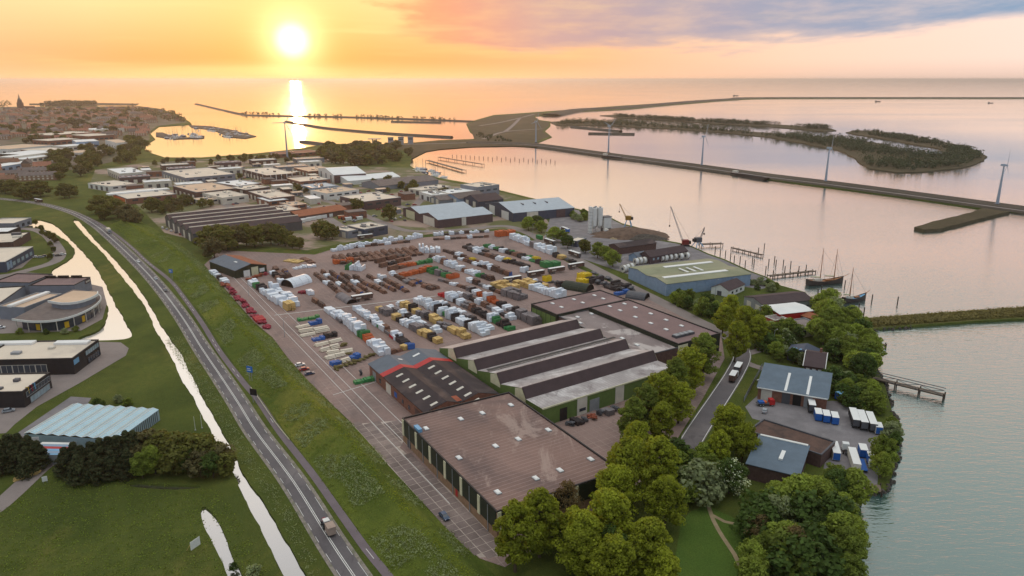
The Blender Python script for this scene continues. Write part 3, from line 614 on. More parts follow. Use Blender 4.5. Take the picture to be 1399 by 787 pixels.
# ------------------------------------------------------------------ buildings
def rect(pxs, h):
    """best rectangle through four roof corners seen at left, far, right, near; returned left, near, right, far"""
    L, Fa, Ri, Ne = [P(a, b, h) for a, b in pxs]; pts = [L, Ne, Ri, Fa]
    c = sum(pts, Vector()) / 4; c.z = 0
    e = (Ne - L) + (Ri - Fa); w = (Fa - L) + (Ri - Ne)
    d = Vector((e.x, e.y, 0)) + Vector((w.y, -w.x, 0)); d.normalize(); q = Vector((-d.y, d.x, 0))
    hl = e.dot(d) / 4; hw = w.dot(q) / 4
    hl = max(hl, 1.0); hw = max(hw, 1.0)
    return [c - d * hl - q * hw, c + d * hl - q * hw, c + d * hl + q * hw, c - d * hl + q * hw], c, d, q, hl, hw
BLDS = []
class B:
    """a building: empty at its base, walls, roof and facade pieces"""
    def __init__(s, name, label, pxs, h, cat='building', group=None, hp=None):
        s.C, s.c, s.d, s.q, s.hl, s.hw = rect(pxs, h if hp is None else hp); s.h = h
        s.t = thing(name, label, cat, (s.c.x, s.c.y, 0), 0, group); s.rz = math.atan2(s.d.y, s.d.x); BLDS.append(s)
    def hit(s, p, k=1.0):
        v = p - s.c; return abs(v.dot(s.d)) < s.hl + k and abs(v.dot(s.q)) < s.hw + k
    def mono(s, wall, roof, hfar, over=.5, th=.2):
        """single slope rising from edge 0 to the far side"""
        C = s.C; mb = MB()
        zz = (s.h, s.h, hfar, hfar)
        for i in range(4):
            j = (i + 1) % 4; mb.face([(C[i].x, C[i].y, 0), (C[j].x, C[j].y, 0), (C[j].x, C[j].y, zz[j]), (C[i].x, C[i].y, zz[i])])
        part('wall', mb, wall, s.t); mb = MB(); sl_ = (hfar - s.h) / (2 * s.hw)
        W = [s.c + s.d * (sx * (s.hl + over)) + s.q * (sy * (s.hw + over)) + Vector((0, 0, (s.h + hfar) / 2 + sl_ * sy * (s.hw + over))) for sx, sy in ((-1, -1), (1, -1), (1, 1), (-1, 1))]; T = [p + Vector((0, 0, th)) for p in W]
        mb.face(T); mb.face(W[::-1])
        for i in range(4): mb.face([W[i], W[(i + 1) % 4], T[(i + 1) % 4], T[i]])
        part('roof_slope', mb, roof, s.t); return s
    def pt(s, a, b, z=0.0):       # a: 0 left .. 1 near along edge 0, b: 0 .. 1 towards the far side
        p = s.C[0] + (s.C[1] - s.C[0]) * a + (s.C[3] - s.C[0]) * b; return Vector((p.x, p.y, z))
    def walls(s, mat, z1=None, name='wall'):
        mb = MB(); z1 = s.h if z1 is None else z1
        for i in range(4):
            a, b = s.C[i], s.C[(i + 1) % 4]; mb.face([(a.x, a.y, 0), (b.x, b.y, 0), (b.x, b.y, z1), (a.x, a.y, z1)])
        return part(name, mb, mat, s.t)
    def flat(s, wall, roof, rim='metal_grey', ph=.45, rw=.35):
        s.walls(wall)
        mb = MB(); mb.face([(p.x, p.y, s.h - ph + .05) for p in s.C]); r = part('roof', mb, roof, s.t)
        mb = MB(); o = .07
        def ring(k): return [s.c + s.d * (sx * (s.hl + k)) + s.q * (sy * (s.hw + k)) for sx, sy in ((-1, -1), (1, -1), (1, 1), (-1, 1))]
        A, Bn = ring(o), ring(-rw)
        for i in range(4):
            j = (i + 1) % 4
            mb.face([(A[i].x, A[i].y, s.h), (A[j].x, A[j].y, s.h), (Bn[j].x, Bn[j].y, s.h), (Bn[i].x, Bn[i].y, s.h)])
            mb.face([(A[i].x, A[i].y, s.h - .3), (A[j].x, A[j].y, s.h - .3), (A[j].x, A[j].y, s.h), (A[i].x, A[i].y, s.h)])
            mb.face([(Bn[j].x, Bn[j].y, s.h - ph), (Bn[i].x, Bn[i].y, s.h - ph), (Bn[i].x, Bn[i].y, s.h), (Bn[j].x, Bn[j].y, s.h)])
        part('parapet', mb, rim, s.t); return s
    def gable(s, wall, roof, hr, ridge=0, n=1, over=.4, roof2=None, th=.18, cap=None):
        """n side-by-side gables; ridge 0 runs along edge 0, ridge 1 along edge 1"""
        s.walls(wall); d, q, hl, hw = (s.d, s.q, s.hl, s.hw) if ridge == 0 else (s.q, -s.d, s.hw, s.hl)
        w = 2 * hw / n; s.walls_done = True
        for k in range(n):
            y0, y1 = -hw + k * w, -hw + (k + 1) * w; ym = (y0 + y1) / 2
            for e in (-1, 1):
                a, b, m_ = s.c + d * (e * hl) + q * y0, s.c + d * (e * hl) + q * y1, s.c + d * (e * hl) + q * ym
                f = [(a.x, a.y, s.h), (b.x, b.y, s.h), (m_.x, m_.y, hr)]; g_ = MB(); g_.face(f if e > 0 else f[::-1]); part('gable_wall', g_, wall, s.t)
            for sgn, ye in ((-1, y0), (1, y1)):
                ov = over if (k == 0 and sgn < 0) or (k == n - 1 and sgn > 0) else 0.0
                sl_ = (hr - s.h) / (w / 2); mb = MB(); yo = ye + sgn * ov; zo = s.h - sl_ * ov
                pts = [(-hl - over, yo, zo), (hl + over, yo, zo), (hl + over, ym, hr), (-hl - over, ym, hr)]
                W = [s.c + d * x + q * y + Vector((0, 0, z)) for x, y, z in pts]; T = [p + Vector((0, 0, th)) for p in W]
                if sgn > 0: W, T = W[::-1], T[::-1]
                mb.face(T); mb.face(W[::-1])
                for i in range(4): mb.face([W[i], W[(i + 1) % 4], T[(i + 1) % 4], T[i]])
                part('roof_slope', mb, (roof2 or roof) if sgn > 0 else roof, s.t)
            if cap:
                a, b = s.c - d * (hl + over) + q * ym, s.c + d * (hl + over) + q * ym; part('ridge_cap', MB().tube((a.x, a.y, hr + .2), (b.x, b.y, hr + .2), .45, n=6), cap, s.t)
        return s
    def edge(s, i, t0, t1, z0, z1, name, mat, proud=.08, frame=None):
        a, b = s.C[i], s.C[(i + 1) % 4]; p, r = a.lerp(b, t0), a.lerp(b, t1); dd = (r - p).normalized(); nn = Vector((dd.y, -dd.x, 0))
        m_ = (p + r) / 2 + nn * (proud / 2 - .02)
        o = part(name, MB().box((m_.x, m_.y, z0), ((r - p).length, proud + .04, z1 - z0), math.atan2(dd.y, dd.x)), mat, s.t)
        if frame:
            mb = MB(); L_ = (r - p).length; rz = math.atan2(dd.y, dd.x); m2 = (p + r) / 2 + nn * (proud + .03)
            for zz in (z0 - .06, z1 - .06): mb.box((m2.x, m2.y, zz), (L_ + .24, .1, .12), rz)
            for e in (p, r): mb.box((e.x + nn.x * (proud + .03), e.y + nn.y * (proud + .03), z0 + .06), (.12, .1, z1 - z0 - .12), rz)
            k = max(1, int(L_ / 1.6))
            for u in range(1, k): w_ = p.lerp(r, u / k); mb.box((w_.x + nn.x * (proud + .03), w_.y + nn.y * (proud + .03), z0 + .06), (.07, .08, z1 - z0 - .12), rz)
            part('frame', mb, frame, o)
        return o
    def row(s, i, n, w, z0, z1, name, mat, lo=.04, hi=.96, frame=None, skip=()):
        L_ = (s.C[(i + 1) % 4] - s.C[i]).length; w = min(w / L_, (hi - lo) / n * .95)
        for k in range(n):
            if k in skip: continue
            m_ = lo + (hi - lo) * (k + .5) / n; s.edge(i, m_ - w / 2, m_ + w / 2, z0, z1, name, mat, frame=frame)
        return s
    def rooflights(s, pxs, z, size=(2.0, 1.3), mat='roof_white', name='rooflight', hh=.45):
        me = MB().box((0, 0, 0), (size[0], size[1], hh * .5), 0, 'metal_grey').box((0, 0, hh * .5), (size[0] * .92, size[1] * .92, hh * .5), 0, mat, .75).mesh(name, mat)
        for a, b in pxs:
            p = P(a, b, z + .2); o = link(bpy.data.objects.new(name, me), s.t); o.location = (p.x - s.c.x, p.y - s.c.y, z); o.rotation_euler = (0, 0, s.rz)
        return s
    def units(s, lst, z):     # roof boxes at (a, b) of the roof: size x, y, h, material, name
        for a, b, sx, sy, hh, m_, nm in lst:
            p = s.pt(a, b); part(nm, MB().box((p.x, p.y, z), (sx, sy, hh), s.rz), m_, s.t)
        return s

# --- the big works in the middle
A = B('flat_roof_warehouse', 'large brown flat-roofed warehouse with dark green panels and cream pilasters, nearest the camera', [(545, 572.5), (693, 535), (857, 646), (679, 691)], 7.5, 'warehouse')
A.flat('brick_base', 'roof_main', 'dark', .5, .3)
for e, n in ((0, 6), (1, 5)):
    w = 1.0 / n
    for k in range(n):
        A.edge(e, k * w + w * .16, (k + 1) * w - .004, 2.6, 7.15, 'green_panel', 'green_dark', .12)
        A.edge(e, k * w + .004, k * w + w * .15, 2.4, 7.15, 'pilaster', 'cream', .26)
        if e == 0: A.edge(e, k * w + w * .55, k * w + w * .57, .1, 7.1, 'downpipe', 'metal_grey', .2)
A.rooflights([(582, 585), (629.5, 572), (659, 564), (698, 553), (627, 625), (677, 609), (708, 599.5), (749, 587), (680, 672), (732, 653), (765, 642), (807, 627)], 7.05)
A.edge(0, .62, .64, .6, 2.4, 'red_notice_board', 'red', .1); A.edge(0, .06, .10, .05, 2.3, 'door', 'metal_dark', .1)
p = A.pt(.16, .03, 7.06); part('blue_roof_unit', MB().box((p.x, p.y, 7.06), (3.2, 1.2, 1.0), A.rz), 'lightblue', A.t)

# C: saw-tooth hall
Cb = B('sawtooth_hall', 'long hall with four dark sawtooth roof ridges and green walls', [(602.5, 474), (771, 437.5), (910, 500), (745, 565)], 6.0, 'hall')
Cb.walls('green_clad', 6.0)
Lu = 2 * Cb.hl; nT = 4; q0 = [0.0, .165, .385, .61, .835, 1.0]
ridges = [.165, .385, .61, .835]
def saw_roof(bd, ridges, zlow, zr, mat):
    ends = []; L_ = 2 * bd.hl
    st = 0.0; prof = []            # (a, z) along edge 0 from the far-left corner to the near corner
    for r in ridges:
        prof.append(((st, zlow), (r, zr))); st = r + 2.1 / L_
    prof.append(((st, zlow), (1.0, zlow + .05)))
    for (a0, z0), (a1, z1) in prof:
        mb = MB(); mb.face([bd.pt(a0, 0, z0), bd.pt(a1, 0, z1), bd.pt(a1, 1, z1), bd.pt(a0, 1, z0)]); part('roof_bay', mb, mat, bd.t)
    for r in ridges:
        e = r + 2.1 / L_; mb = MB(); mb.face([bd.pt(r, 0, zr + .12), bd.pt(e, 0, zlow), bd.pt(e, 1, zlow), bd.pt(r, 1, zr + .12)])
        b2 = r - .4 / L_; mb.face([bd.pt(b2, 0, zr + .12), bd.pt(r, 0, zr + .12), bd.pt(r, 1, zr + .12), bd.pt(b2, 1, zr + .12)])
        k = part('sawtooth_face', mb, 'roof_dark', bd.t)
        for bb in (0, 1):
            mb = MB(); s0 = max(0.0, r - 3.6 / L_); y = -.003 if bb == 0 else 1.003
            zz = zlow + (zr - zlow) * .6
            mb.face([bd.pt(s0, y, zlow - 1.2), bd.pt(e, y, zlow - 1.2), bd.pt(e, y, zlow), bd.pt(r, y, zr), bd.pt(s0, y, zr - 1.1)]); part('end_wall', mb, 'cream', bd.t)
saw_roof(Cb, ridges, 6.05, 9.0, 'roof_saw')
for bb in (0, 1):            # side walls under the slopes
    mb = MB(); st = 0.0
    for r in ridges:
        y = -.001 if bb == 0 else 1.001; f = [Cb.pt(st, y, 6.0), Cb.pt(r, y, 6.0), Cb.pt(r, y, 8.95)]; mb.face(f); st = r + 2.1 / Lu
    part('side_wall', mb, 'green_clad', Cb.t)
Cb.edge(1, .0, 1.0, 5.7, 6.15, 'gutter', 'cream', .2)
for a, b in ((.24, .31), (.52, .585), (.83, .9)): Cb.edge(1, a, b, .0, 5.6, 'pilaster', 'offwhite', .14)
Cb.edge(1, .33, .40, .0, 4.0, 'loading_door', 'metal_grey', .1); Cb.edge(1, .12, .17, 0, 4.2, 'loading_door', 'dark', .1); Cb.edge(1, .255, .30, 1.2, 2.2, 'window', 'glass', .2)
mb = MB(); a0 = .50
mb.face([Cb.pt(.505, 0, 8.2), Cb.pt(.53, 0, 8.2), Cb.pt(.53, 1, 8.2), Cb.pt(.505, 1, 8.2)]); part('dark_gutter', mb, 'black', Cb.t)

# B: twin-gable hall with the red stripe
ca = Cb.C[0]; LB = (Cb.C[0] - P(504.5, 497.5, 4.6)); LB.z = 0
wB = abs(LB.dot(V)) - .3; f0 = P(504.5, 497.5, 4.6); f0.z = 0
lenB = abs((P(577.5, 561, 4.6) - f0).dot(U)) + 2.0
tB = thing('twin_gable_hall', 'black and slate twin-gabled brick hall with a red stripe across its roof', 'hall', (f0.x, f0.y, 0))
def bp(s, t, z): q_ = f0 - U * s + V * t; return Vector((q_.x, q_.y, z))
prB = [(0, 4.6), (.28, 6.6), (.46, 5.0), (.70, 6.8), (1.0, 4.6)]
mb = MB()
for e, sg in ((0, 1), (lenB, -1)):
    f = [bp(e, 0, 0)] + [bp(e, t * wB, z) for t, z in prB] + [bp(e, wB, 0)]; mb.face(f if sg > 0 else f[::-1])
mb.face([bp(0, 0, 0), bp(lenB, 0, 0), bp(lenB, 0, 4.6), bp(0, 0, 4.6)]); mb.face([bp(lenB, wB, 0), bp(0, wB, 0), bp(0, wB, 4.6), bp(lenB, wB, 4.6)])
part('wall', mb, 'brick', tB)
sec = [(-.4, 10.5, 'roof_slate', 'slate_roof_slope'), (10.5, 13.6, 'red', 'red_roof_stripe'), (13.6, lenB, 'roof_black', 'black_roof_slope')]
for s0, s1, mt, nm in sec:
    for k in range(4):
        (t0, z0), (t1, z1) = prB[k], prB[k + 1]; mb = MB(); o = .12 + (.04 if 'red' in nm else 0)
        ta = -.35 if k == 0 else t0 * wB
        mb.face([bp(s0, ta, z0 + o), bp(s1, ta, z0 + o), bp(s1, t1 * wB, z1 + o), bp(s0, t1 * wB, z1 + o)])
        mb.face([bp(s0, ta, z0 + o - .25), bp(s1, ta, z0 + o - .25), bp(s1, ta, z0 + o), bp(s0, ta, z0 + o)])
        part(nm, mb, mt, tB)
def slope_z(t):
    for k in range(4):
        if prB[k][0] <= t <= prB[k + 1][0]: return prB[k][1] + (prB[k + 1][1] - prB[k][1]) * (t - prB[k][0]) / (prB[k + 1][0] - prB[k][0])
for k in range(7):
    for t in (.15, .60):
        s0 = 17 + k * 5.2; mb = MB(); q_ = []
        for s_2, t_2 in ((s0, t - .045), (s0 + 1.1, t - .045), (s0 + 1.1, t + .045), (s0, t + .045)): q_.append(bp(s_2, t_2 * wB, slope_z(t_2) + .24))
        mb.face(q_); mb.face([q_[0] - Vector((0, 0, .2)), q_[1] - Vector((0, 0, .2)), q_[1], q_[0]]); mb.face([q_[1] - Vector((0, 0, .2)), q_[2] - Vector((0, 0, .2)), q_[2], q_[1]])
        part('rooflight', mb, 'offwhite', tB)
for t0, t1 in ((.345, .405), (.56, .66)):
    mb = MB(); mb.face([bp(4, t0 * wB, slope_z(t0) + .26), bp(5.2, t0 * wB, slope_z(t0) + .26), bp(5.2, t1 * wB, slope_z(t1) + .26), bp(4, t1 * wB, slope_z(t1) + .26)]); part('roof_strip_light', mb, 'roof_white', tB)
for s0, w_, z0, z1, mt, nm in ((3, 3, 0, 3.4, 'metal_grey', 'door'), (9, 1.6, 1, 2.6, 'glass', 'window'), (15, 4.2, 0, 3.6, 'offwhite', 'roller_door'), (22, 2.2, 1, 2.8, 'blue', 'blue_door'), (28, 1.4, 1, 2.4, 'glass', 'window'), (33, 1.4, 1, 2.4, 'glass', 'window'), (38, 3.8, 0, 3.5, 'brick_dark', 'roller_door'), (45, 1.4, 1, 2.4, 'glass', 'window')):
    if s0 + w_ < lenB: mb = MB(); mb.face([bp(s0, -.06, z0), bp(s0 + w_, -.06, z0), bp(s0 + w_, -.06, z1), bp(s0, -.06, z1)]); part(nm, mb, mt, tB)
p = bp(lenB - 3, .40 * wB, 5.3)
part('rust_stain_sheet', MB().box((p.x, p.y, 5.3), (4.2, 7.0, .1), RU), 'rust', tB)

E_ = B('red_roof_store', 'flat reddish-brown roofed store at the far corner of the works', [(723, 414), (821, 396.5), (856, 408), (762.6, 430)], 7.0, 'warehouse').flat('green_dark', 'roof_brown', 'dark')
E_.rooflights([(755, 414.5), (784, 409), (812, 403.5), (767, 419.5), (796, 413.5), (824, 408)], 6.55)
E_.row(0, 5, 3.0, .2, 5.5, 'panel', 'green_clad')
Fb = B('dark_roof_store', 'long dark flat-roofed store with two rows of rooflights beside the dock road', [(806, 420), (859, 408), (982, 455), (927, 470)], 7.6, 'warehouse').flat('green_dark', 'roof_brown', 'black')
Fb.rooflights([(833, 418.5), (853, 415), (847, 424), (868, 420), (868, 433), (889, 428.5), (889, 441.5), (910, 437), (910, 450), (931, 445)], 7.15)
Fb.edge(1, .0, .22, 1, 6.8, 'cream_panel', 'cream', .14)
for k in range(4):
    p = Fb.pt(.88, .25 + k * .1); part('roof_fan_unit', MB().box((p.x, p.y, 7.2), (2.4, 3.0, .8), Fb.rz, 'metal_dark').box((p.x, p.y, 8.0), (2.0, 2.6, .25), Fb.rz, 'metal_grey'), 'metal_grey', Fb.t)
Db = B('patched_roof_store', 'low store with a flat grey roof patched in white between the dark roofs', [(762, 431), (806, 422), (927, 474), (881, 486)], 6.2, 'warehouse').flat('brick_dark', 'roof_patch', 'metal_dark')
Db.rooflights([(808, 428.5), (789, 433), (792.5, 441), (850, 462), (870, 471)], 5.75)

# --- right bank
G1 = B('blue_roof_garage', 'garage with a blue-grey pitched roof and brick front on the right yard', [(1037.5, 531), (1044, 503), (1135, 522), (1129, 542)], 4.2, 'garage')
G1.mono('brick', 'blueroof', 6.4)
for a, b in ((.38, .42), (.70, .74)):
    mb = MB(); mb.face([G1.pt(a, .0, 4.46), G1.pt(b, .0, 4.46), G1.pt(b, .75, 6.1), G1.pt(a, .75, 6.1)]); part('roof_strip_light', mb, 'roof_white', G1.t)
for t, w_, mt, nm in ((.05, .16, 'offwhite', 'office_front'), (.36, .12, 'metal_dark', 'garage_door'), (.52, .12, 'black', 'garage_door'), (.68, .12, 'metal_grey', 'garage_door')): G1.edge(0, t, t + w_, .05, 3.6, nm, mt, .12)
G1.row(0, 4, 1.2, 1.2, 2.4, 'window', 'glass', .06, .2)
H1 = B('brown_flat_roof_shed', 'low shed with a mossy brown flat roof below the right yard', [(1030, 583), (1040, 573), (1134, 598), (1126, 630)], 4.0, 'shed').flat('brick_dark', 'roof_brownflat', 'metal_dark')
I1 = B('blue_roof_shed', 'long shed with slate-blue roof and white trim among the lower right trees', [(1024, 634), (1036, 600), (1103, 617), (1090, 650)], 4.4, 'shed')
I1.mono('brick_dark', 'blueroof', 5.6)
I1.edge(2, 0, 1, 5.4, 6.0, 'white_trim', 'white', .8); I1.units([(.58, .5, 1.0, 5.0, .5, 'roof_white', 'roof_strip_light')], 4.95)
G1.edge(0, -.01, 1.01, 4.0, 4.3, 'white_gutter', 'white', .75)
J1 = B('dark_roof_house', 'two-storey house with dark pitched roof and white gable edges on the right bank', [(1100, 499), (1103, 478), (1128, 482), (1127, 504)], 5.2, 'house')
J1.gable('brick_dark', 'roof_dark', 7.6, 0, 1, .3)
for i in (0, 1): J1.row(i, 3, 1.2, 1.0, 2.4, 'window', 'white', frame='glass'); J1.row(i, 3, 1.2, 3.4, 4.6, 'window', 'white', frame='glass')
for e in (-1, 1):
    mb = MB(); a, b, m_ = J1.c + J1.d * (J1.hl + .45) * e - J1.q * (J1.hw + .3), J1.c + J1.d * (J1.hl + .45) * e + J1.q * (J1.hw + .3), J1.c + J1.d * (J1.hl + .45) * e
    for s_2 in (a, b): mb.tube((s_2.x, s_2.y, 5.1), (m_.x, m_.y, 7.85), .16, n=5)
    part('white_gable_board', mb, 'white', J1.t)
p = J1.c; part('chimney', MB().box((p.x + 2, p.y + 1, 6.8), (.8, .8, 2.0), J1.rz), 'brick', J1.t)
J2 = B('solar_roof_barn', 'low navy barn with two rooflights behind the dark-roofed house', [(1078, 480), (1081, 471), (1121, 479), (1118, 488)], 3.4, 'barn').gable('navy_clad', 'navy_clad', 5.0, 1)
J2.rooflights([(1086, 476), (1095, 478)], 4.6, (1.6, 1.4), 'lightblue')
K1 = B('dark_roof_boatshed', 'long boat shed with dark roof beside the sailing ships', [(1021, 406), (1085, 397), (1104, 409), (1043, 418)], 4.6, 'boatshed').gable('metal_grey', 'roof_dark', 6.2, 1)
K1.row(0, 2, 3, 0, 3.5, 'door', 'offwhite'); K1.row(1, 6, 1.6, 1.2, 2.4, 'window', 'glass')
K2 = B('white_roof_workshop', 'workshop with bright white roof and red walls by the boat shed', [(1046, 419), (1088, 412), (1104, 424), (1066, 431)], 5.0, 'workshop').gable('red', 'roof_white', 5.6, 1, 1, .3)
K3 = B('red_annex', 'small dark red flat-roofed annex in front of the white roof workshop', [(1050, 432), (1062, 428), (1072, 434), (1058, 439)], 4.4, 'annex').flat('red', 'roof_patch', 'offwhite'); K3.row(0, 1, 1.4, 1.6, 2.8, 'window', 'white')
K4 = B('flat_grey_studio', 'low pale yellow walled building with grey flat roof among shoreline trees', [(1075, 438), (1099, 433), (1121, 444), (1092, 450)], 4.0, 'building').flat('cream', 'roof_patch', 'metal_grey'); K4.row(1, 3, 1.6, 1.2, 2.8, 'window', 'glass')
K5 = B('rust_roof_shed', 'shed with rust-orange tiled roof beside the white roof workshop', [(1097, 430), (1104, 424.5), (1126, 434.5), (1122, 441)], 3.6, 'shed').gable('brick_dark', 'roof_rust', 4.8, 0)
K6 = B('white_cottage', 'white cottage with dark gabled roof in front of the green-roofed shed', [(976, 391), (990, 385), (1021, 387), (992, 399)], 3.2, 'cottage')
K6.gable('white', 'roof_dark', 5.4, 1, 1, .3); K6.row(1, 3, 1.6, 1.0, 2.2, 'window', 'glass', .1, .9); K6.edge(0, .35, .6, 0, 2.2, 'door', 'metal_dark')
L1 = B('green_roof_shed', 'wide industrial shed with mossy green roof and pale blue walls on the waterfront', [(860, 367), (968, 352), (1024, 376), (911, 387)], 6.0, 'warehouse')
L1.gable('blue_clad', 'roof_moss', 7.0, 1, 2, .3)
L1.row(1, 9, 5.0, .3, 5.6, 'wall_panel', 'blue_clad'); L1.row(0, 6, 3.2, .3, 5.2, 'wall_panel', 'blue_clad')
for a, l0, l1 in ((.78, .06, .82), (.28, .3, .9)):
    p, q_ = L1.pt(a, l0, 7.1), L1.pt(a, l1, 7.1); m_ = (p + q_) / 2; part('roof_strip_light', MB().box((m_.x, m_.y, 6.7), ((q_ - p).length, 2.6, .5), math.atan2((q_ - p).y, (q_ - p).x)), 'roof_white', L1.t)
for k in range(3):
    m_ = L1.pt(.53, .42 + .09 * k, 7.0); part('roof_cross_light', MB().box((m_.x, m_.y, 6.65), (1.0, 8.0, .4), L1.rz + math.pi / 2), 'roof_white', L1.t)
M1 = B('dark_gabled_store', 'long dark shed behind the white cable drums', [(880, 347), (925, 338), (933, 342), (888, 353)], 4.2, 'shed').gable('plum_clad', 'roof_dark', 6.6, 1); M1.row(1, 8, 1.2, 2, 3.2, 'window', 'glass_light')
M2 = B('brown_bunker_shed', 'low brown roofed storage shed beside the gravel heap', [(838, 334), (882, 327), (890, 331), (846, 341)], 4.0, 'shed').gable('brick_dark', 'roof_black', 5.6, 1)
M3 = B('blue_gable_kiosk', 'small slate-blue gabled hut left of the cable drums', [(864, 349), (872, 345), (881, 349), (872, 353)], 3.0, 'hut').gable('blue_clad', 'roof_slate', 5.0, 1)
M4 = B('waterfront_office', 'small flat dark office by the dock road trees', [(783, 327), (788, 322), (794, 325), (790, 331)], 4, 'office').flat('navy_clad', 'roof_light')

# --- halls behind the yard
O1 = B('silver_roof_hall', 'large hall with silver metal roof and dark blue walls near the water', [(673, 279), (746, 270), (773, 283.5), (698, 293)], 6.5, 'hall')
O1.gable('navy_clad', 'roof_metal', 11.0, 1, 1, .3); O1.edge(1, .22, .40, .1, 6.3, 'white_panel', 'offwhite', .12); O1.edge(1, .7, .85, .1, 6.3, 'plum_panel', 'plum_clad', .12); O1.edge(0, .15, .35, .1, 7, 'loading_door', 'white', .15); O1.edge(0, .6, .85, .1, 6, 'loading_door', 'white', .15)
for k in range(3):
    a, b = .16 + .2 * k, .2; p = O1.pt(.62, .3 + .2 * k, 10); part('roof_vent_strip', MB().box((p.x, p.y, 9.2), (9.0, .7, 1.0), O1.rz), 'metal_dark', O1.t)
O2 = B('twin_gable_shed', 'plum-walled shed with two pale gabled roofs at the far yard edge', [(562, 286), (620, 275), (668, 293), (592, 301)], 6.0, 'shed')
O2.gable('plum_clad', 'roof_metal', 9.0, 1, 2, .3); O2.edge(0, .1, .35, .1, 6, 'loading_door', 'cream', .15); O2.edge(0, .6, .9, .1, 6, 'loading_door', 'offwhite', .15); O2.edge(1, .42, .5, .1, 5.8, 'white_panel', 'offwhite', .12)
flatb = [
 ('white_offices', 'white flat-roofed office block with red corner by the left road', [(149, 231), (184, 227.5), (191, 235), (162, 237.5)], 7, 'offwhite', 'roof_white', 'office'),
 ('low_white_unit', 'low white unit in front of the white offices', [(131, 250), (160, 244.5), (175, 251), (147, 256)], 5, 'white', 'roof_light', 'building'),
 ('striped_unit', 'brick unit with three stepped pale roofs left of the park', [(150, 262), (214, 255), (236, 265), (172, 272)], 5, 'brick', 'roof_light', 'building'),
 ('grey_wall_hall', 'wide grey-walled hall with pale flat roof near the bay', [(224, 233), (287, 228.5), (317, 237), (252, 244)], 7, 'grey_clad', 'roof_light', 'hall'),
 ('peach_roof_hall', 'hall with broad peach flat roof in the business park', [(240, 254), (292, 248), (318, 257), (266, 263)], 7, 'brick_dark', 'roof_peach', 'hall'),
 ('white_front_unit', 'pale unit with white front next to the peach-roofed hall', [(280, 263), (312, 259), (335, 266), (302, 271)], 6, 'offwhite', 'roof_light', 'building'),
 ('low_peach_annex', 'small pale annex with strip window by the peach-roofed hall', [(267, 271), (292, 267), (297, 271), (272, 275)], 4, 'offwhite', 'roof_peach', 'building'),
 ('ribbed_unit', 'unit with pale ribbed roof right of the peach-roofed hall', [(300, 249), (327, 244.5), (350, 250), (322, 255)], 5, 'brick', 'roof_white', 'building'),
 ('long_pale_unit', 'pale flat unit at the middle of the park', [(322, 256), (345, 250.5), (364, 255.5), (332, 260)], 5, 'brick_dark', 'roof_light', 'building'),
 ('pillared_hall', 'brown hall with pale roof and white pillars near the bay', [(332, 231), (372, 228), (399, 236), (365, 240)], 7, 'brick_dark', 'roof_light', 'hall'),
 ('l_shaped_works', 'brown works with pale stepped roof in the park centre', [(337, 261), (375, 258.5), (400, 267), (370, 271)], 6, 'brick_dark', 'roof_light', 'building'),
 ('white_roof_works', 'low works with white roof in front of the stepped works', [(354, 270), (378, 267), (390, 272), (366, 276)], 5, 'brick', 'roof_white', 'building'),
 ('small_rust_office', 'small office with peach roof by the brown barrel shed', [(386, 277), (404, 274), (414, 278), (396, 282)], 5, 'brick', 'roof_peach', 'office'),
 ('low_pale_store', 'low pale-roofed store left of the brown barrel shed', [(368, 282), (392, 279), (407, 285), (382, 290)], 5, 'brick_dark', 'roof_light', 'store'),
 ('corner_office', 'L-cornered pale office block above the yard', [(462, 311), (492, 304), (503, 309), (474, 318)], 5, 'grey_clad', 'roof_light', 'office'),
 ('strip_office', 'long pale office wing facing the yard corner', [(480, 308), (506, 301), (524, 308), (496, 314)], 6, 'navy_clad', 'roof_light', 'office'),
 ('brown_wall_hall', 'brown-walled hall with pale flat roof and roof openings above the yard', [(466, 267.5), (515, 262), (545, 269), (497, 276)], 7, 'plum_clad', 'roof_light', 'hall'),
 ('gabled_white_depot', 'white depot with red band right of the white hall', [(430, 260), (468, 254), (486, 259), (444, 265)], 6, 'white', 'roof_peach', 'depot'),
 ('blue_roof_depot', 'depot with bluish roof in front of the white hall', [(415, 252), (446, 249), (458, 253), (424, 258)], 5, 'blue_clad', 'roof_metal', 'depot'),
 ('brick_depot', 'brick depot with pale roof left of the white hall', [(396, 243), (434, 239.5), (446, 244), (408, 249)], 6, 'brick', 'roof_light', 'depot'),
 ('peach_depot', 'peach-roofed depot beside the white hall', [(407, 229), (440, 226), (450, 231), (420, 235)], 6, 'brick', 'roof_peach', 'depot'),
 ('white_tank_store', 'white cylindrical looking store by the marina road', [(581, 262), (600, 258.5), (606, 264), (586, 268)], 6, 'white', 'roof_white', 'store'),
 ('long_white_store', 'long white store between the marina and the plum shed', [(604, 261), (640, 254), (650, 259), (610, 266)], 6, 'white', 'roof_white', 'store'),
 ('white_harbour_office', 'white harbour office with grey side by the water', [(638, 252), (660, 247), (672, 252), (652, 257)], 9, 'grey_clad', 'roof_light', 'office'),
 ('low_marina_store', 'low pale store behind the marina masts', [(565, 257), (600, 251), (610, 254), (574, 261)], 5, 'offwhite', 'roof_light', 'store'),
 ('red_brick_depot', 'low red brick depot near the tall left turbine', [(372, 208), (425, 204), (432, 207), (380, 211)], 5, 'brick', 'roof_red', 'depot'),
]
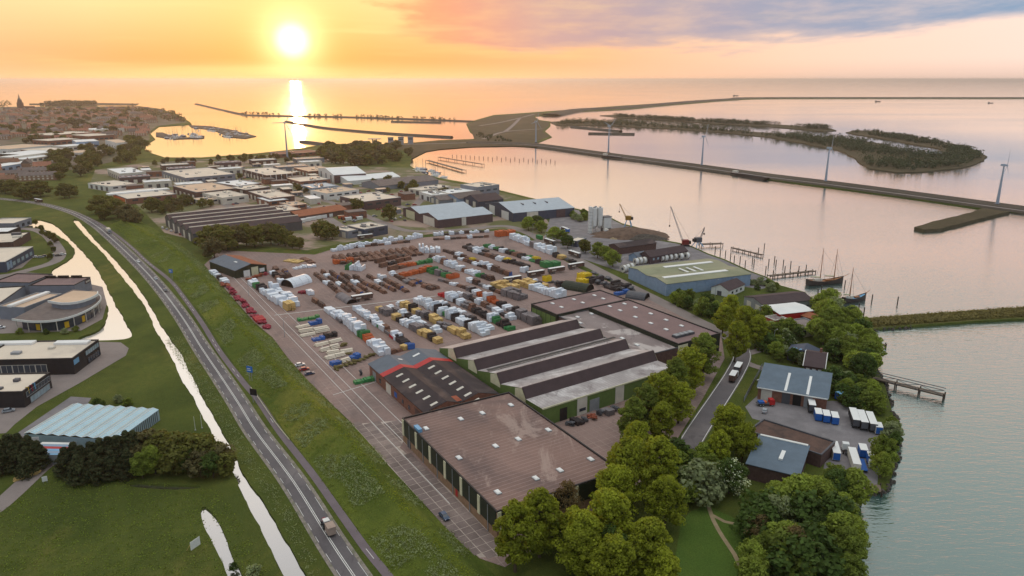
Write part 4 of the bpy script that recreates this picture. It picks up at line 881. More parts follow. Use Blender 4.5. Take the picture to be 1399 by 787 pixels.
for nm, lb, q_, h, wl, rf, ct in flatb:
    b_ = B(nm, lb, q_, h, ct).flat(wl, rf, 'offwhite' if wl in ('white', 'offwhite') else 'metal_grey', .4, .5)
    L0, L1_ = 2 * b_.hl, 2 * b_.hw
    b_.row(0, max(2, int(L0 / 9)), 4.0, .2, 3.8, 'loading_door', 'metal_dark' if wl in ('white', 'offwhite') else 'offwhite'); b_.row(1, max(2, int(L1_ / 8)), 4.5, h * .5, h * .5 + 1.4, 'window', 'glass')
    rg = random.Random(nm); b_.units([(rg.uniform(.15, .85), rg.uniform(.15, .85), rg.uniform(1.5, 5), rg.uniform(1.2, 2.5), rg.uniform(.6, 1.3), rg.choice(['metal_grey', 'offwhite', 'metal_dark']), 'roof_unit') for _ in range(5)], h - .35)
    if nm == 'white_offices': b_.edge(1, .0, .3, 0, 4.5, 'red_front', 'red', .2)
    if nm == 'pillared_hall': b_.row(1, 5, .8, 0, 6.8, 'pillar', 'white'); b_.row(0, 4, .8, 0, 6.8, 'pillar', 'white')
    if nm == 'striped_unit': b_.edge(0, .3, .9, 0, 4, 'orange_front', 'orange', .3); b_.units([(.35, .5, 8, 50, 1.2, 'roof_white', 'stepped_roof')], 4.6)
W1 = B('white_gable_hall', 'tall white hall with pale silver gabled roof behind the park', [(444, 230), (480, 227), (491, 236), (450, 241)], 8.5, 'hall').gable('white', 'roof_white', 12, 1, 1, .3)
W1.edge(1, .0, 1, .1, 8.2, 'brown_side', 'plum_clad', .1); W1.row(0, 3, 4, .1, 7, 'tall_door', 'metal_dark')
W2 = B('white_boat_hall', 'long low hall with white vaulted roof beside the marina', [(464, 243), (530, 236), (536, 241), (474, 249)], 4, 'hall').gable('white', 'roof_white', 7, 1, 1, .3)
W3 = B('grey_long_shed', 'long grey-roofed shed behind trees near the marina', [(505, 250), (575, 240), (588, 246), (516, 256)], 4, 'shed').gable('grey_clad', 'roof_tile_grey', 7.5, 1, 1, .3)
W4 = B('brown_barrel_shed', 'long shed with rust-brown rounded roof above the yard', [(396, 291), (455, 281), (466, 286), (406, 298)], 4, 'shed').gable('brick_dark', 'roof_rust', 6.5, 1, 1, .3)
W5 = B('ridged_dark_hall', 'wide hall with five dark brown roof ridges at the left of the yard trees', [(230, 297), (368, 282), (402, 302), (262, 322)], 6, 'hall').gable('metal_dark', 'roof_dark', 9.0, 1, 5, .2, cap='roof_light')
W5.row(0, 5, 4, .1, 5, 'door', 'offwhite')
for nm, lb, q_, h, hr, wl, rf in (('navy_boat_shed', 'dark gabled boat shed left of the silver-roofed hall', [(640, 271), (668, 266), (680, 272), (652, 277)], 5, 9, 'navy_clad', 'roof_dark'), ('dark_row_shed', 'dark roofed shed beyond the plum shed', [(614, 268), (644, 262), (656, 267), (626, 273)], 5, 8, 'blue_clad', 'roof_tile_grey'), ('grey_corner_shed', 'small grey gabled shed at the plum shed corner', [(592, 270), (614, 267), (620, 271), (600, 275)], 4, 6.5, 'grey_clad', 'roof_tile_grey')):
    B(nm, lb, q_, h, 'shed').gable(wl, rf, hr, 1, 1, .3).row(0, 2, 4, .1, 4.4, 'door', 'offwhite')
hut = B('green_hut', 'green-walled shed with slate roof and rusty right side in the yard corner', [(299, 357), (325, 348), (362, 362), (313, 372)], 4.2, 'shed').gable('green_dark', 'roof_slate', 6.4, 0, 1, .3, 'roof_rust')
hut.edge(1, .25, .45, 0, 3.4, 'white_door', 'white', .1); hut.edge(1, .5, .72, 0, 4.4, 'tall_door', 'cream', .1); hut.edge(1, .76, .92, 1, 3, 'white_window', 'white', .1)
for k in range(2): hut.rooflights([(322 + 6 * k, 358 - 2 * k)], 5.7, (3, 1.2))

# --- left business park
N1 = B('black_showroom', 'black showroom with white flat roof and large display windows, left edge', [(-12, 490), (0, 464), (135, 466), (92, 491)], 6.2, 'showroom').flat('dark', 'roof_light', 'dark', .5)
N1.edge(1, .45, .97, 3.6, 5.4, 'upper_window', 'glass_light', .1, 'dark'); N1.edge(1, .5, .95, .4, 2.6, 'shop_window', 'glass', .1, 'dark'); N1.edge(1, .02, .2, 3.4, 5.2, 'poster', 'lightblue', .1); N1.row(0, 6, 7, .3, 4.0, 'display_window', 'glass', 0.0, .72, 'offwhite')
N1.units([(.3, .35, 3, 2, .8, 'metal_grey', 'roof_unit'), (.6, .6, 2, 2, .7, 'offwhite', 'roof_unit'), (.1, .9, 14, 3, .8, 'roof_white', 'roof_light_box'), (.75, .85, 12, 3, .8, 'roof_white', 'roof_light_box')], 5.8)
N2 = B('dark_corner_shop', 'smaller black shop with pale roof and three flags in front', [(-40, 534), (-28, 508), (67, 511), (24, 537)], 5.6, 'shop').flat('dark', 'roof_light', 'dark', .5)
N2.edge(1, .1, .95, 2.9, 4.6, 'upper_window', 'glass', .1, 'metal_grey'); N2.edge(1, .2, .9, .3, 2.2, 'shop_window', 'glass_light', .1, 'metal_grey'); N2.units([(.65, .6, 1.6, 1.6, .9, 'metal_dark', 'roof_unit'), (.55, .2, 2.2, 1.4, .6, 'metal_dark', 'roof_unit')], 5.2)
N3 = B('blue_front_store', 'store with pale flat roof and navy side with violet posters', [(-60, 362), (-48, 337), (47, 340), (0, 356)], 6, 'store').flat('navy_clad', 'roof_light', 'offwhite')
N3.row(1, 6, 3.4, 1.6, 3.6, 'window', 'glass_light'); N3.edge(1, .03, .1, 1, 5, 'poster', 'blue_clad', .1); N3.edge(1, .13, .2, 1, 5, 'poster', 'blue_clad', .1)
N4 = B('pale_roof_unit', 'pale flat-roofed unit with dark rooftop boxes at the left edge', [(-30, 332), (-20, 318), (30, 319), (24, 331)], 5, 'building').flat('brick_dark', 'roof_light', 'dark'); N4.units([(.75, .8, 5, 3, 1.5, 'metal_dark', 'roof_box'), (.9, .5, 5, 3, 1.2, 'offwhite', 'roof_box')], 4.6)
N5 = B('row_unit', 'unit with thin white roofs behind the pale flat-roofed unit', [(-30, 317), (-22, 310), (20, 311), (14, 317)], 4, 'building').flat('dark', 'roof_white', 'dark')
N6 = B('far_left_unit', 'grey unit with dark windows beside the upper left road', [(-10, 304), (0, 296), (30, 299), (22, 306)], 5, 'building').flat('grey_clad', 'roof_light', 'metal_grey'); N6.row(1, 3, 3, 1, 3, 'window', 'glass')
Q1 = B('grey_box_dealer', 'grey block with brown flat roof behind the round showroom', [(-10, 385), (22, 373), (72, 374), (40, 386)], 7, 'building').flat('grey_clad', 'roof_brown', 'dark', .5)
Q2 = B('grey_box_showroom', 'grey block with signboard beside the canal, right of the brown-roofed block', [(37, 389), (70, 377.5), (109, 379.5), (112, 390)], 6.4, 'building').flat('grey_clad', 'roof_brown', 'dark', .5)
sg = Q2.edge(1, .62, .95, 4.2, 6.0, 'sign_board', 'plum_clad', .3)
mb = MB(); a, b = Q2.C[1], Q2.C[2]; dd = (b - a).normalized(); nn = Vector((dd.y, -dd.x, 0)); Lq = (b - a).length
for k in range(7): p = a.lerp(b, .66 + .037 * k) + nn * .36; mb.box((p.x, p.y, 4.7), (Lq * .026, .05, .8), math.atan2(dd.y, dd.x))
part('sign_letters', mb, 'offwhite', sg)
Q2.units([(.1 + .3 * k, .97, 5, .8, .9, 'black', 'roof_box') for k in range(3)], 6.4)
Q3 = B('slate_box_wing', 'slate-grey wing at the left edge below the brown-roofed block', [(-40, 414), (-20, 392), (27, 392), (4, 414)], 6, 'building').flat('grey_clad', 'roof_light', 'dark', .5)
Q4 = B('white_strip_roof_wing', 'pale roofed wing with long white rooflight beside the round showroom', [(0, 418), (48, 399), (86, 401), (30, 420)], 6, 'building').flat('grey_clad', 'roof_peach', 'metal_grey', .5)
p = P(40, 409, 6); part('roof_strip_light', MB().box((p.x, p.y, 5.7), (22, 2.2, .9), math.atan2(Q4.q.y, Q4.q.x)), 'roof_white', Q4.t)
# round showroom: two curved roof discs on a glass front
def arc_px(pts, z, n=6): return smooth_line([P(a, b, z) for a, b in pts], 2.0)
tR = thing('round_showroom', 'round-fronted showroom with two curved roof discs by the canal', 'showroom', P(85, 425))
low_ = arc_px([(17, 436), (45, 439), (75, 437.5), (100, 431.5), (122, 422), (135, 412), (137, 405), (128, 399)], 5.0)
back = [P(100, 395, 5.0), P(64, 412, 5.0), P(40, 424, 5.0)]
def disc(name, edge_pts, inner, z, th, mat, rim):
    pts = [(p.x, p.y) for p in edge_pts] + [(p.x, p.y) for p in inner]; pts = ccw(pts); mb = MB().prism(pts, z - th, z, None, True); o = part(name, mb, mat, tR)
    mb = MB(); k = len(edge_pts)
    for i in range(k - 1):
        a, b = edge_pts[i], edge_pts[i + 1]; dd = (b - a).normalized(); nn = Vector((dd.y, -dd.x, 0)); m_ = (a + b) / 2 + nn * .12
        mb.box((m_.x, m_.y, z - th - .1), ((b - a).length + .15, .35, th + .35), math.atan2(dd.y, dd.x))
    part('white_rim', mb, rim, o); return o
disc('lower_roof', low_, back, 5.0, .5, 'roof_tile_grey', 'white')
up_ = arc_px([(66, 411), (85, 414), (105, 412.5), (122, 407.5), (133, 401.5), (133, 398.5)], 8.0); disc('upper_roof', up_, [P(100, 397, 8.0)], 8.0, .7, 'roof_peach', 'white')
cen = sum(low_, Vector()) / len(low_)
gl_ = [p.lerp(cen, .14) for p in low_]; mb = MB()
for i in range(len(gl_) - 1): a, b = gl_[i], gl_[i + 1]; mb.face([(a.x, a.y, 0), (b.x, b.y, 0), (b.x, b.y, 4.5), (a.x, a.y, 4.5)])
part('glass_front', mb, 'glass', tR)
gu = [p.lerp(sum(up_, Vector()) / len(up_), .1) for p in up_]; mb = MB()
for i in range(len(gu) - 1): a, b = gu[i], gu[i + 1]; mb.face([(a.x, a.y, 5), (b.x, b.y, 5), (b.x, b.y, 7.4), (a.x, a.y, 7.4)])
part('upper_wall', mb, 'grey_clad', tR)
for i in range(0, len(low_), 3): p = low_[i].lerp(cen, .05); part('column', MB().tube((p.x, p.y, 0), (p.x, p.y, 4.5), .18, n=8), 'offwhite', tR)
for i in (4, 10, 14, 26):
    if i < len(gl_) - 1:
        a, b = gl_[i], gl_[i + 1]; dd = (b - a).normalized(); nn = Vector((dd.y, -dd.x, 0)); m_ = (a + b) / 2 + nn * .1; part('yellow_display', MB().box((m_.x, m_.y, .4), (1.8, .1, 2.6), math.atan2(dd.y, dd.x)), 'yellow', tR)

# greenhouse: ridged glass bays, each bay and pane row its own part
GH = B('glass_greenhouse', 'broad pale blue ridged glass greenhouse beside the left meadow', [(31, 592), (100, 552), (217, 559), (160, 600)], 3.6, 'greenhouse')
GH.walls('glass_light', 3.4)
nb = 8
for k in range(nb):
    a0, a1 = k / nb, (k + 1) / nb; am = (a0 + a1) / 2
    for (x0, z0), (x1, z1) in (((a0, 3.45), (am, 3.95)), ((am, 3.95), (a1, 3.45))):
        mb = MB(); mb.face([GH.pt(x0, 0, z0), GH.pt(x1, 0, z1), GH.pt(x1, 1, z1), GH.pt(x0, 1, z0)]); o = part('glass_bay', mb, 'glasshouse', GH.t)
        mb = MB()
        for j in range(25):
            p, q_ = GH.pt(x0, j / 24, z0 + .05), GH.pt(x1, j / 24, z1 + .05); mb.tube(p, q_, .05, n=4)
        part('glazing_bar', mb, 'white', o)
    g0, g1 = GH.pt(am, 0, 4.0), GH.pt(am, 1, 4.0); part('ridge_bar', MB().tube(g0, g1, .09, n=4), 'white', GH.t)
    g0, g1 = GH.pt(a0, 0, 3.5), GH.pt(a0, 1, 3.5); part('gutter', MB().tube(g0, g1, .12, n=4), 'offwhite', GH.t)
GH.row(1, 20, .25, .1, 3.3, 'mullion', 'metal_dark'); GH.row(2, 12, .25, .1, 3.3, 'mullion', 'metal_dark')
GS = B('blue_panel_shed', 'small shed with blue corrugated roof and a red panel below the greenhouse', [(46, 618), (54, 602), (98, 605), (84, 625)], 3.0, 'shed')
GS.walls('metal_grey')
for k in range(6):
    mb = MB(); mb.face([GS.pt(0, k / 6 + .004, 3.0), GS.pt(1, k / 6 + .004, 2.7), GS.pt(1, (k + 1) / 6 - .004, 2.7), GS.pt(0, (k + 1) / 6 - .004, 3.0)]); part('roof_panel', mb, ['lightblue', 'blue_clad', 'lightblue', 'red', 'blue_clad', 'white'][k], GS.t)
# ------------------------------------------------------------------ goods in the storage yard
def jit(rg, a): return rg.uniform(-a, a)
def wrap_body(seed, n=6):
    """a film-wrapped pack, unit size: chamfered, a little slack and uneven"""
    rg = random.Random(seed); mb = MB(); prof = [(-.5, .05), (.5, .05), (.5, .93), (.46, .99), (.12, 1.0), (-.2, .99), (-.46, .985), (-.5, .92)]; rings = []
    for i in range(n + 1):
        x = -.5 + i / n; r_ = []
        for y, z in prof: r_.append(len(mb.v)); mb.v.append((x, y * (1 + jit(rg, .03)), z + (jit(rg, .025) if z > .5 else 0)))
        rings.append(r_)
    for i in range(n):
        for k in range(8):
            j = (k + 1) % 8; mb.f.append((rings[i][k], rings[i + 1][k], rings[i + 1][j], rings[i][j])); mb.mi.append(0)
    mb.f.append(tuple(rings[0][::-1]) if False else tuple(rings[0])); mb.f.append(tuple(rings[-1][::-1])); mb.mi += [0, 0]
    for f_i in range(len(mb.f)): mb.f[f_i] = mb.f[f_i][::-1]
    return mb
def bearers(): return MB().box((-.35, 0, 0), (.06, .98, .05)).box((.0, 0, 0), (.06, .98, .05)).box((.35, 0, 0), (.06, .98, .05))
def mk_wrap(name, label, mat, v):
    """a cluster of film-wrapped packs of uneven height"""
    t = proto(name, label, 'pack'); rg = random.Random(v); k = rg.choice([2, 3, 3]); w = 1.0 / k
    for i in range(k):
        two = rg.random() < .6; hs = [rg.uniform(.55, 1.05), rg.uniform(.5, 1.05)] if two else [rg.uniform(.7, 1.08)]
        for j, hh in enumerate(hs):
            b = wrap_body(v * 10 + i * 2 + j, 3); wy = .5 if two else 1.0; oy = (-.25, .25)[j] if two else 0.0; ox, oy2 = jit(rg, .04), jit(rg, .05)
            b.v = [(x * w * .94 + (-.5 + w * (i + .5)) + ox, y * wy * .94 + oy + oy2, z * hh) for x, y, z in b.v]; part('wrapped_block', b, mat, t, True)
    part('bearer', bearers(), 'bearer', t, True); return t
def mk_boards(name, label, mat, v):
    t = proto(name, label, 'stack'); rg = random.Random(v)
    for i in range(2):
        for k in range(3):
            if k == 2 and rg.random() < .3: continue
            mb = MB(); ox = jit(rg, .05)
            for l in range(4):
                for c_ in range(2): mb.box((ox + jit(rg, .015), -.25 + .5 * i + (-.115 + .23 * c_), .04 + k * .32 + l * .073), (.92 + jit(rg, .06), .215, .062))
            part('board_pack', mb, mat, t, True)
    part('bearer', bearers(), 'bearer', t, True); return t
def mk_beams(name, label, mat, v, tip):
    t = proto(name, label, 'stack'); rg = random.Random(v)
    for k in range(3):
        mb = MB(); n = 6 - k; w = .9 / 6
        for i in range(n): mb.box((jit(rg, .06), (i - (n - 1) / 2) * w * 1.05, .05 + k * .31), (.9 + jit(rg, .08), w * .82, .27))
        part('beam_layer', mb, mat, t, True)
    mb = MB()
    for k in range(3): mb.box((.475 + .02 * k, 0, .06 + k * .31), (.03, .78 - .14 * k, .25))
    part('end_caps', mb, tip, t, True); part('bearer', bearers(), 'bearer', t, True); return t
def mk_pipes(name, label, mat, v, r=.13):
    t = proto(name, label, 'pipes'); rg = random.Random(v)
    for k, n in enumerate((4, 3, 2)):
        mb = MB()
        for i in range(n):
            y = (i - (n - 1) / 2) * .25; x = jit(rg, .03); mb.tube((-.48 + x, y, .17 + k * .26), (.48 + x, y, .17 + k * .26), .125, n=10)
        part('pipe_layer', mb, mat, t, True)
    mb = MB()
    for x in (-.3, .05, .32): mb.box((x, 0, 0), (.03, 1.02, .05)); mb.box((x, 0, .05), (.012, .99, .18))
    part('bearer', mb, 'bearer', t, True); return t
def mk_heap(name, label, mat, v):
    t = proto(name, label, 'bundle'); rg = random.Random(v)
    for i in range(5):
        mb = MB(); cx_, cy_ = jit(rg, .3), jit(rg, .3); z = .16 + .5 * rg.random() * (i > 1)
        for k in range(7): a = rg.uniform(0, math.pi); l = rg.uniform(.25, .48); p = Vector((cx_ + jit(rg, .1), cy_ + jit(rg, .1), z + jit(rg, .13))); dv = Vector((math.cos(a) * l, math.sin(a) * l, jit(rg, .1))); mb.tube(p - dv * .5, p + dv * .5, .1, n=6)
        part('bundle_layer', mb, mat, t, True)
    return t
def mk_crate(name, label, mat, v):
    t = proto(name, label, 'pack'); rg = random.Random(v + 3); k = rg.choice([2, 2, 3]); w = 1.0 / k
    for i in range(k):
        hh = rg.uniform(.6, 1.05); b = wrap_body(v + i, 2); ox = -.5 + w * (i + .5); oy = jit(rg, .07); b.v = [(x * w * .95 + ox, y * rg.uniform(.9, .96) + oy, z * hh) for x, y, z in b.v]; o = part('pack_body', b, mat, t, True)
        mb = MB()
        for x in (-.25, .25): mb.box((ox + x * w, oy, hh * .985), (.03, .9, .035))
        part('strap', mb, 'dark', o, True)
    part('bearer', bearers(), 'bearer', t, True); return t
KIND = {}
def reg(code, phrase, fn, *a, n=3):
    KIND[code] = (phrase, [fn(a[0], phrase, a[1], 7 * ord(code) + i, *a[2:]) for i in range(n)])
reg('W', 'white film-wrapped pack', mk_wrap, 'wrapped_pack', 'white_wrap', n=8)
reg('Y', 'pale yellow timber stack', mk_boards, 'timber_stack', 'timber')
reg('G', 'grey board stack', mk_boards, 'board_stack', 'pack_grey')
reg('D', 'dark steel beam stack', mk_beams, 'beam_stack', 'steel_dark', 'steel_brown')
reg('S', 'blue-tipped steel beam stack', mk_beams, 'beam_stack', 'steel_brown', 'blue_pack')
reg('B', 'brown beam stack', mk_beams, 'beam_stack', 'steel_brown', 'steel_dark')
reg('K', 'blackish strapped pack', mk_crate, 'strapped_pack', 'pack_black', n=4)
reg('C', 'crimson steel bundle', mk_heap, 'steel_bundle', 'crimson', n=4)
reg('R', 'bright red pack', mk_crate, 'strapped_pack', 'red_pack', n=2)
reg('O', 'orange strapped pack', mk_crate, 'strapped_pack', 'orange', n=2)
reg('N', 'green strapped pack', mk_crate, 'strapped_pack', 'green_pack', n=2)
reg('L', 'blue strapped pack', mk_crate, 'strapped_pack', 'blue_pack', n=2)
reg('P', 'cream pipe stack', mk_pipes, 'pipe_stack', 'pipe_cream', n=2)
reg('A', 'bright yellow pack', mk_crate, 'strapped_pack', 'yellow_bright', n=2)
reg('H', 'rusty scrap heap', mk_heap, 'scrap_heap', 'rust', n=3)
reg('V', 'olive bundle', mk_heap, 'brush_bundle', 'olive', n=3)
reg('M', 'grey heap of metal', mk_heap, 'metal_heap', 'metal_dark', n=3)
YR = random.Random(11)
def one(code, p, L_, W_, H_, rz, label, group):
    ph, ps = KIND[code]; src = YR.choice(ps)
    return copy_thing(src, (p.x, p.y, .06), rz + (math.pi if YR.random() < .3 and code not in 'S' else 0) + YR.uniform(-.025, .025), label, group, (L_, W_, H_))
rowid = [0]
def row(desc, a, b, seq, W_=2.6, H_=2.4, cols=1, fill=.93, rz=None):
    """a row of goods from the far end a to the near end b (ground points of the picture)"""
    A_, B_ = P(*a), P(*b); d = (B_ - A_); n = len(seq); st = d.length / n; r = math.atan2(d.y, d.x); dn = d.normalized(); nn = Vector((dn.y, -dn.x, 0)); cnt = {}
    for i, ch in enumerate(seq):
        if ch in '. ': continue
        for c_ in range(cols):
            if cols > 1 and YR.random() < .12: continue
            p = A_ + dn * (st * (i + .5)) + nn * ((c_ - (cols - 1) / 2) * W_ * 1.04 + YR.uniform(-.22, .22))
            if c_ == 0: cnt[ch] = cnt.get(ch, 0) + 1
            k = cnt.get(ch, 1); lane = '' if cols == 1 else (', left' if c_ == cols - 1 else ', right')
            big_ = 1.18 if ch == 'W' else 1.0
            one(ch, p, st * fill * YR.uniform(.9, 1.02), big_ * W_ * YR.uniform(1.05, 1.35), big_ * H_ * YR.uniform(.62, 1.25), r if rz is None else rz, '%s %s from far end%s%s' % (ORD[min(k, 40) - 1], KIND[ch][0], (', ' if not desc.startswith('of ') else ' ') + desc, lane), 'goods in the row ' + desc)
# rows, west to east
row('along the dike foot', (290, 372), (309, 388), 'WWKW', 2.4, 1.8)
row('of crimson bundles by the dike', (304, 386), (366, 450), 'HHCCCCCCCCCCRCC', 3.4, 2.2, 1, 1.12)
row('of white covers beside the crimson bundles', (344, 388), (399, 425), 'WNKWWWWWY', 3.4, 3.2, 1, 1.05)
row('of side packs by the white covers', (372, 396), (404, 420), 'WWKWW', 3.0, 3.0, 1, 1.05)
row('of scrap beside the green hut', (338, 384), (366, 374), 'HHHC', 3.6, 2.2, 1, 1.1)
row('behind the white tunnel cover', (379, 368), (392, 381), 'BSD', 3.0, 2.2, 2)
row('of flat sheets near the hut', (391, 356), (412, 359), 'YYYY', 5.0, .7)
row('of thin bars near the hut', (414, 353), (428, 360), 'BBB', 4.0, .9)
row('of low white sheets', (400, 368), (432, 364), 'WWWWW', 2.4, 1.1)
row('of long beams leading to the grey cover', (430, 375), (466, 403), 'DSDWDDS', 2.2, 1.9)
row('ending at the dark trailer', (452, 373), (502, 410), 'DSDDBDSD', 2.2, 1.9)
row('of brown beams past the white cube', (484, 380), (527, 402), 'DDSBBB', 2.4, 2.0)
row('of beams with blue ends', (519, 379), (557, 400), 'WDBDSB', 2.4, 2.0)
row('of short beams near the tunnel', (428, 411), (444, 421), 'BD', 2.0, 1.6)
row('of grey flats below the orange packs', (557, 383), (596, 396), 'GSDBD', 2.8, 1.4, 2)
row('of white packs by the park fence', (453, 344), (549, 327), 'WWWWWWWWWWWWWW', 2.4, 2.2)
row('of white packs at the yard corner', (556, 328), (576, 324), 'WWWW', 2.6, 2.6)
row('of white packs on the north edge', (592, 322), (668, 317), 'WWKWGWDWWKW', 2.2, 1.9)
for k in range(12):
    a = (456 + 9.6 * k, 351 - 1.1 * k); b = (470 + 9.6 * k, 361.5 - 1.1 * k)
    row('of rack bars in the %s bay' % ORD[k], a, b, YR.choice(['BD', 'DB', 'BB']), 3.2, 1.5, 1, 1.0)
row('of long brown packs across the yard', (512, 360), (556, 349), 'BBK', 2.4, 2.6)
row('of long brown packs, second line', (518, 366), (562, 354), 'BKBB', 2.4, 2.6)
row('of long brown packs, near line', (530, 371), (568, 361), 'BBO', 2.6, 2.4)
row('of orange packs on the left', (455, 361), (492, 356), 'OOOB', 3.0, 2.6)
row('of green and white packs on the left', (473, 368), (498, 369), 'NWWW', 4.2, 3.2)
row('of orange packs in the centre', (545, 366), (590, 358), 'OONN', 2.8, 2.4)
row('of long orange packs in the centre', (547, 379), (588, 369), 'OOO', 3.0, 3.0, 1, 1.0)
row('of green packs in the centre', (586, 370), (622, 381), 'NNGNO', 3.0, 2.8, 2)
row('of big white packs at the centre back', (572, 345), (602, 344), 'WWWW', 4.4, 3.8)
row('of white and blue packs at the centre', (588, 352), (622, 367), 'DWWSWW', 3.0, 2.8)
row('of beams behind the big white cube', (606, 343), (656, 360), 'DDDWDSAB', 2.6, 2.0)
row('of the big white cube and beams', (658, 363), (698, 378), 'WWDDS', 2.8, 2.8)
row('of covered beams below the big cube', (626, 368), (674, 384), 'WSWWNKD', 3.0, 2.2)
row('of black packs in the back field', (636, 338), (664, 345), 'KGWK', 2.8, 2.2, 2)
row('of black packs with a yellow stack', (662, 348), (722, 366), 'KKKAAKKK', 2.8, 2.2)
row('of green and black packs at the back', (662, 337), (737, 357), 'NWNKKNBKNA', 2.8, 2.4)
row('of white packs along the dock road', (700, 326), (756, 348), 'WWWWGWWW', 3.2, 3.2, 1, 1.02)
row('of dark packs by the dock road', (757, 350), (786, 360), 'KYMK', 3.0, 2.2)
row('of packs in front of the green tarp', (712, 371), (736, 376), 'WKK', 3.0, 2.6)
row('of yellow timber by the trailers', (676, 391), (704, 400), 'YYYY', 3.0, 3.4, 2)
row('of grey boards by the yellow timber', (690, 402), (716, 410), 'GGG', 3.0, 3.0, 2)
row('of yellow timber under the trailers', (707, 387), (738, 397), 'YYYK', 3.0, 3.2, 2)
row('of white packs beside the store roof', (728, 395), (768, 408), 'WWWW', 3.6, 3.2, 1, 1.05)
row('of dark metal heaps by the arched shelter', (744, 383), (770, 393), 'AMMK', 3.4, 2.4)
row('of metal heaps near the dock road', (800, 381), (862, 400), 'MKMMKKM', 4.4, 2.6, 2, 1.1)
row('of scattered frames by the dock road', (806, 372), (846, 388), 'MMMM', 4.0, 1.4, 1, 1.1)
row('of white packs beside the pipes', (461, 430), (526, 486), 'WWWWWWNOWWW', 3.0, 2.9, 1, 1.0)
row('of white packs ending at the blue drum', (487, 423), (563, 478), 'WWWWWWNBBRKKL', 2.6, 2.4, 1, .98)
row('of timber and grey packs, west line', (517, 423), (602, 470), 'YGG.YKWWGGYYKY', 3.0, 2.6, 1, .95)
row('of timber and grey packs, east line', (546, 416), (640, 464), 'WYYKYGGKYYGGYYYY', 3.0, 2.9, 1, .95)
row('of white packs with a green box', (570, 412), (665, 459), 'WWWWWKWNWKWWKWWW', 3.2, 3.0, 1, .98)
row('starting with red packs', (604, 403), (700, 452), 'RRWWKWGGBKKKKWNKKN', 3.2, 2.9, 1, .98)
row('with the orange frames', (640, 396), (708, 430), 'GKWOOWOOKKWGK', 3.0, 2.5, 1, .95)
row('under the store wall', (712, 432), (738, 444), 'GGG', 3.4, 3.4, 2)
# later lines that fill the lanes between the older rows
row('in the lane left of the tunnel', (371, 372), (386, 388), 'WKBW', 2.4, 2.0)
row('in the lane beside the long beams', (440, 372), (478, 400), 'BWDDWBD', 2.0, 1.7)
row('in the lane of low brown bars', (466, 374), (508, 403), 'BDDWBBD', 2.0, 1.6)
row('in the lane below the brown packs', (502, 378), (540, 399), 'DBWDSB', 2.0, 1.7)
row('in the lane above the orange packs', (534, 374), (566, 392), 'WDDGB', 2.2, 1.8)
row('in the lane behind the dock trailers', (676, 341), (742, 362), 'KWKBKWNK', 2.4, 2.0)
row('in the lane above the dark beams', (620, 352), (668, 368), 'DWBDWKD', 2.2, 1.8)
row('in the lane of mixed packs, back', (640, 342), (696, 360), 'KWKBDWK', 2.4, 2.0)
row('in the lane by the pink apron', (600, 383), (642, 396), 'GDWBD', 2.2, 1.5)
row('in the lane west of the white packs', (448, 424), (470, 442), 'WWG', 2.4, 2.0)
row('in the lane between the white rows', (500, 432), (545, 466), 'WKWWGW', 2.2, 2.0)
row('in the lane left of the yellow timber', (640, 384), (686, 402), 'WDGWKB', 2.4, 2.2)
row('in the lane right of the red packs', (628, 402), (702, 438), 'WGKWBGWKW', 2.4, 2.2)
row('in the lane right of the green box', (592, 414), (672, 452), 'GWKWWGKWW', 2.4, 2.2)
row('in the lane of small white packs', (530, 420), (600, 456), 'WGWKWWGW', 2.2, 2.0)
row('in the lane under the four trailers', (716, 384), (748, 396), 'GWKY', 2.6, 2.2)
row('in the lane by the yard corner', (592, 328), (668, 324), 'DBWKDBWDKB', 2.4, 1.7)
row('in the lane behind the rack', (470, 340), (560, 331), 'BDWBDBWDBD', 2.4, 1.5)
# pipes lying across, each line of the bed
for k, (seq, a, b) in enumerate((('NN', (406, 439), (436, 434)), ('PL', (405, 449), (439, 441)), ('PP', (408, 455), (448, 448)), ('PP', (410, 460), (450, 452)), ('LK', (426, 466), (460, 459)), ('PP', (430, 474), (467, 465)), ('PPV', (437, 481), (475, 471)), ('PP', (446, 485), (482, 479)), ('PPV', (444, 491), (484, 482)), ('LPL', (452, 500), (491, 488)))):
    row('of the pipe bed, %s line from the back' % ORD[k], a, b, seq, 2.2, 1.7, 1, 1.0)
row('of olive bundles below the pipes', (457, 506), (500, 491), 'VVVVVVV', 2.8, 2.2, 1, 1.1)
row('of olive bundles by the slate roof', (497, 490), (513, 485), 'VVV', 2.4, 1.8, 1, 1.1)
row('of logs behind the slate roof', (533, 484), (556, 476), 'BBY', 2.2, 1.6)
# scrap beside the saw-tooth hall, right side
row('of scrap by the green wall', (772, 583), (845, 560), 'MKMHMGM', 3.4, 2.0, 1, 1.0)
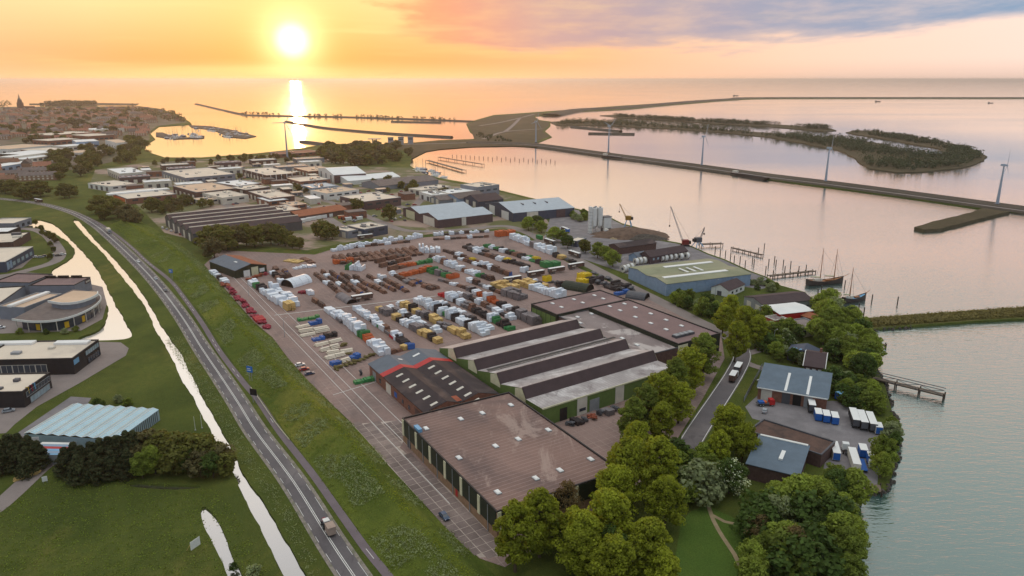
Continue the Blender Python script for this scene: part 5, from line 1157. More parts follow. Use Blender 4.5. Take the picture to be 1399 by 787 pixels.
# large single covers
def arch(name, label, cat, pa, pb, r, mat, open_end=True, n=10, mat2='dark'):
    a, b = P(*pa), P(*pb); c_ = (a + b) / 2; d = b - a; t = thing(name, label, cat, (c_.x, c_.y, .06), math.atan2(d.y, d.x)); L_ = d.length; k = 6
    for i in range(k):
        mb = MB(); x0, x1 = -L_ / 2 + L_ * i / k, -L_ / 2 + L_ * (i + 1) / k
        for j in range(n):
            a0, a1 = math.pi * j / n, math.pi * (j + 1) / n; rr = r * (1 + .015 * (i % 2))
            mb.face([(x0, math.cos(a0) * rr, math.sin(a0) * rr * .8), (x1, math.cos(a0) * rr, math.sin(a0) * rr * .8), (x1, math.cos(a1) * rr, math.sin(a1) * rr * .8), (x0, math.cos(a1) * rr, math.sin(a1) * rr * .8)])
        part('cover_bay', mb, mat, t, True, True)
    for x in (-L_ / 2 + .3, L_ / 2 - .4):
        mb = MB(); mb.face([(x, math.cos(math.pi * j / n) * r * .96, math.sin(math.pi * j / n) * r * .76) for j in range(n + 1)]); mb.f.append(mb.f[0][::-1]); mb.mi.append(0); part('end_panel', mb, mat2, t, True)
    return t
arch('white_tunnel_cover', 'white arched tunnel cover beside the crimson box', 'cover', (392, 392), (418, 384), 4.6, 'white_wrap')
arch('round_dark_shelter', 'dark green rounded shelter in front of the store roof', 'shelter', (772, 392), (806, 398), 4.2, 'green_dark')
arch('low_dark_cover', 'low dark tarpaulin cover beside the dock road', 'cover', (858, 405), (884, 409), 3.6, 'metal_dark')
arch('grey_beam_cover', 'grey tarpaulin over beams at the near end of the long beam row', 'cover', (465, 405), (481, 415), 2.6, 'pack_grey')
one('C', P(414, 401), 6, 4, 3, RV, 'crimson box in the mouth of the white tunnel cover', 'single yard goods'); one('W', P(424, 402), 5, 3, 2.4, RU, 'white sheet pack leaning beside the crimson box', 'single yard goods')
one('N', P(752, 364), 11, 5.5, 4, RV, 'big green tarpaulin pack behind the row of trailers', 'single yard goods'); one('O', P(690, 322), 14, 5, 4.6, RV, 'big orange container pack at the yard north corner', 'single yard goods')
one('A', P(798, 382), 7, 5, 4.5, RU, 'tall bright yellow pile beside the rounded shelter', 'single yard goods'); one('A', P(796, 387), 6, 4, 3, RV, 'lower bright yellow pile beside the rounded shelter', 'single yard goods')
one('L', P(849, 402), 8, 2.6, 2, RV, 'blue skip beside the dock road', 'single yard goods'); one('N', P(497, 522), 7, 2.5, 1.6, RV, 'green skip in front of the twin gable hall', 'single yard goods')
one('M', P(493, 512), 2.5, 1.6, 2.6, RU, 'dark forklift load behind the green skip', 'single yard goods'); one('H', P(578, 615), 3, 2, 1.4, RV, 'yellow-brown heap at the corner of the brown warehouse', 'single yard goods')
# ------------------------------------------------------------------ vehicles
VS = .8   # the survey scale of the picture makes metres a little short
_cp = copy_thing
def copy_thing(root, loc, rz=0.0, label=None, group=None, scale=None):
    return _cp(root, loc, rz, label, group, (VS, VS, VS) if scale is None else scale)
def wheels(t, spots, r=.33, w=.24):
    me = MB().tube((0, -w / 2, 0), (0, w / 2, 0), r, n=12, m='rubber').tube((0, -w / 2 - .01, 0), (0, w / 2 + .01, 0), r * .55, n=10, m='metal_grey').mesh('wheel', 'rubber')
    for x, y in spots: o = link(bpy.data.objects.new('wheel', me), t); o.location = (x, y, r)
def mk_car(label, mat):
    t = proto('car', label, 'car')
    prof = [(-2.15, .3), (2.1, .3), (2.18, .55), (2.1, .75), (1.1, .95), (-1.75, 1.0), (-2.15, .9)]
    part('body', MB().extrude_y(prof, -.88, .88), mat, t, True)
    part('cabin_glass', MB().extrude_y([(-1.85, .97), (1.15, .93), (.45, 1.42), (-1.35, 1.44)], -.76, .76), 'glass', t, True)
    part('roof', MB().extrude_y([(-1.4, 1.42), (.45, 1.40), (.4, 1.5), (-1.3, 1.51)], -.72, .72), mat, t, True)
    for y in (-.62, .62):
        part('headlight', MB().box((2.12, y, .58), (.12, .36, .16)), 'lamp_white', t, True); part('tail_light', MB().box((-2.15, y, .7), (.08, .32, .18)), 'lamp_red', t, True)
    wheels(t, ((-1.35, -.8), (-1.35, .8), (1.35, -.8), (1.35, .8))); return t
CARS = {k: mk_car(k, m) for k, m in (('white', 'carwhite'), ('silver', 'carsilver'), ('black', 'carblack'), ('blue', 'carblue'), ('red', 'carred'))}
def car(colr, a, rz, label, group=None, z=.1):
    p = P(*a); return copy_thing(CARS[colr], (p.x, p.y, z), rz, label, group)
def road_dir(line, p):
    i = min(range(1, len(line) - 1), key=lambda k: (line[k] - p).length); d = line[i + 1] - line[i - 1]; return math.atan2(d.y, d.x)
def mk_trailer(label, side, roof, L_=12.5, mark=True):
    t = proto('semi_trailer', label, 'trailer')
    part('box_body', MB().box((0, 0, 1.15), (L_, 2.5, 2.6)), side, t, True)
    part('roof', MB().box((0, 0, 3.752), (L_ + .06, 2.56, .12)), roof, t, True)
    part('chassis', MB().box((0, 0, .85), (L_ - .6, 1.0, .28)), 'black', t, True)
    part('rear_door', MB().box((-L_ / 2 - .03, 0, 1.2), (.06, 2.3, 2.45)), 'metal_dark', t, True)
    if mark:
        for y in (-1.27, 1.27):
            mb = MB()
            for k in range(6): mb.box((-L_ * .32 + k * .55, y, 1.9), (.36, .03, .7 + .2 * (k % 2)))
            part('side_lettering', mb, 'offwhite', t, True)
    wheels(t, [(-L_ / 2 + x, y) for x in (1.4, 2.7, 4.0) for y in (-1.05, 1.05)], .5, .3)
    for y in (-.8, .8): part('landing_leg', MB().box((L_ / 2 - 3, y, 0), (.15, .15, .9)), 'metal_dark', t, True)
    return t
def mk_truck(label, cabm, side, roof, L_=7.5):
    t = proto('box_truck', label, 'truck')
    part('cargo_box', MB().box((-1.2, 0, 1.0), (L_ - 2.4, 2.5, 2.5)), side, t, True); part('cargo_roof', MB().box((-1.2, 0, 3.505), (L_ - 2.35, 2.54, .1)), roof, t, True)
    part('cab', MB().extrude_y([(L_ / 2 - 2.2, .6), (L_ / 2 - .1, .6), (L_ / 2, 1.5), (L_ / 2 - .35, 2.7), (L_ / 2 - 2.2, 2.8)], -1.2, 1.2), cabm, t, True)
    part('windscreen', MB().extrude_y([(L_ / 2 - .05, 1.55), (L_ / 2 + .03, 1.55), (L_ / 2 - .26, 2.5), (L_ / 2 - .34, 2.5)], -1.05, 1.05), 'glass', t, True)
    for y in (-.9, .9): part('headlight', MB().box((L_ / 2 - .02, y, .75), (.1, .35, .2)), 'lamp_white', t, True)
    part('chassis', MB().box((-.3, 0, .55), (L_ - .8, 1.0, .3)), 'black', t, True); wheels(t, [(L_ / 2 - 1.3, y) for y in (-1.05, 1.05)] + [(-L_ / 2 + x, y) for x in (1.2, 2.4) for y in (-1.05, 1.05)], .5, .32); return t
TB = mk_trailer('x', 'steel_dark', 'roof_white'); MATS['steel_dark']
for k, (a, lb) in enumerate((((495, 411), 'dark brown semi-trailer with white roof, alone in the middle of the beam rows'), ((499, 327), 'dark brown semi-trailer with white roof by the corner office'), ((700, 386), 'leftmost dark brown trailer of the diagonal line of four'), ((732, 378), 'second dark brown trailer from the left in the line of four'), ((760, 373), 'third dark brown trailer from the left in the line of four'), ((787, 367), 'rightmost dark brown trailer of the diagonal line of four'))):
    p = P(*a); copy_thing(TB, (p.x, p.y, .08), RV, lb, 'dark trailers parked in the yard')
for a, rz, lb in (((751, 334), RU, 'dark trailer with white roof on the dock road beside the trees'), ((785, 351), RU, 'dark trailer with white roof further along the dock road')):
    p = P(*a); copy_thing(TB, (p.x, p.y, .1), rz, lb, 'dark trailers on the dock road')
# articulated lorry on the right road
p = P(1002, 519); rd = road_dir(RRL, p)
BT = mk_truck('x', 'carwhite', 'steel_dark', 'roof_white', 9.0); copy_thing(BT, (p.x, p.y, .12), rd + math.pi, 'white-roofed dark lorry driving on the tree-lined right road', 'lorry on the right road')
p2 = p - Vector((math.cos(rd), math.sin(rd), 0)) * 7.2
TS = mk_trailer('x', 'steel_dark', 'roof_white', 7.0, False); copy_thing(TS, (p2.x, p2.y, .12), rd + math.pi, 'short white-roofed trailer close to the lorry on the right road', 'lorry on the right road')
# cars and lorries on the main road
def onroad(a): p = P(*a); return road_dir(RL, p)
p = P(149, 318); GT = mk_truck('x', 'carsilver', 'offwhite', 'roof_light', 9.5); copy_thing(GT, (p.x, p.y, .12), onroad((149, 318)), 'grey box lorry on the main road near the dark trees')
p = P(53, 277); copy_thing(TB, (p.x, p.y, .12), onroad((53, 277)), 'dark lorry trailer far up the curving main road')
car('white', (189, 358.5), onroad((189, 358)), 'white car farthest up the straight main road', 'cars on the main road', .12); car('silver', (213, 382), onroad((213, 382)), 'silver car between the white and the black car on the main road', 'cars on the main road', .12); car('black', (226, 398), onroad((226, 398)), 'black car nearest the camera among the three main road cars', 'cars on the main road', .12)
# tractor with box trailer
TR_ = thing('tractor', 'dark red tractor with white roof towing a beige box on the main road', 'tractor', (0, 0, 0)); p = P(446, 721); rd = onroad((446, 721)); TR_.location = (p.x, p.y, .12); TR_.rotation_euler = (0, 0, rd + math.pi); TR_.scale = (VS,) * 3
part('bonnet', MB().box((1.5, 0, .9), (2.0, 1.0, .9)), 'crimson', TR_, True); part('cab', MB().box((-.2, 0, .9), (1.7, 1.7, 1.6), 0, None, .9), 'glass', TR_, True); part('cab_roof', MB().box((-.2, 0, 2.5), (1.9, 1.8, .22), 0, None, .92), 'white', TR_, True); wheels(TR_, ((-.6, -1), (-.6, 1)), .85, .45); wheels(TR_, ((1.9, -.8), (1.9, .8)), .55, .35); part('exhaust', MB().tube((1.3, .4, 1.8), (1.3, .4, 2.7), .06, n=6), 'metal_dark', TR_, True)
q_ = p + Vector((math.cos(rd), math.sin(rd), 0)) * 3.3
t = thing('box_cart', 'beige box cart pulled behind the tractor on the main road', 'cart', (q_.x, q_.y, .12), rd + math.pi); part('box_body', MB().box((0, 0, .8), (3.2, 2.3, 2.3)), 'cart_beige', t, True); part('lid', MB().box((0, 0, 3.102), (3.3, 2.4, .1)), 'cart_beige', t, True); part('drawbar', MB().box((2.0, 0, .6), (1.4, .2, .15)), 'metal_dark', t, True); wheels(t, ((-.5, -1), (-.5, 1), (.6, -1), (.6, 1)), .4, .3); t.scale = (VS,) * 3
car('blue', (607, 708), RU + math.pi, 'dark blue car parked on the slab strip beside the brown warehouse', None, .13)
for k, (c_, a) in enumerate((('white', (410, 500)), ('red', (416, 506)), ('blue', (423, 512)))): car(c_, a, RV, '%s of the three cars parked side by side at the dike foot' % ('white', 'dark red', 'blue')[k], 'cars parked at the dike foot')
car('silver', (12, 563), R(30), 'silver car at the left edge in front of the black shop'); car('white', (1, 449), R(20), 'white car beside the slate wing at the left edge')
car('silver', (1044.5, 563), RV + .6, 'small silver car beside the red tow truck on the right yard'); car('white', (936, 419), RU, 'white car parked on the verge of the dock road', None); car('black', (932, 402), RV, 'black car beside the green-roofed shed', None)
car('white', (1041, 523), RU, 'white car half hidden by the blue roof garage', None)
for k, a in enumerate(((540, 300), (547, 298), (553, 302), (560, 296), (535, 303))): car(('white', 'silver', 'black', 'white', 'red')[k], a, RU, '%s parked car, %s from the left by the tree at the plum shed' % (('white', 'silver', 'black', 'white', 'red')[k], ORD[k]), 'cars by the plum shed')
for k in range(8): car(('black', 'white', 'red', 'silver')[k % 4], (486 + 4.4 * k, 320 - 1.2 * k), RU, '%s car, %s in the line outside the strip office' % (('black', 'white', 'red', 'silver')[k % 4], ORD[k]), 'cars outside the strip office')
for k in range(7): car(('white', 'silver', 'black')[k % 3], (50 + 6 * k, 352 + 1.0 * (k % 2) - k * .6), RV, '%s car, %s in the line of the left forecourt' % (('white', 'silver', 'black')[k % 3], ORD[k]), 'cars on the left forecourt')
for k in range(5): car(('white', 'silver', 'white', 'black', 'red')[k], (222 + 6 * k, 312 + 2.2 * k), RU, '%s vehicle, %s in the compound beside the ridged hall' % (('white', 'silver', 'white', 'black', 'red')[k], ORD[k]), 'vehicles by the ridged hall')
# red tow truck, fork lift and trailers on the right yard
p = P(1046, 554); TT = thing('tow_truck', 'red tow truck with low dark bed on the right yard', 'truck', (p.x, p.y, .06), RV - .5)
part('cab', MB().extrude_y([(1.2, .6), (3.2, .6), (3.3, 1.6), (3.0, 2.7), (1.2, 2.8)], -1.2, 1.2), 'red', TT, True); part('windscreen', MB().extrude_y([(3.27, 1.6), (3.34, 1.6), (3.1, 2.5), (3.02, 2.5)], -1.0, 1.0), 'glass', TT, True); part('bed', MB().box((-1.3, 0, .9), (4.8, 2.3, .35)), 'metal_dark', TT, True); part('blue_load', MB().box((-2.0, 0, 1.25), (2.2, 1.8, .7)), 'blue', TT, True); part('orange_load', MB().box((-.3, 0, 1.25), (1.0, 1.8, .6)), 'orange', TT, True); wheels(TT, ((2.2, -1), (2.2, 1), (-1.4, -1), (-1.4, 1), (-2.5, -1), (-2.5, 1)), .5, .3); TT.scale = (VS,) * 3
p = P(1092, 549); t = thing('wheel_loader', 'yellow and dark loader in front of the garage doors', 'loader', (p.x, p.y, .06), RV); part('body', MB().box((0, 0, .7), (2.6, 1.5, 1.1)), 'yellow', t, True); part('cab', MB().box((-.2, 0, 1.8), (1.2, 1.3, 1.2)), 'glass', t, True); part('bucket', MB().box((2.0, 0, .2), (.8, 2.0, .8)), 'dark', t, True); wheels(t, ((-.8, -.8), (-.8, .8), (.8, -.8), (.8, .8)), .6, .4)
rY = R(74)
WB = mk_trailer('x', 'dark', 'roof_white', 11, False); SW = mk_truck('x', 'carwhite', 'blue', 'roof_white', 6.0)
def box_cont(label, a, L_, side, roof, front, rz=rY, h=2.7):
    p = P(*a); t = thing('swap_body', label, 'container', (p.x, p.y, .06), rz); t.scale = (VS, VS, VS); part('body', MB().box((0, 0, .4), (L_, 2.45, h)), side, t, True); part('roof', MB().box((0, 0, h + .402), (L_ + .04, 2.5, .1)), roof, t, True); part('door', MB().box((-L_ / 2 - .03, 0, .5), (.05, 2.2, h - .2)), front, t, True)
    mb = MB()
    for x in (-L_ * .35, L_ * .35): mb.box((x, 0, 0), (.3, 2.2, .4))
    part('support_leg', mb, 'black', t, True); return t
p = P(1107, 558); copy_thing(WB, (p.x, p.y, .06), rY, 'white-roofed trailer left of the three blue containers')
for k, a in enumerate(((1117, 572), (1128, 574.5), (1139.5, 577))): box_cont('%s of the three blue containers with white roofs by the garage' % ('left', 'middle', 'right')[k], a, 5.5, 'blue', 'roof_white', 'blue')
for k, a in enumerate(((1166, 578), (1177, 581), (1189, 583.5))): p = P(*a); copy_thing(WB, (p.x, p.y, .06), rY, '%s of three long white-roofed trailers near the water' % ('left', 'middle', 'right')[k], 'long trailers near the water')
box_cont('small white-roofed box beside the long trailers at the water', (1199, 591), 4.5, 'offwhite', 'roof_white', 'blue')
for k, (a, s_, f_, lb) in enumerate((((1140, 622), 'offwhite', 'blue', 'white trailer with blue tail beside the brown shed roof'), ((1166, 634), 'offwhite', 'offwhite', 'long white trailer between the blue flatbed and the tractor unit'), ((1178, 622), 'blue', 'blue', 'blue container behind the flatbed at the quay'))): box_cont(lb, a, (9, 12, 5)[k], s_, 'roof_white', f_)
p = P(1155, 618); t = thing('tractor_unit', 'white lorry tractor unit parked between the two white trailers', 'truck', (p.x, p.y, .06), rY); part('cab', MB().box((1.2, 0, .7), (2.2, 2.3, 2.3), 0, None, .93), 'carwhite', t, True); part('chassis', MB().box((-1, 0, .6), (3.8, 1.0, .35)), 'dark', t, True); part('windscreen', MB().box((2.28, 0, 1.7), (.08, 1.9, .9)), 'glass', t, True); wheels(t, ((1.5, -1), (1.5, 1), (-1.6, -1), (-1.6, 1)), .5, .3); t.scale = (VS,) * 3
p = P(1177, 639); t = thing('flatbed', 'blue flatbed trailer at the quay edge', 'trailer', (p.x, p.y, .06), rY); part('deck', MB().box((0, 0, 1.0), (8, 2.4, .25)), 'blue', t, True); part('chassis', MB().box((0, 0, .7), (7.4, .9, .3)), 'dark', t, True); wheels(t, ((-3, -1), (-3, 1), (-1.8, -1), (-1.8, 1)), .48, .3); t.scale = (VS,) * 3
p = P(1190, 636); copy_thing(SW, (p.x, p.y, .06), rY + math.pi, 'white lorry with its cab towards the quay, rightmost vehicle')
box_cont('bright blue container beside the garage gable', (1147, 546), 3.4, 'blue', 'lightblue', 'blue', RV)
for k, a in enumerate(((774, 318), (770, 316))): p = P(*a); copy_thing(BT if k else SW, (p.x, p.y, .07), RU, ('white mixer lorry on the concrete plant yard', 'dark lorry behind the mixer lorry on the plant yard')[k])
box_cont('green container on the verge of the dock road', (737, 327), 7, 'green_pack', 'green_pack', 'green_pack', RU)
for k, a in enumerate(((418, 303), (425, 301.5), (432, 300), (440, 298.5), (448, 297), (410, 305), (402, 303), (396, 299), (390, 295))): box_cont('white container, %s along the line below the brown barrel shed' % ORD[k], a, 9, 'white', 'roof_white', 'offwhite', RV if k < 6 else RU)
for k in range(7): box_cont('%s container, %s in the heap left of the strip office' % (('orange', 'rust brown', 'white')[k % 3], ORD[k]), (466 + 5 * k, 299 + (k % 3) * 1.6 - .3 * k), 6, ('orange', 'rust', 'white')[k % 3], ('roof_peach', 'rust', 'roof_white')[k % 3], 'dark', RV + .2 * (k % 2))

# signs and masts along the road
def pole_sign(a, label, w, h, z0, mat, rz, name='road_sign', back=None):
    p = P(*a); t = thing(name, label, 'sign', (p.x, p.y, 0), rz); part('post', MB().tube((-w * .2, 0, 0), (-w * .2, 0, z0 + h * .6), .09, n=8).tube((w * .2, 0, 0), (w * .2, 0, z0 + h * .6), .09, n=8), 'metal_grey', t, True)
    part('board', MB().box((0, -.14, z0), (w, .1, h)), mat, t, True)
    return t
t = pole_sign((235, 382), 'bright blue road sign on a tall post halfway up the cycle path', 2.4, 2.0, 3.6, 'signblue', R(-20)); part('white_letters', MB().box((-.3, -.21, 4.7), (1.4, .04, .25)).box((-.2, -.21, 4.1), (1.6, .04, .25)), 'white', t, True)
t = pole_sign((343, 521), 'bright blue road sign on a post beside the black board', 2.4, 2.2, 3.4, 'signblue', R(-20)); part('white_letters', MB().box((-.3, -.21, 4.6), (1.4, .04, .25)).box((-.2, -.21, 4.0), (1.6, .04, .25)), 'white', t, True)
pole_sign((348, 550), 'black display board on a grey post beside the cycle path', 2.6, 2.2, 2.6, 'black', R(-20), 'display_board')
for a, lb in (((53, 622), 'white square sign on a tall pole in front of the blue panel shed'),): pole_sign(a, lb, 1.8, 1.6, 4.0, 'white', R(10), 'pole_sign')
for k, (a, m_) in enumerate((((39, 552), 'yellow'), ((44, 549), 'crimson'), ((48, 546), 'lightblue'))):
    p = P(*a); t = thing('flag', '%s banner flag in front of the dark corner shop' % ('yellow', 'magenta', 'pale blue')[k], 'flag', (p.x, p.y, 0), R(30), 'banner flags'); part('pole', MB().tube((0, 0, 0), (0, 0, 6), .06, n=6), 'white', t, True); part('banner', MB().box((.45, 0, 3.6), (.8, .04, 2.2)), m_, t, True)
p = P(268, 752); t = thing('field_board', 'white notice board with slanted props in the left meadow', 'sign', (p.x, p.y, 0), R(65)); part('board', MB().box((0, 0, .8), (2.6, .08, 2.0)), 'white', t, True); part('prop', MB().tube((-1, .1, 2.4), (-1, 1.8, 0), .06, n=5).tube((1, .1, 2.4), (1, 1.8, 0), .06, n=5).tube((0, .1, 2.4), (0, 1.8, 0), .06, n=5), 'timber', t, True)
p = P(62, 660); t = thing('verge_board', 'small white board beside the left driveway', 'sign', (p.x, p.y, 0), R(30)); part('board', MB().box((0, 0, .5), (1.2, .06, 1.4)), 'white', t, True); part('post', MB().box((-.4, 0, 0), (.08, .08, .5)).box((.4, 0, 0), (.08, .08, .5)), 'metal_grey', t, True)
one('Y', P(37, 652), 6, 1.2, .8, R(45), 'stack of pale timber beside the left driveway', 'goods by the driveway'); one('G', P(52, 642), 4, 1.2, .7, R(45), 'grey pallet stack beside the left driveway', 'goods by the driveway')
for k, a in enumerate(((267, 588), (276, 585))): p = P(*a); t = thing('marker_pole', '%s white marker pole in the meadow beside the canal' % ('left', 'right')[k], 'pole', (p.x, p.y, 0)); part('pole', MB().tube((0, 0, 0), (0, 0, 4.5), .07, .05, 6), 'white', t, True); part('foot', MB().box((0, 0, 0), (.4, .4, .2)), 'metal_grey', t, True)
# guard rail along the cycle path near the board
t = thing('guard_rail', 'thin pale guard rail between road and cycle path near the black board', 'guard rail', P(345, 560)); ln = [q_ for q_ in offset_line(RL, -6.2)]
i0 = min(range(len(ln)), key=lambda i: (ln[i] - P(331, 532)).length); i1 = min(range(len(ln)), key=lambda i: (ln[i] - P(380, 605)).length)
seg = ln[min(i0, i1):max(i0, i1) + 1]; mb = MB(); mp = MB()
for i in range(len(seg) - 1):
    a, b = seg[i], seg[i + 1]; d = b - a; m_ = (a + b) / 2; mb.box((m_.x, m_.y, .5), (d.length + .02, .08, .3), math.atan2(d.y, d.x)); mp.box((a.x, a.y, 0), (.1, .1, .7))
part('rail', mb, 'cream', t); part('post', mp, 'metal_grey', t)
# lamp posts in the yard
LP = proto('lamp_post', 'x', 'lamp post'); part('pole', MB().tube((0, 0, 0), (0, 0, 10), .13, .08, 8), 'metal_grey', LP, True); part('arm', MB().tube((0, 0, 9.9), (1.4, 0, 10.2), .06, n=6), 'metal_grey', LP, True); part('lamp_head', MB().box((1.6, 0, 10.1), (.7, .3, .16)), 'offwhite', LP, True)
for a, lb in (((389, 461), 'tall grey lamp post at the near end of the white covers'), ((340, 405), 'tall grey lamp post beside the crimson bundles'), ((522, 400), 'tall grey lamp post between the beam rows'), ((698, 402), 'tall grey lamp post beside the yellow timber'), ((782, 350), 'lamp post on the dock road by the round trees'), ((848, 372), 'lamp post on the dock road by the green-roofed shed'), ((977, 405), 'lamp post near the white cottage'), ((1056, 478), 'white pole at the driveway of the dark-roofed house'), ((728, 322), 'lamp post on the dock road at the yard corner')):
    p = P(*a); copy_thing(LP, (p.x, p.y, 0), RV, lb, 'lamp posts')

copy_thing = _cp
# ------------------------------------------------------------------ trees
def leaves_mesh(name, cen, nrm, size, mat, seed):
    """many small leaf faces from arrays of centres and normals"""
    rs = np.random.RandomState(seed); n = len(cen)
    nrm = nrm + rs.normal(0, .55, nrm.shape); nrm /= np.linalg.norm(nrm, axis=1)[:, None] + 1e-9
    t = np.cross(nrm, rs.normal(0, 1, nrm.shape)); t /= np.linalg.norm(t, axis=1)[:, None] + 1e-9; b = np.cross(nrm, t)
    s = size * rs.uniform(.6, 1.3, n)[:, None]; a = s * rs.uniform(.55, 1.0, n)[:, None]
    v = np.stack([cen - t * s, cen + b * a, cen + t * s, cen - b * a], 1).reshape(-1, 3)
    me = bpy.data.meshes.new(name); me.vertices.add(n * 4); me.vertices.foreach_set('co', v.astype(np.float32).ravel())
    me.loops.add(n * 4); me.loops.foreach_set('vertex_index', np.arange(n * 4, dtype=np.int32)); me.polygons.add(n); me.polygons.foreach_set('loop_start', np.arange(0, n * 4, 4, dtype=np.int32)); me.polygons.foreach_set('loop_total', np.full(n, 4, dtype=np.int32))
    me.materials.append(MATS[mat]); me.update(); me.validate(); return me
def crown_points(seed, H, Rr, base, ncl, per, cr, shape):
    """clumps spread through a crown; each clump is a ball of leaves"""
    rs = np.random.RandomState(seed); cen = []; nrm = []; mid = []
    lobes = [(rs.uniform(-.35, .35) * Rr, rs.uniform(-.35, .35) * Rr, rs.uniform(.3, .9)) for _ in range(5)]
    k = 0
    while k < ncl:
        t = rs.uniform(0, 1) ** .8; z = base + (H - base) * t
        if shape == 'cone': w = Rr * (1 - t) ** .8 * 1.0 + .15
        elif shape == 'poplar': w = Rr * (math.sin(math.pi * min(1, t * .92 + .08)) ** .55)
        else: w = Rr * math.sqrt(max(.02, 1 - (2 * (t ** .9) - .92) ** 2))
        a = rs.uniform(0, 2 * math.pi); rad = w * math.sqrt(rs.uniform(.12, 1.0)) * rs.uniform(.8, 1.12)
        c = np.array([rad * math.cos(a), rad * math.sin(a), z])
        if shape != 'cone':
            lb = lobes[rs.randint(5)]; c[0] += lb[0] * .45; c[1] += lb[1] * .45
        r = cr * rs.uniform(.7, 1.35) * (1.0 if shape != 'cone' else (.45 + .7 * (1 - t)))
        m_ = int(per * rs.uniform(.7, 1.3)); d = rs.normal(0, 1, (m_, 3)); d /= np.linalg.norm(d, axis=1)[:, None]
        q = d * (rs.uniform(.45, 1.0, m_) ** .5)[:, None] * r * np.array([1, 1, .78])
        cen.append(c + q); nrm.append(d + np.array([0, 0, .35])); mid.append(c); k += 1
    return np.concatenate(cen), np.concatenate(nrm), mid
def trunk_mb(H, base, r, mids, seed):
    rg = random.Random(seed); mb = MB(); z1 = base + (H - base) * .6; p0 = Vector((0, 0, -.3)); n = 4
    for i in range(n):
        z = -.3 + (z1 + .3) * (i + 1) / n; p1 = Vector((jit(rg, .25) * i * .3, jit(rg, .25) * i * .3, z)); mb.tube(p0, p1, r * (1 - .7 * i / n), r * (1 - .7 * (i + 1) / n), 7, caps=False); p0 = p1
    for c in rg.sample(mids, min(9, len(mids))):
        z0 = min(z1 * .95, max(base * .8, c[2] - 2.5)); mb.tube((0, 0, z0), tuple(c), r * .32, r * .08, 5, caps=False)
    return mb
TP = {}
def tree_proto(key, name, H, Rr, base, ncl, per, cr, ls, mat, shape='round', bark='trunk', seed=1, tr=.3, cat='tree'):
    t = proto(name, 'tree', cat); cen, nrm, mids = crown_points(seed, H, Rr, base, ncl, per, cr, shape)
    part('trunk', trunk_mb(H, base, tr, mids, seed), bark, t, True); link(bpy.data.objects.new('crown', leaves_mesh('crown', cen, nrm, ls, mat, seed)), t); TP.setdefault(key, []).append((t, H)); return t
for i in range(3):
    tree_proto('big', 'broad_tree', 17, 5.4 - .3 * i, 3.2, 130, 105, 1.35 - .1 * i, .30, 'leaf_olive', ('round', 'poplar', 'round')[i], seed=20 + i, tr=.45)
    tree_proto('poplar', 'tall_tree', 18, 4.4, 2.8, 120, 105, 1.2, .28, ('leaf_olive', 'leaf_green', 'leaf_olive')[i], 'poplar', seed=30 + i, tr=.4)
    tree_proto('mid', 'leafy_tree', 9, 3.8, 2.0, 64, 95, 1.0, .24, ('leaf_green', 'leaf_dark', 'leaf_bright')[i], 'round', seed=40 + i, tr=.25)
    tree_proto('bush', 'shrub', 3.6, 2.4, .3, 34, 60, .8, .22, ('leaf_green', 'leaf_dark', 'leaf_sage')[i], 'round', seed=50 + i, tr=.12, cat='shrub')
    tree_proto('warm', 'park_tree', 10, 4.4, 2.0, 46, 50, 1.5, .5, ('leaf_warm', 'leaf_warm', 'leaf_far')[i], 'round', seed=60 + i, tr=.3)
for i in range(2):
    tree_proto('conifer', 'conifer_tree', 9.5, 3.0, .4, 120, 60, .95, .26, 'leaf_conifer', 'cone', seed=70 + i, tr=.3); tree_proto('bright', 'bright_tree', 8, 3.6, 1.4, 75, 80, 1.05, .27, 'leaf_bright', 'round', seed=80 + i, tr=.25)
for i in range(2): tree_proto('town', 'town_tree', 10, 4.6, 1.6, 26, 40, 1.9, .8, ('leaf_far', 'leaf_warm')[i], 'round', seed=65 + i, tr=.3)
tree_proto('birch', 'birch_tree', 11, 3.2, 3.0, 40, 50, 1.0, .2, 'leaf_sage', 'round', 'birch_bark', seed=90, tr=.2); tree_proto('brown', 'budding_tree', 10, 3.4, 2.5, 46, 45, 1.0, .2, 'leaf_brown', 'round', seed=91, tr=.2)
tree_proto('blossom', 'blossom_tree', 9, 4.0, 1.6, 80, 70, 1.05, .24, 'leaf_dark', 'round', seed=92, tr=.25)
bt = TP['blossom'][0][0]; cen, nrm, mids = crown_points(92, 9, 4.0, 1.6, 80, 16, 1.15, 'round'); link(bpy.data.objects.new('blossom', leaves_mesh('blossom', cen, nrm, .2, 'blossom', 5)), bt)
TRG = random.Random(5)
def tree_at(key, p, h, label, group, wide=1.0):
    t, H = TRG.choice(TP[key]); s = h / H; return copy_thing(t, (p.x, p.y, 0), TRG.uniform(0, 6.28), label, group, (s * wide * TRG.uniform(.92, 1.1), s * wide * TRG.uniform(.92, 1.1), s))
def tops(key, lst, label, group, wide=1.0):
    """trees by the place of their tops: (x, y, height)"""
    for i, (x, y, h) in enumerate(sorted(lst)):
        p = P(x, y, h); tree_at(key, Vector((p.x, p.y, 0)), h, label + (', %s from the left' % ORD[i] if len(lst) > 1 else ''), group, wide)
def fill(key, poly, n, h0, h1, label, group, wide=1.0, seed=1, gap=0.0):
    rg = random.Random(seed); done = []
    for p in scatter_px(poly, n * 3 if gap else n, rg):
        if gap and any((p - q).length < gap for q in done): continue
        if len(done) >= n: break
        if any(b_.hit(p, 1.5) for b_ in BLDS): continue
        done.append(p)
    done.sort(key=lambda p: p.x / p.y)
    for i, p in enumerate(done): tree_at(rg.choice(key) if isinstance(key, (list, tuple)) else key, p, rg.uniform(h0, h1), label + (', %s from the left' % ORD[i] if n <= 46 else ''), group, wide)
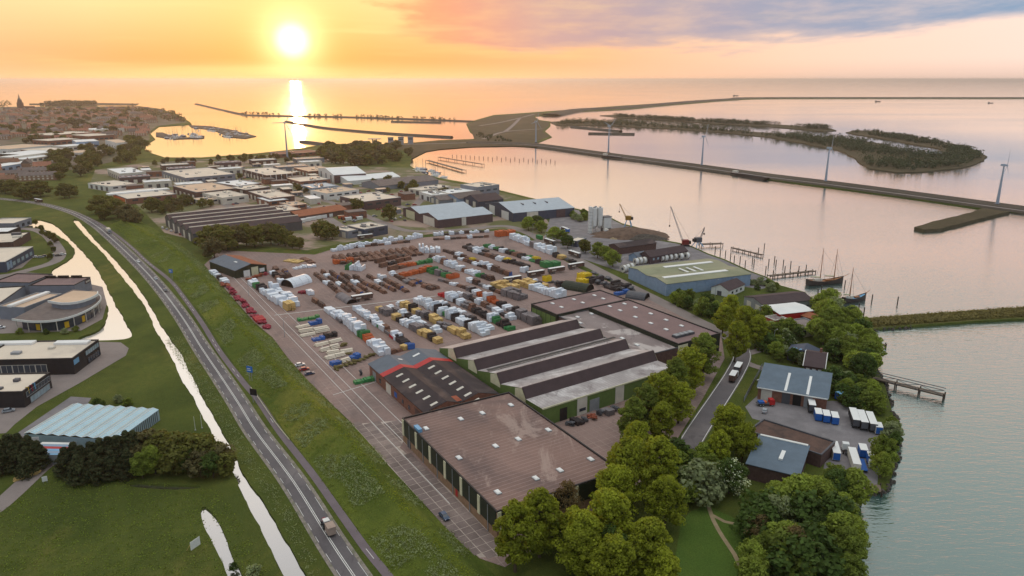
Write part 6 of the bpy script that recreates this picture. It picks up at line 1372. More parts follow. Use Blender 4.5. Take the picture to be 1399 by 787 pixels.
# front row of big trees
tops('big', [(704, 690, 16), (738, 672, 16)], 'tall olive-green tree at the near corner of the brown warehouse', 'trees at the warehouse corner', .92)
tops('big', [(838, 674, 16), (796, 704, 14), (886, 712, 15), (908, 752, 12), (842, 738, 14)], 'broad tree in the foreground group below the warehouse', 'foreground tree group')
tops('big', [(862, 603, 17), (903, 600, 16), (842, 640, 14), (912, 655, 13)], 'broad tree right of the brown warehouse corner', 'trees right of the warehouse')
tops('brown', [(776, 660, 10)], 'thin budding tree against the warehouse wall', 'thin trees')
tops('poplar', [(866, 546, 15), (884, 528, 15), (904, 512, 16), (872, 578, 13), (924, 492, 16), (944, 476, 16), (964, 458, 16), (906, 552, 13), (930, 524, 13)], 'tall tree in the row between the halls and the right road', 'tree row by the right road', 1.15)
tops('big', [(1000, 404, 13), (1022, 420, 15), (1036, 432, 13), (1008, 442, 15), (990, 418, 12)], 'big tree at the bend of the dock road', 'trees at the road bend', .95)
tops('big', [(1000, 556, 14), (985, 590, 11), (1018, 580, 11)], 'tree beside the right road below the lorry', 'trees beside the right road')
tops('blossom', [(1000, 630, 9)], 'tree with creamy white blossom beside the brown and blue roofs', 'blossom trees'); tops('blossom', [(1078, 458, 6)], 'pale blossoming tree near the grey studio', 'blossom trees by the shore')
# lower right wood
fill(['mid', 'mid', 'bright', 'bush'], [(1020, 690), (1060, 692), (1105, 685), (1140, 672), (1165, 676), (1160, 740), (1165, 800), (1025, 800), (1030, 750), (1015, 712)], 32, 6, 9.5, 'leafy tree in the lower right wood', 'lower right wood', 1.15, 3, 4.2)
fill(['mid', 'bush'], [(925, 640), (960, 625), (975, 660), (950, 690), (925, 700)], 9, 5, 9, 'tree between the blossom tree and the lawn', 'trees by the lawn', 1.1, 4, 3)
fill(['big', 'mid'], [(700, 770), (760, 740), (880, 770), (870, 815), (700, 815)], 4, 8, 13, 'tree at the bottom edge below the warehouse', 'bottom edge trees', 1.1, 6, 5)
tops('bright', [(1117, 655, 8), (1144, 650, 8), (1125, 665, 8)], 'bright green tree beside the brown shed roof', 'bright trees by the quay'); tops('bright', [(1030, 765, 7)], 'bright yellow-green tree at the bottom of the lawn', 'bright trees at the bottom')
tops('birch', [(1072, 680, 10), (1058, 678, 10)], 'pale birch with white trunk in the lower right wood', 'birches'); tops('brown', [(1088, 722, 10), (1040, 705, 8)], 'budding brownish tree in the lower right wood', 'budding trees')
tops('mid', [(1210, 598, 9), (1207, 620, 7)], 'dense green tree at the water edge by the trailers', 'trees at the quay', .9)
fill('bush', [(1168, 672), (1165, 700), (1160, 745), (1150, 745), (1155, 690)], 10, 2.5, 4.5, 'shrub on the stony shore of the lower right wood', 'shore shrubs', 1.1, 7)
# shoreline wood on the right bank
fill(['mid', 'mid', 'bush', 'bright'], [(1105, 440), (1120, 418), (1140, 428), (1168, 440), (1180, 458), (1188, 484), (1196, 505), (1180, 522), (1140, 500), (1132, 478), (1100, 460)], 40, 6, 10, 'leafy tree in the shoreline wood behind the dark-roofed house', 'shoreline wood', 1.1, 8, 4)
tops('mid', [(1163, 462, 9), (1182, 485, 10), (1128, 440, 10)], 'rounded tree standing out above the shoreline wood', 'rounded shoreline trees')
fill(['bush', 'mid'], [(1135, 520), (1190, 522), (1206, 545), (1204, 572), (1160, 555), (1142, 540)], 22, 3, 6, 'bushy green growth between the garage and the water', 'bushes by the garage', 1.15, 9, 2.5)
fill(['bush', 'mid'], [(1050, 455), (1080, 462), (1076, 480), (1100, 500), (1060, 500), (1045, 480)], 14, 3, 6.5, 'garden shrub left of the dark-roofed house', 'garden shrubs', 1.0, 10, 2.5)
fill(['bush', 'mid'], [(1045, 440), (1075, 445), (1100, 452), (1090, 466), (1050, 455)], 12, 4, 7, 'tree below the flat grey studio', 'trees below the studio', 1.0, 11, 3)
fill('bush', [(1210, 576), (1220, 580), (1224, 612), (1216, 612)], 6, 2.5, 4, 'shrub on the quay bank beside the trailers', 'quay shrubs', 1.0, 12)
fill(['mid', 'bush'], [(915, 412), (935, 405), (975, 418), (985, 432), (960, 438)], 12, 4, 7, 'tree on the verge below the green-roofed shed', 'verge trees', 1.0, 13, 3)
fill('bush', [(1020, 385), (1062, 392), (1060, 400), (1020, 394)], 9, 2, 4, 'shrub beside the white cottage', 'cottage shrubs', 1.0, 14)
# along the dock road
tops('mid', [(722, 297, 9), (733, 295, 9), (740, 302, 8)], 'dark tree at the yard corner in front of the silver hall', 'trees by the silver hall', 1.25); tops('mid', [(757, 311, 9), (768, 315, 8), (776, 322, 8)], 'dark tree in the clump beside the mixer lorry', 'trees by the plant', 1.2); tops('warm', [(800, 328, 8)], 'light olive tree left of the round dock road tree', 'dock road trees'); tops('mid', [(817, 332, 9), (827, 337, 8)], 'round dark tree on the dock road verge', 'round dock road trees', 1.2); tops('mid', [(838, 343, 9)], 'round pale green tree beside the green-roofed shed', 'round dock road trees by the shed', 1.3)
fill('bush', [(775, 288), (800, 292), (802, 304), (780, 304)], 9, 3, 5, 'shrub between the silver hall and the concrete plant', 'plant shrubs', 1.0, 15)
# yard edge and business park
tops('warm', [(284, 312, 14), (296, 308, 14), (306, 312, 14), (290, 325, 12), (322, 310, 13), (334, 308, 13), (346, 312, 12), (356, 309, 12), (368, 306, 13), (378, 309, 12), (388, 315, 10), (398, 322, 8), (408, 325, 7)], 'olive tree in the row north of the yard hut', 'tree row north of the yard', 1.05)
tops('warm', [(436, 301, 12), (444, 305, 11), (453, 308, 9)], 'olive tree beside the corner office', 'trees by the corner office'); tops('warm', [(487, 271, 10)], 'single tree in front of the brown-walled hall', 'single park tree'); tops('warm', [(531, 281, 11)], 'single tree left of the plum shed', 'single shed tree')
tops('warm', [(134, 269, 13), (147, 268, 13), (158, 274, 13), (170, 280, 12), (180, 287, 11), (140, 280, 11)], 'big dark tree in the clump beside the main road', 'roadside tree clump', 1.25); tops('warm', [(205, 271, 11), (214, 274, 9)], 'tree beside the brick unit', 'trees by the brick unit'); tops('warm', [(40, 250, 13), (52, 248, 13), (85, 252, 12), (92, 253, 11), (30, 256, 11), (15, 247, 12), (4, 246, 12)], 'big round tree beside the upper left road', 'upper left roadside trees', 1.3)
fill('warm', [(60, 235), (70, 212), (110, 206), (150, 204), (190, 212), (190, 222), (150, 226), (130, 238), (100, 248), (70, 248)], 46, 8, 13, 'hazy tree in the belt between the town and the park', 'hazy tree belt', 1.2, 16)
fill('warm', [(165, 196), (195, 190), (202, 198), (195, 208), (170, 208)], 18, 8, 13, 'tree beside the bay at the town edge', 'bay edge trees', 1.2, 17)
fill('warm', [(195, 222), (300, 219), (420, 212), (430, 222), (330, 226), (210, 228)], 30, 5, 8, 'low tree on the bank of the bay', 'bay bank trees', 1.0, 18)
fill('town', [(435, 222), (440, 207), (470, 202), (530, 203), (562, 206), (558, 222), (520, 228), (470, 226)], 75, 9, 14, 'tree in the wood near the three grey towers', 'wood by the towers', 1.25, 19)
fill('warm', [(215, 285), (240, 275), (290, 275), (335, 272), (345, 276), (300, 281), (235, 292), (220, 295)], 26, 4, 8, 'low tree in the hedge above the ridged hall', 'hedge above the ridged hall', 1.1, 20); fill('warm', [(500, 248), (560, 250), (580, 262), (540, 268), (510, 258)], 22, 4, 8, 'tree in the belt in front of the grey long shed', 'marina road trees', 1.1, 21); fill('warm', [(395, 250), (420, 262), (480, 270), (470, 262), (440, 268), (405, 262)], 8, 4, 7, 'small tree on the park lawn', 'park lawn trees', 1.0, 22); fill('warm', [(320, 238), (420, 240), (410, 250), (330, 246)], 10, 4, 7, 'small tree along the park street', 'park street trees', 1.0, 23); fill('warm', [(605, 262), (640, 270), (615, 280), (600, 276)], 6, 4, 7, 'tree behind the plum shed', 'trees behind the plum shed', 1.0, 24)
fill('town', [(-40, 205), (0, 178), (40, 160), (60, 150), (180, 150), (190, 165), (200, 176), (120, 190), (40, 200)], 150, 8, 13, 'tree among the houses of the hazy town', 'town trees', 1.25, 25)
fill('warm', [(48, 306), (70, 318), (84, 345), (70, 356), (56, 340), (52, 322)], 10, 3, 5, 'small tree on the canal-side car park', 'canal car park trees', 1.0, 26)
# conifers and mixed trees above the left meadow
tops('conifer', [(-8, 596, 9), (8, 594, 9.5), (22, 593, 9.5), (36, 596, 9), (48, 603, 8), (15, 606, 8), (-4, 610, 8), (32, 612, 8)], 'dark conifer in the hedge at the left edge', 'left edge conifers', 1.15); tops('conifer', [(86, 612, 8), (98, 605, 8.5), (108, 610, 8), (122, 604, 8.5), (134, 600, 9), (146, 598, 9), (158, 596, 9.5), (170, 590, 10), (180, 590, 10), (104, 622, 8), (126, 620, 8), (150, 616, 8), (172, 614, 8)], 'dark conifer in the row below the greenhouse', 'conifers below the greenhouse', 1.15)
tops('warm', [(195, 592, 9), (222, 590, 9), (245, 594, 9), (262, 598, 9), (280, 602, 8), (298, 610, 7), (235, 610, 8), (270, 618, 7), (305, 622, 6)], 'olive tree right of the greenhouse conifers', 'mixed trees above the meadow', 1.15); tops('mid', [(207, 612, 7.5)], 'pale green rounded tree among the conifers', 'pale tree above the meadow'); tops('mid', [(190, 620, 7), (255, 612, 7), (288, 620, 7)], 'dark green tree in the clump above the meadow', 'clump above the meadow')
tops('bush', [(133, 546, 3.2), (160, 540, 2.4), (175, 545, 2.2), (345, 775, 2.6), (318, 770, 1.6)], 'small shrub standing alone in the left meadow', 'meadow shrubs')
tops('bush', [(27, 449, 2.2), (62, 450, 2), (88, 449, 2.2), (103, 446, 2)], 'clipped bush in front of the round showroom', 'showroom bushes')
# woods on the islands and far shore: one mass each
def wood(name, poly, n, h0, h1, mat, label, seed, per=44, leafsize=.8):
    rg = random.Random(seed); rs = np.random.RandomState(seed); cen = []; nrm = []
    from mathutils import noise
    for p in scatter_px(poly, n, rg):
        if noise.noise(p * (1.0 / (h1 * 9))) < -.22: continue
        h = rg.uniform(h0, h1)
        if name == 'headland_wood':
            xs = [P(a, b).x for a, b in poly]; u = (p.x - min(xs)) / (max(xs) - min(xs)); h *= max(.25, math.sin(math.pi * min(1, max(0, u))) ** .5 * (.8 + .9 * noise.noise(Vector((p.x * .006, 0, 0)))))
        r = h * rg.uniform(.38, .6); d = rs.normal(0, 1, (per, 3)); d /= np.linalg.norm(d, axis=1)[:, None]; d[:, 2] = np.abs(d[:, 2]) * np.where(rs.uniform(0, 1, per) < .4, -1, 1)
        cen.append(np.array([p.x, p.y, h * .55]) + d * np.array([r, r, h * .48]) * rs.uniform(.7, 1.05, (per, 1))); nrm.append(d + np.array([0, 0, .3]))
    me = leaves_mesh(name, np.concatenate(cen), np.concatenate(nrm), leafsize, mat, seed); o = link(bpy.data.objects.new(name, me)); o['kind'] = 'stuff'; o['label'] = label; o['category'] = 'wood'; return o
wood('island_wood', [(760, 171), (825, 170.5), (925, 175.5), (975, 179), (1050, 186.5), (1100, 194.5), (1150, 204), (1178, 219), (1190, 229), (1240, 234), (1320, 227), (1340, 216), (1320, 205), (1290, 205), (1300, 213), (1270, 212), (1230, 207), (1195, 197), (1155, 190.5), (1082, 186), (1000, 179), (950, 174.5), (875, 168.5), (775, 166.5)], 1500, 4, 12, 'leaf_island', 'dark woodland covering the curved island beyond the turbine dam', 40)
wood('island_shore_wood', [(1160, 181), (1200, 181), (1270, 192), (1330, 206), (1345, 214), (1325, 210), (1280, 201), (1240, 194), (1205, 188)], 380, 4, 8, 'leaf_island', 'woodland on the far arm of the curved island', 41)
wood('narrow_island_wood', [(830, 158.3), (925, 163.5), (975, 166), (1050, 170.5), (1130, 175.5), (1138, 178), (1050, 172.5), (925, 165), (850, 160.5)], 700, 6, 11, 'leaf_island', 'line of dark trees on the narrow far island', 42)
wood('headland_wood', [(52, 143), (80, 143.3), (120, 143.4), (160, 143.5), (184, 143.4), (170, 142.2), (120, 141.6), (80, 142.2)], 330, 6, 28, 'leaf_far', 'hazy woodland on the far headland behind the town', 43, 30, 3.0)
wood('coast_wood', [(170, 150), (215, 149.5), (240, 157), (258, 167), (235, 168), (205, 160)], 160, 8, 14, 'leaf_far', 'hazy trees on the town coast beside the marina', 44, 26, 1.8)
wood('left_far_wood', [(-120, 147.5), (12, 147), (12, 146.2), (-120, 146.6)], 90, 18, 26, 'leaf_far', 'hazy far trees at the left edge behind the town', 45, 26, 2.5)
wood('breakwater_trees', [(330, 155.6), (450, 159), (525, 161), (582, 163), (640, 165), (640, 165.8), (582, 163.9), (525, 161.9), (450, 159.9), (330, 156.6)], 110, 5, 9, 'leaf_island', 'small trees along the long breakwater', 46, 22, 1.3)
wood('dune_scrub', [(645, 180), (690, 190), (700, 195), (655, 192)], 60, 2, 5, 'leaf_island', 'dark scrub at the foot of the mound by the dam', 47)
# meadow herbs
def herbs(name, pts, size, mat, label, seed, per=7, hh=.5):
    rs = np.random.RandomState(seed); cen = []; nrm = []
    for p in pts: d = rs.normal(0, 1, (per, 3)); cen.append(np.array([p[0], p[1], p[2] + hh * .5]) + d * np.array([.45, .45, hh * .3])); nrm.append(np.tile(np.array([0, -.2, 1.0]), (per, 1)) + d * .5)
    o = link(bpy.data.objects.new(name, leaves_mesh(name, np.concatenate(cen), np.concatenate(nrm), size, mat, seed))); o['kind'] = 'stuff'; o['label'] = label; o['category'] = 'plants'; return o
rs = np.random.RandomState(9)
def dike_pts(n, k0, k1, thr, i0=0, clump=3.0):
    out = []
    from mathutils import noise
    while len(out) < n:
        i = rs.randint(i0, NR - 1); k = rs.randint(k0, k1); a, b = rs.uniform(0, 1, 2); v = dike_v[i, k] * (1 - a) * (1 - b) + dike_v[i + 1, k] * a * (1 - b) + dike_v[i, k + 1] * (1 - a) * b + dike_v[i + 1, k + 1] * a * b
        if noise.noise(Vector((v[0] * .09 * clump / 3, v[1] * .09 * clump / 3, 0))) > thr: out.append(v)
    return out
herbs('dike_cow_parsley', dike_pts(3800, 1, 9, .12, 20), .15, 'leaf_sage', 'pale cow parsley in drifts on the green dike', 50)
herbs('dike_foot_herbs', dike_pts(2200, 12, 16, -.1, 20), .16, 'leaf_sage', 'pale flowering herbs along the dike foot by the yard', 51)
herbs('dike_tufts', dike_pts(4000, 0, 16, -.3, 0), .17, 'leaf_green', 'darker grass tufts on the green dike', 52, 6, .35)
herbs('dike_crest_grass', dike_pts(1500, 9, 11, -.5, 0), .14, 'leaf_olive', 'yellowish grass along the dike crest', 53, 6, .3)
rg = random.Random(8)
herbs('canal_verge_parsley', [p for p in scatter_px([(225, 462), (246, 460), (300, 545), (345, 620), (400, 700), (440, 790), (425, 790), (380, 705), (330, 630), (290, 560)], 900, rg) if True], .14, 'leaf_sage', 'pale herbs on the verge between canal and road', 55, 5, .4)
herbs('meadow_tufts', [p for p in scatter_px([(0, 700), (80, 640), (300, 670), (375, 787), (0, 800)], 1800, rg) if not any(inside(p, h_) for h_ in (short_ditch, long_canal, dark_pond))], .16, 'leaf_green', 'grass tufts in the left meadow', 56, 5, .16)
herbs('spit_reeds', scatter_px([(1190, 437), (1399, 422), (1420, 432), (1330, 437), (1195, 447)], 2600, rg), .35, 'leaf_reed', 'reeds covering the narrow spit at the right', 57, 6, 1.6)
# ------------------------------------------------------------------ turbines, harbour, town
def turbine(a, hub_y, label, phase, rz):
    p = P(*a); hgt = 1.0
    # tower height from the place of the hub in the picture
    lo, hi = 5.0, 120.0
    for _ in range(40):
        m_ = (lo + hi) / 2; z = m_; dyy = p.y; v = ((HC - z) * CP - p.y * SP) / (p.y * CP + (HC - z) * SP) * F + CY
        if v > hub_y: lo = m_
        else: hi = m_
    H = lo; t = thing('wind_turbine', label, 'wind turbine', (p.x, p.y, 0), rz, 'wind turbines')
    mb = MB(); n = 6
    for i in range(n): mb.tube((0, 0, H * i / n), (0, 0, H * (i + 1) / n), 1.3 - .75 * i / n, 1.3 - .75 * (i + 1) / n, 14, caps=False)
    part('tower', mb, 'turbine', t, True, True); part('foundation', MB().tube((0, 0, -1), (0, 0, 2.9), 3.2, 2.6, 14), 'metal_dark', t, True)
    part('nacelle', MB().box((0, .4, H - .6), (1.8, 4.2, 1.7), 0, None, .85), 'turbine', t, True)
    hb = part('hub', MB().tube((0, -1.7, H + .2), (0, -2.8, H + .2), .7, .3, 10), 'turbine', t, True); hb.location = (0, 0, 0)
    for k in range(3):
        an = phase + k * 2 * math.pi / 3; d = Vector((math.sin(an), 0, math.cos(an))); c_ = Vector((0, -2.2, H + .2)); s_ = Vector((d.z, 0, -d.x)); mb = MB(); L_ = H * .40; pr = []
        for j in range(7):
            u = j / 6; w = (.35 + 1.2 * math.sin(min(1, u * 3.2) * math.pi / 2) * (1 - u * .85)) * .5; th = .22 * (1 - u * .8)
            o = c_ + d * (L_ * u + .4); pr.append([o - s_ * w * .4, o + Vector((0, -th, 0)), o + s_ * w * 1.2, o + Vector((0, th, 0))])
        for j in range(6):
            for q in range(4): r_ = (q + 1) % 4; mb.face([pr[j][q], pr[j][r_], pr[j + 1][r_], pr[j + 1][q]])
        mb.face(pr[-1]); part('blade', mb, 'turbine', t, True)
turbine((393, 219), 168, 'pale wind turbine on the land in front of the sun glint', .55, R(48)); turbine((732, 196.5), 166, 'farthest wind turbine at the root of the dam', .3, R(48)); turbine((831, 211), 172.5, 'second wind turbine along the dam from the mound', .9, R(48)); turbine((958.5, 228.5), 186.5, 'wind turbine in the middle of the dam', .35, R(48)); turbine((1127.5, 251), 202.5, 'fourth wind turbine along the dam', .1, R(48)); turbine((1361.5, 283), 226, 'nearest wind turbine above the stone spit at the right', .05, R(48))
for k, a in enumerate(((534, 198), (548, 197.3), (561, 196.8))):
    p = P(*a); t = thing('lock_tower', '%s of the three square grey towers at the lock' % ('left', 'middle', 'right')[k], 'tower', (p.x, p.y, 0), R(10), 'lock towers'); part('shaft', MB().box((0, 0, 0), (8.5, 8.5, 11)), 'metal_grey', t, True); part('cap', MB().box((0, 0, 11), (9.2, 9.2, .8)), 'metal_dark', t, True); part('window_band', MB().box((0, -4.3, 7.5), (6.5, .12, 1.6)), 'glass', t, True)
p = P(512, 198); t = thing('lock_canopy', 'flat canopy on two slim legs left of the grey towers', 'canopy', (p.x, p.y, 0)); part('roof', MB().box((0, 0, 9), (20, 9, .8)), 'metal_grey', t, True)
for x in (-3, 3): part('leg', MB().box((x, 0, 0), (1.2, 3, 9)), 'metal_grey', t, True)
p = P(500, 202); t = thing('lock_house', 'small white control house at the lock', 'building', (p.x, p.y, 0)); part('wall', MB().box((0, 0, 0), (6, 6, 9)), 'white', t, True); part('roof', MB().box((0, 0, 9), (8, 8, 1)), 'metal_dark', t, True)
# barges moored at the dam
for k, (a, b) in enumerate((((824, 214.3), (852, 217.6)), ((1001, 238.3), (1049, 246.3)))):
    A_, B_ = P(*a, -.8), P(*b, -.8); d = B_ - A_; t = thing('moored_barge', ('dark barge moored below the second turbine', 'long dark barge moored right of the middle turbine')[k], 'barge', (A_ + B_) / 2, math.atan2(d.y, d.x)); L_ = d.length
    part('hull', MB().extrude_y([(-L_ / 2, 0), (L_ / 2 - 3, 0), (L_ / 2, 2.6), (-L_ / 2, 2.2)], -3.2, 3.2), 'hull_dark', t, True); part('wheelhouse', MB().box((-L_ / 2 + 4, 0, 2.2), (5, 4.4, 2.4)), 'offwhite', t, True); part('hatch', MB().box((2, 0, 2.3), (L_ * .6, 4.6, .7)), 'metal_dark', t, True)
# piles
PL = proto('mooring_pile', 'x', 'pile'); part('post', MB().tube((0, 0, -3), (0, 0, 1.9), .28, .25, 8), 'wood_pile', PL, True); part('cap', MB().tube((0, 0, 1.9), (0, 0, 2.05), .3, .26, 8), 'metal_dark', PL, True)
piles = [(977, 344), (984, 348), (991, 350), (998, 353), (1003, 357), (1011, 358), (1018, 364), (1028, 358), (1030, 362), (1046, 372), (1050, 362), (1056, 378), (1058, 358), (1060, 363), (1070, 363), (1072, 372), (1080, 365), (1091, 372), (1101, 370), (1117, 404), (1122, 399), (1154, 392), (1191, 412), (1226, 415), (1173, 424), (1180, 430), (1145, 420), (1130, 410), (1138, 405), (900, 322), (1036, 346), (1044, 340)]
for k, a in enumerate(piles): p = P(*a, WZ); copy_thing(PL, (p.x, p.y, WZ), 0, 'dark mooring pile standing in the water off the boatyard', 'mooring piles off the boatyard', (1, 1, 1.7))
for k in range(24): p = P(618 + 6.1 * k, 213 + 1.9 * (k % 2) + .35 * k if k > 8 else 214 + .4 * k, WZ); copy_thing(PL, (p.x, p.y, WZ), 0, 'far dark pile standing in the pink bay', 'piles in the bay', (1.3, 1.3, 1.4))
def jetty(label, a, b, w, z, step, truss=False, mat='wood_deck'):
    A_, B_ = P(*a, WZ), P(*b, WZ); d = B_ - A_; L_ = d.length; t = thing('jetty', label, 'jetty', ((A_ + B_) / 2), math.atan2(d.y, d.x)); n = max(2, int(L_ / step)); pl = min(60, max(4, int(L_ / 1.2)))
    me = MB().box((0, 0, 0), (L_ / pl * .9, w, .18)).mesh('deck_plank', mat)
    for i in range(pl): o = link(bpy.data.objects.new('deck_plank', me), t); o.location = (-L_ / 2 + L_ * (i + .5) / pl, 0, z)
    part('stringer', MB().box((0, -w * .4, z - .3), (L_, .25, .298)).box((0, w * .4, z - .3), (L_, .25, .298)), 'wood_pile', t, True)
    pm = MB().tube((0, 0, -3), (0, 0, z + .7), .22, .2, 8).mesh('post', 'wood_pile')
    for i in range(n + 1):
        for sy in (-1, 1): o = link(bpy.data.objects.new('post', pm), t); o.location = (-L_ / 2 + L_ * i / n, sy * w * .52, 0)
    if truss:
        mb = MB()
        for sy in (-1, 1): mb.tube((-L_ / 2, sy * w * .52, z + 2.0), (L_ / 2, sy * w * .52, z + 2.0), .14, n=6)
        part('handrail', mb, 'metal_dark', t, True); mb = MB()
        for i in range(n): x0, x1 = -L_ / 2 + L_ * i / n, -L_ / 2 + L_ * (i + 1) / n; mb.tube((x0, -w * .52, z), (x1, -w * .52, z + 2.0), .09, n=5).tube((x0, -w * .52, z + 2.0), (x1, -w * .52, z), .09, n=5)
        part('cross_brace', mb, 'metal_dark', t, True)
    return t
jetty('long dark trussed jetty reaching into the water at the right', (1192, 522), (1289, 546), 2.2, 1.6, 6, True); jetty('timber jetty beside the two-masted ship', (1050, 380), (1112, 373), 2.2, 1.2, 5); jetty('old fender jetty of posts off the crane quay', (1000, 341), (1041, 351), 1.6, 1.2, 4); jetty('short timber jetty in front of the crane quay', (957, 337), (986, 336), 3.0, 1.6, 5); jetty('small broken jetty off the shoreline wood', (1180, 471), (1210, 474), 1.5, .8, 4); jetty('boat landing by the single-masted ship', (1118, 414), (1158, 411), 1.4, .9, 5); jetty('harbour pier in the pink bay', (584, 221), (634, 235), 5, 1.8, 25); jetty('long row pier at the marina mouth', (600, 217), (660, 227), 3, 2.2, 18)
jetty('quay ledge of planks at the water by the trailers', (1168, 668), (1203, 674), 3.4, 1.2, 3)
# sailing ships
def ship(a, rz, L_, masts, label, hull, deck):
    p = P(*a, WZ); t = thing('sailing_ship', label, 'ship', p, rz); w = L_ * .2; mb = MB(); rings = []; ns = 10
    for i in range(ns + 1):
        u = i / ns; x = -L_ / 2 + L_ * u; hw = w / 2 * (math.sin(math.pi * min(1, .18 + u * .82)) ** .6 if u < .98 else .05); hz = 2.0 + 1.3 * (2 * u - .9) ** 2
        rings.append([(x, -hw, hz), (x, -hw * .85, .4), (x, -hw * .3, -1.0), (x, hw * .3, -1.0), (x, hw * .85, .4), (x, hw, hz)])
    for i in range(ns):
        for k in range(5): mb.face([rings[i][k], rings[i][k + 1], rings[i + 1][k + 1], rings[i + 1][k]])
    for i in (0, ns): mb.face(rings[i])
    part('hull', mb, hull, t, True); mb = MB()
    for i in range(ns): mb.face([(rings[i][0][0], rings[i][0][1] * .94, rings[i][0][2] - .35), (rings[i + 1][0][0], rings[i + 1][0][1] * .94, rings[i + 1][0][2] - .35), (rings[i + 1][5][0], rings[i + 1][5][1] * .94, rings[i + 1][5][2] - .35), (rings[i][5][0], rings[i][5][1] * .94, rings[i][5][2] - .35)])
    part('deck', mb, deck, t, True)
    part('deckhouse', MB().box((-L_ * .22, 0, 1.9), (L_ * .2, w * .5, 1.3)), 'offwhite', t, True); part('hatch', MB().box((L_ * .1, 0, 1.8), (L_ * .18, w * .4, .6)), 'varnish', t, True); part('bowsprit', MB().tube((L_ * .45, 0, 2.9), (L_ * .66, 0, 4.6), .16, .08, 6), 'varnish', t, True)
    for x, h in masts:
        o = part('mast', MB().tube((x, 0, 1.2), (x, 0, h), .24, .1, 8), 'varnish', t, True); part('boom', MB().tube((x, 0, 3.6), (x - L_ * .28, 0, 4.2), .14, .1, 6), 'varnish', o, True); part('furled_sail', MB().tube((x - .4, 0, 3.95), (x - L_ * .26, 0, 4.5), .3, .22, 8), 'cream', o, True)
        mb = MB()
        for sy in (-1, 1):
            for dx_ in (-1.2, 1.2): mb.tube((x, 0, h * .86), (x + dx_, sy * w * .46, 2.3), .035, n=4, caps=False)
        mb.tube((x, 0, h * .93), (L_ * .5, 0, 3.0), .035, n=4, caps=False); part('rigging', mb, 'dark', o, True)
    return t
ship((1127, 388), R(14), 21, ((-3.2, 19), (5.0, 18)), 'two-masted sailing ship with long bowsprit by the timber jetty', 'hull_dark', 'varnish'); ship((1167, 412), R(25), 15, ((-3.5, 17),), 'single-masted sailing barge moored right of the two-masted ship', 'hull_dark', 'lightblue')
SB = []
for i in range(3):
    t = proto('sailboat', 'x', 'sailboat'); SB.append(t); prof = [(-4.2, .0), (3.2, .0), (4.6, 1.1), (-4.4, 1.0)]
    part('hull', MB().extrude_y(prof, -1.2, 1.2), ('hull_white', 'hull_white', 'navy_clad')[i], t, True); part('cabin', MB().box((-.3, 0, 1.0), (3.4, 1.6, .6), 0, None, .85), 'white', t, True); part('mast', MB().tube((.6, 0, 1.0), (.6, 0, 11 + i), .12, .09, 6), 'metal_dark', t, True); part('boom', MB().tube((.6, 0, 2.0), (-3.2, 0, 2.1), .12, n=5), 'blue', t, True)
rg = random.Random(21)
for poly, n, lb, gr, sc_ in (([(218, 184), (270, 182), (280, 189), (225, 190)], 34, 'sailboat moored at the inner jetty of the far left marina', 'inner marina boats', 1.1), ([(298, 180), (325, 178), (348, 186), (305, 189)], 26, 'sailboat moored at the outer mole of the far left marina', 'outer marina boats', 1.1), ([(564, 228), (590, 232), (620, 246), (600, 242), (568, 234)], 14, 'sailboat in the small marina behind the grey long shed', 'small marina boats', 1.0), ([(255, 174), (300, 175), (298, 180), (262, 178)], 12, 'sailboat moored by the marina entrance', 'marina entrance boats', 1.1)):
    for p in scatter_px(poly, n, rg): copy_thing(rg.choice(SB), (p.x, p.y, WZ + .1), rg.choice([R(20), R(110), R(24), R(200)]) + rg.uniform(-.1, .1), lb, gr, (sc_,) * 3)
sheet('marina_mole', px([(258, 171), (287, 172.3), (315, 177), (350, 186), (335, 189), (303, 186), (305, 183), (290, 177), (262, 174)]), .2, 'stone', skirt=-2)
sheet('marina_jetty', px([(213, 181), (222, 181), (240, 188), (279, 187.3), (279, 188.6), (238, 189.8), (213, 186)]), .2, 'stone', skirt=-2)
for a, b, nm in (((1005, 131), 1, 'far cargo ship beyond the dike'), ((1353, 141), 1, 'small ship far out at the right'), ((1199, 139), 1, 'small ship far out above the islands')):
    p = P(*a, WZ); p = p if p.y < 30000 else p * (30000 / p.y); t = thing('far_ship', nm, 'ship', (p.x, p.y, WZ), .1); s_ = p.y / 4000; part('hull', MB().extrude_y([(-14 * s_, 0), (13 * s_, 0), (16 * s_, 3 * s_), (-14 * s_, 2.5 * s_)], -3 * s_, 3 * s_), 'hull_dark', t, True); part('wheelhouse', MB().box((-9 * s_, 0, 2.5 * s_), (5 * s_, 4 * s_, 4 * s_)), 'metal_grey', t, True)
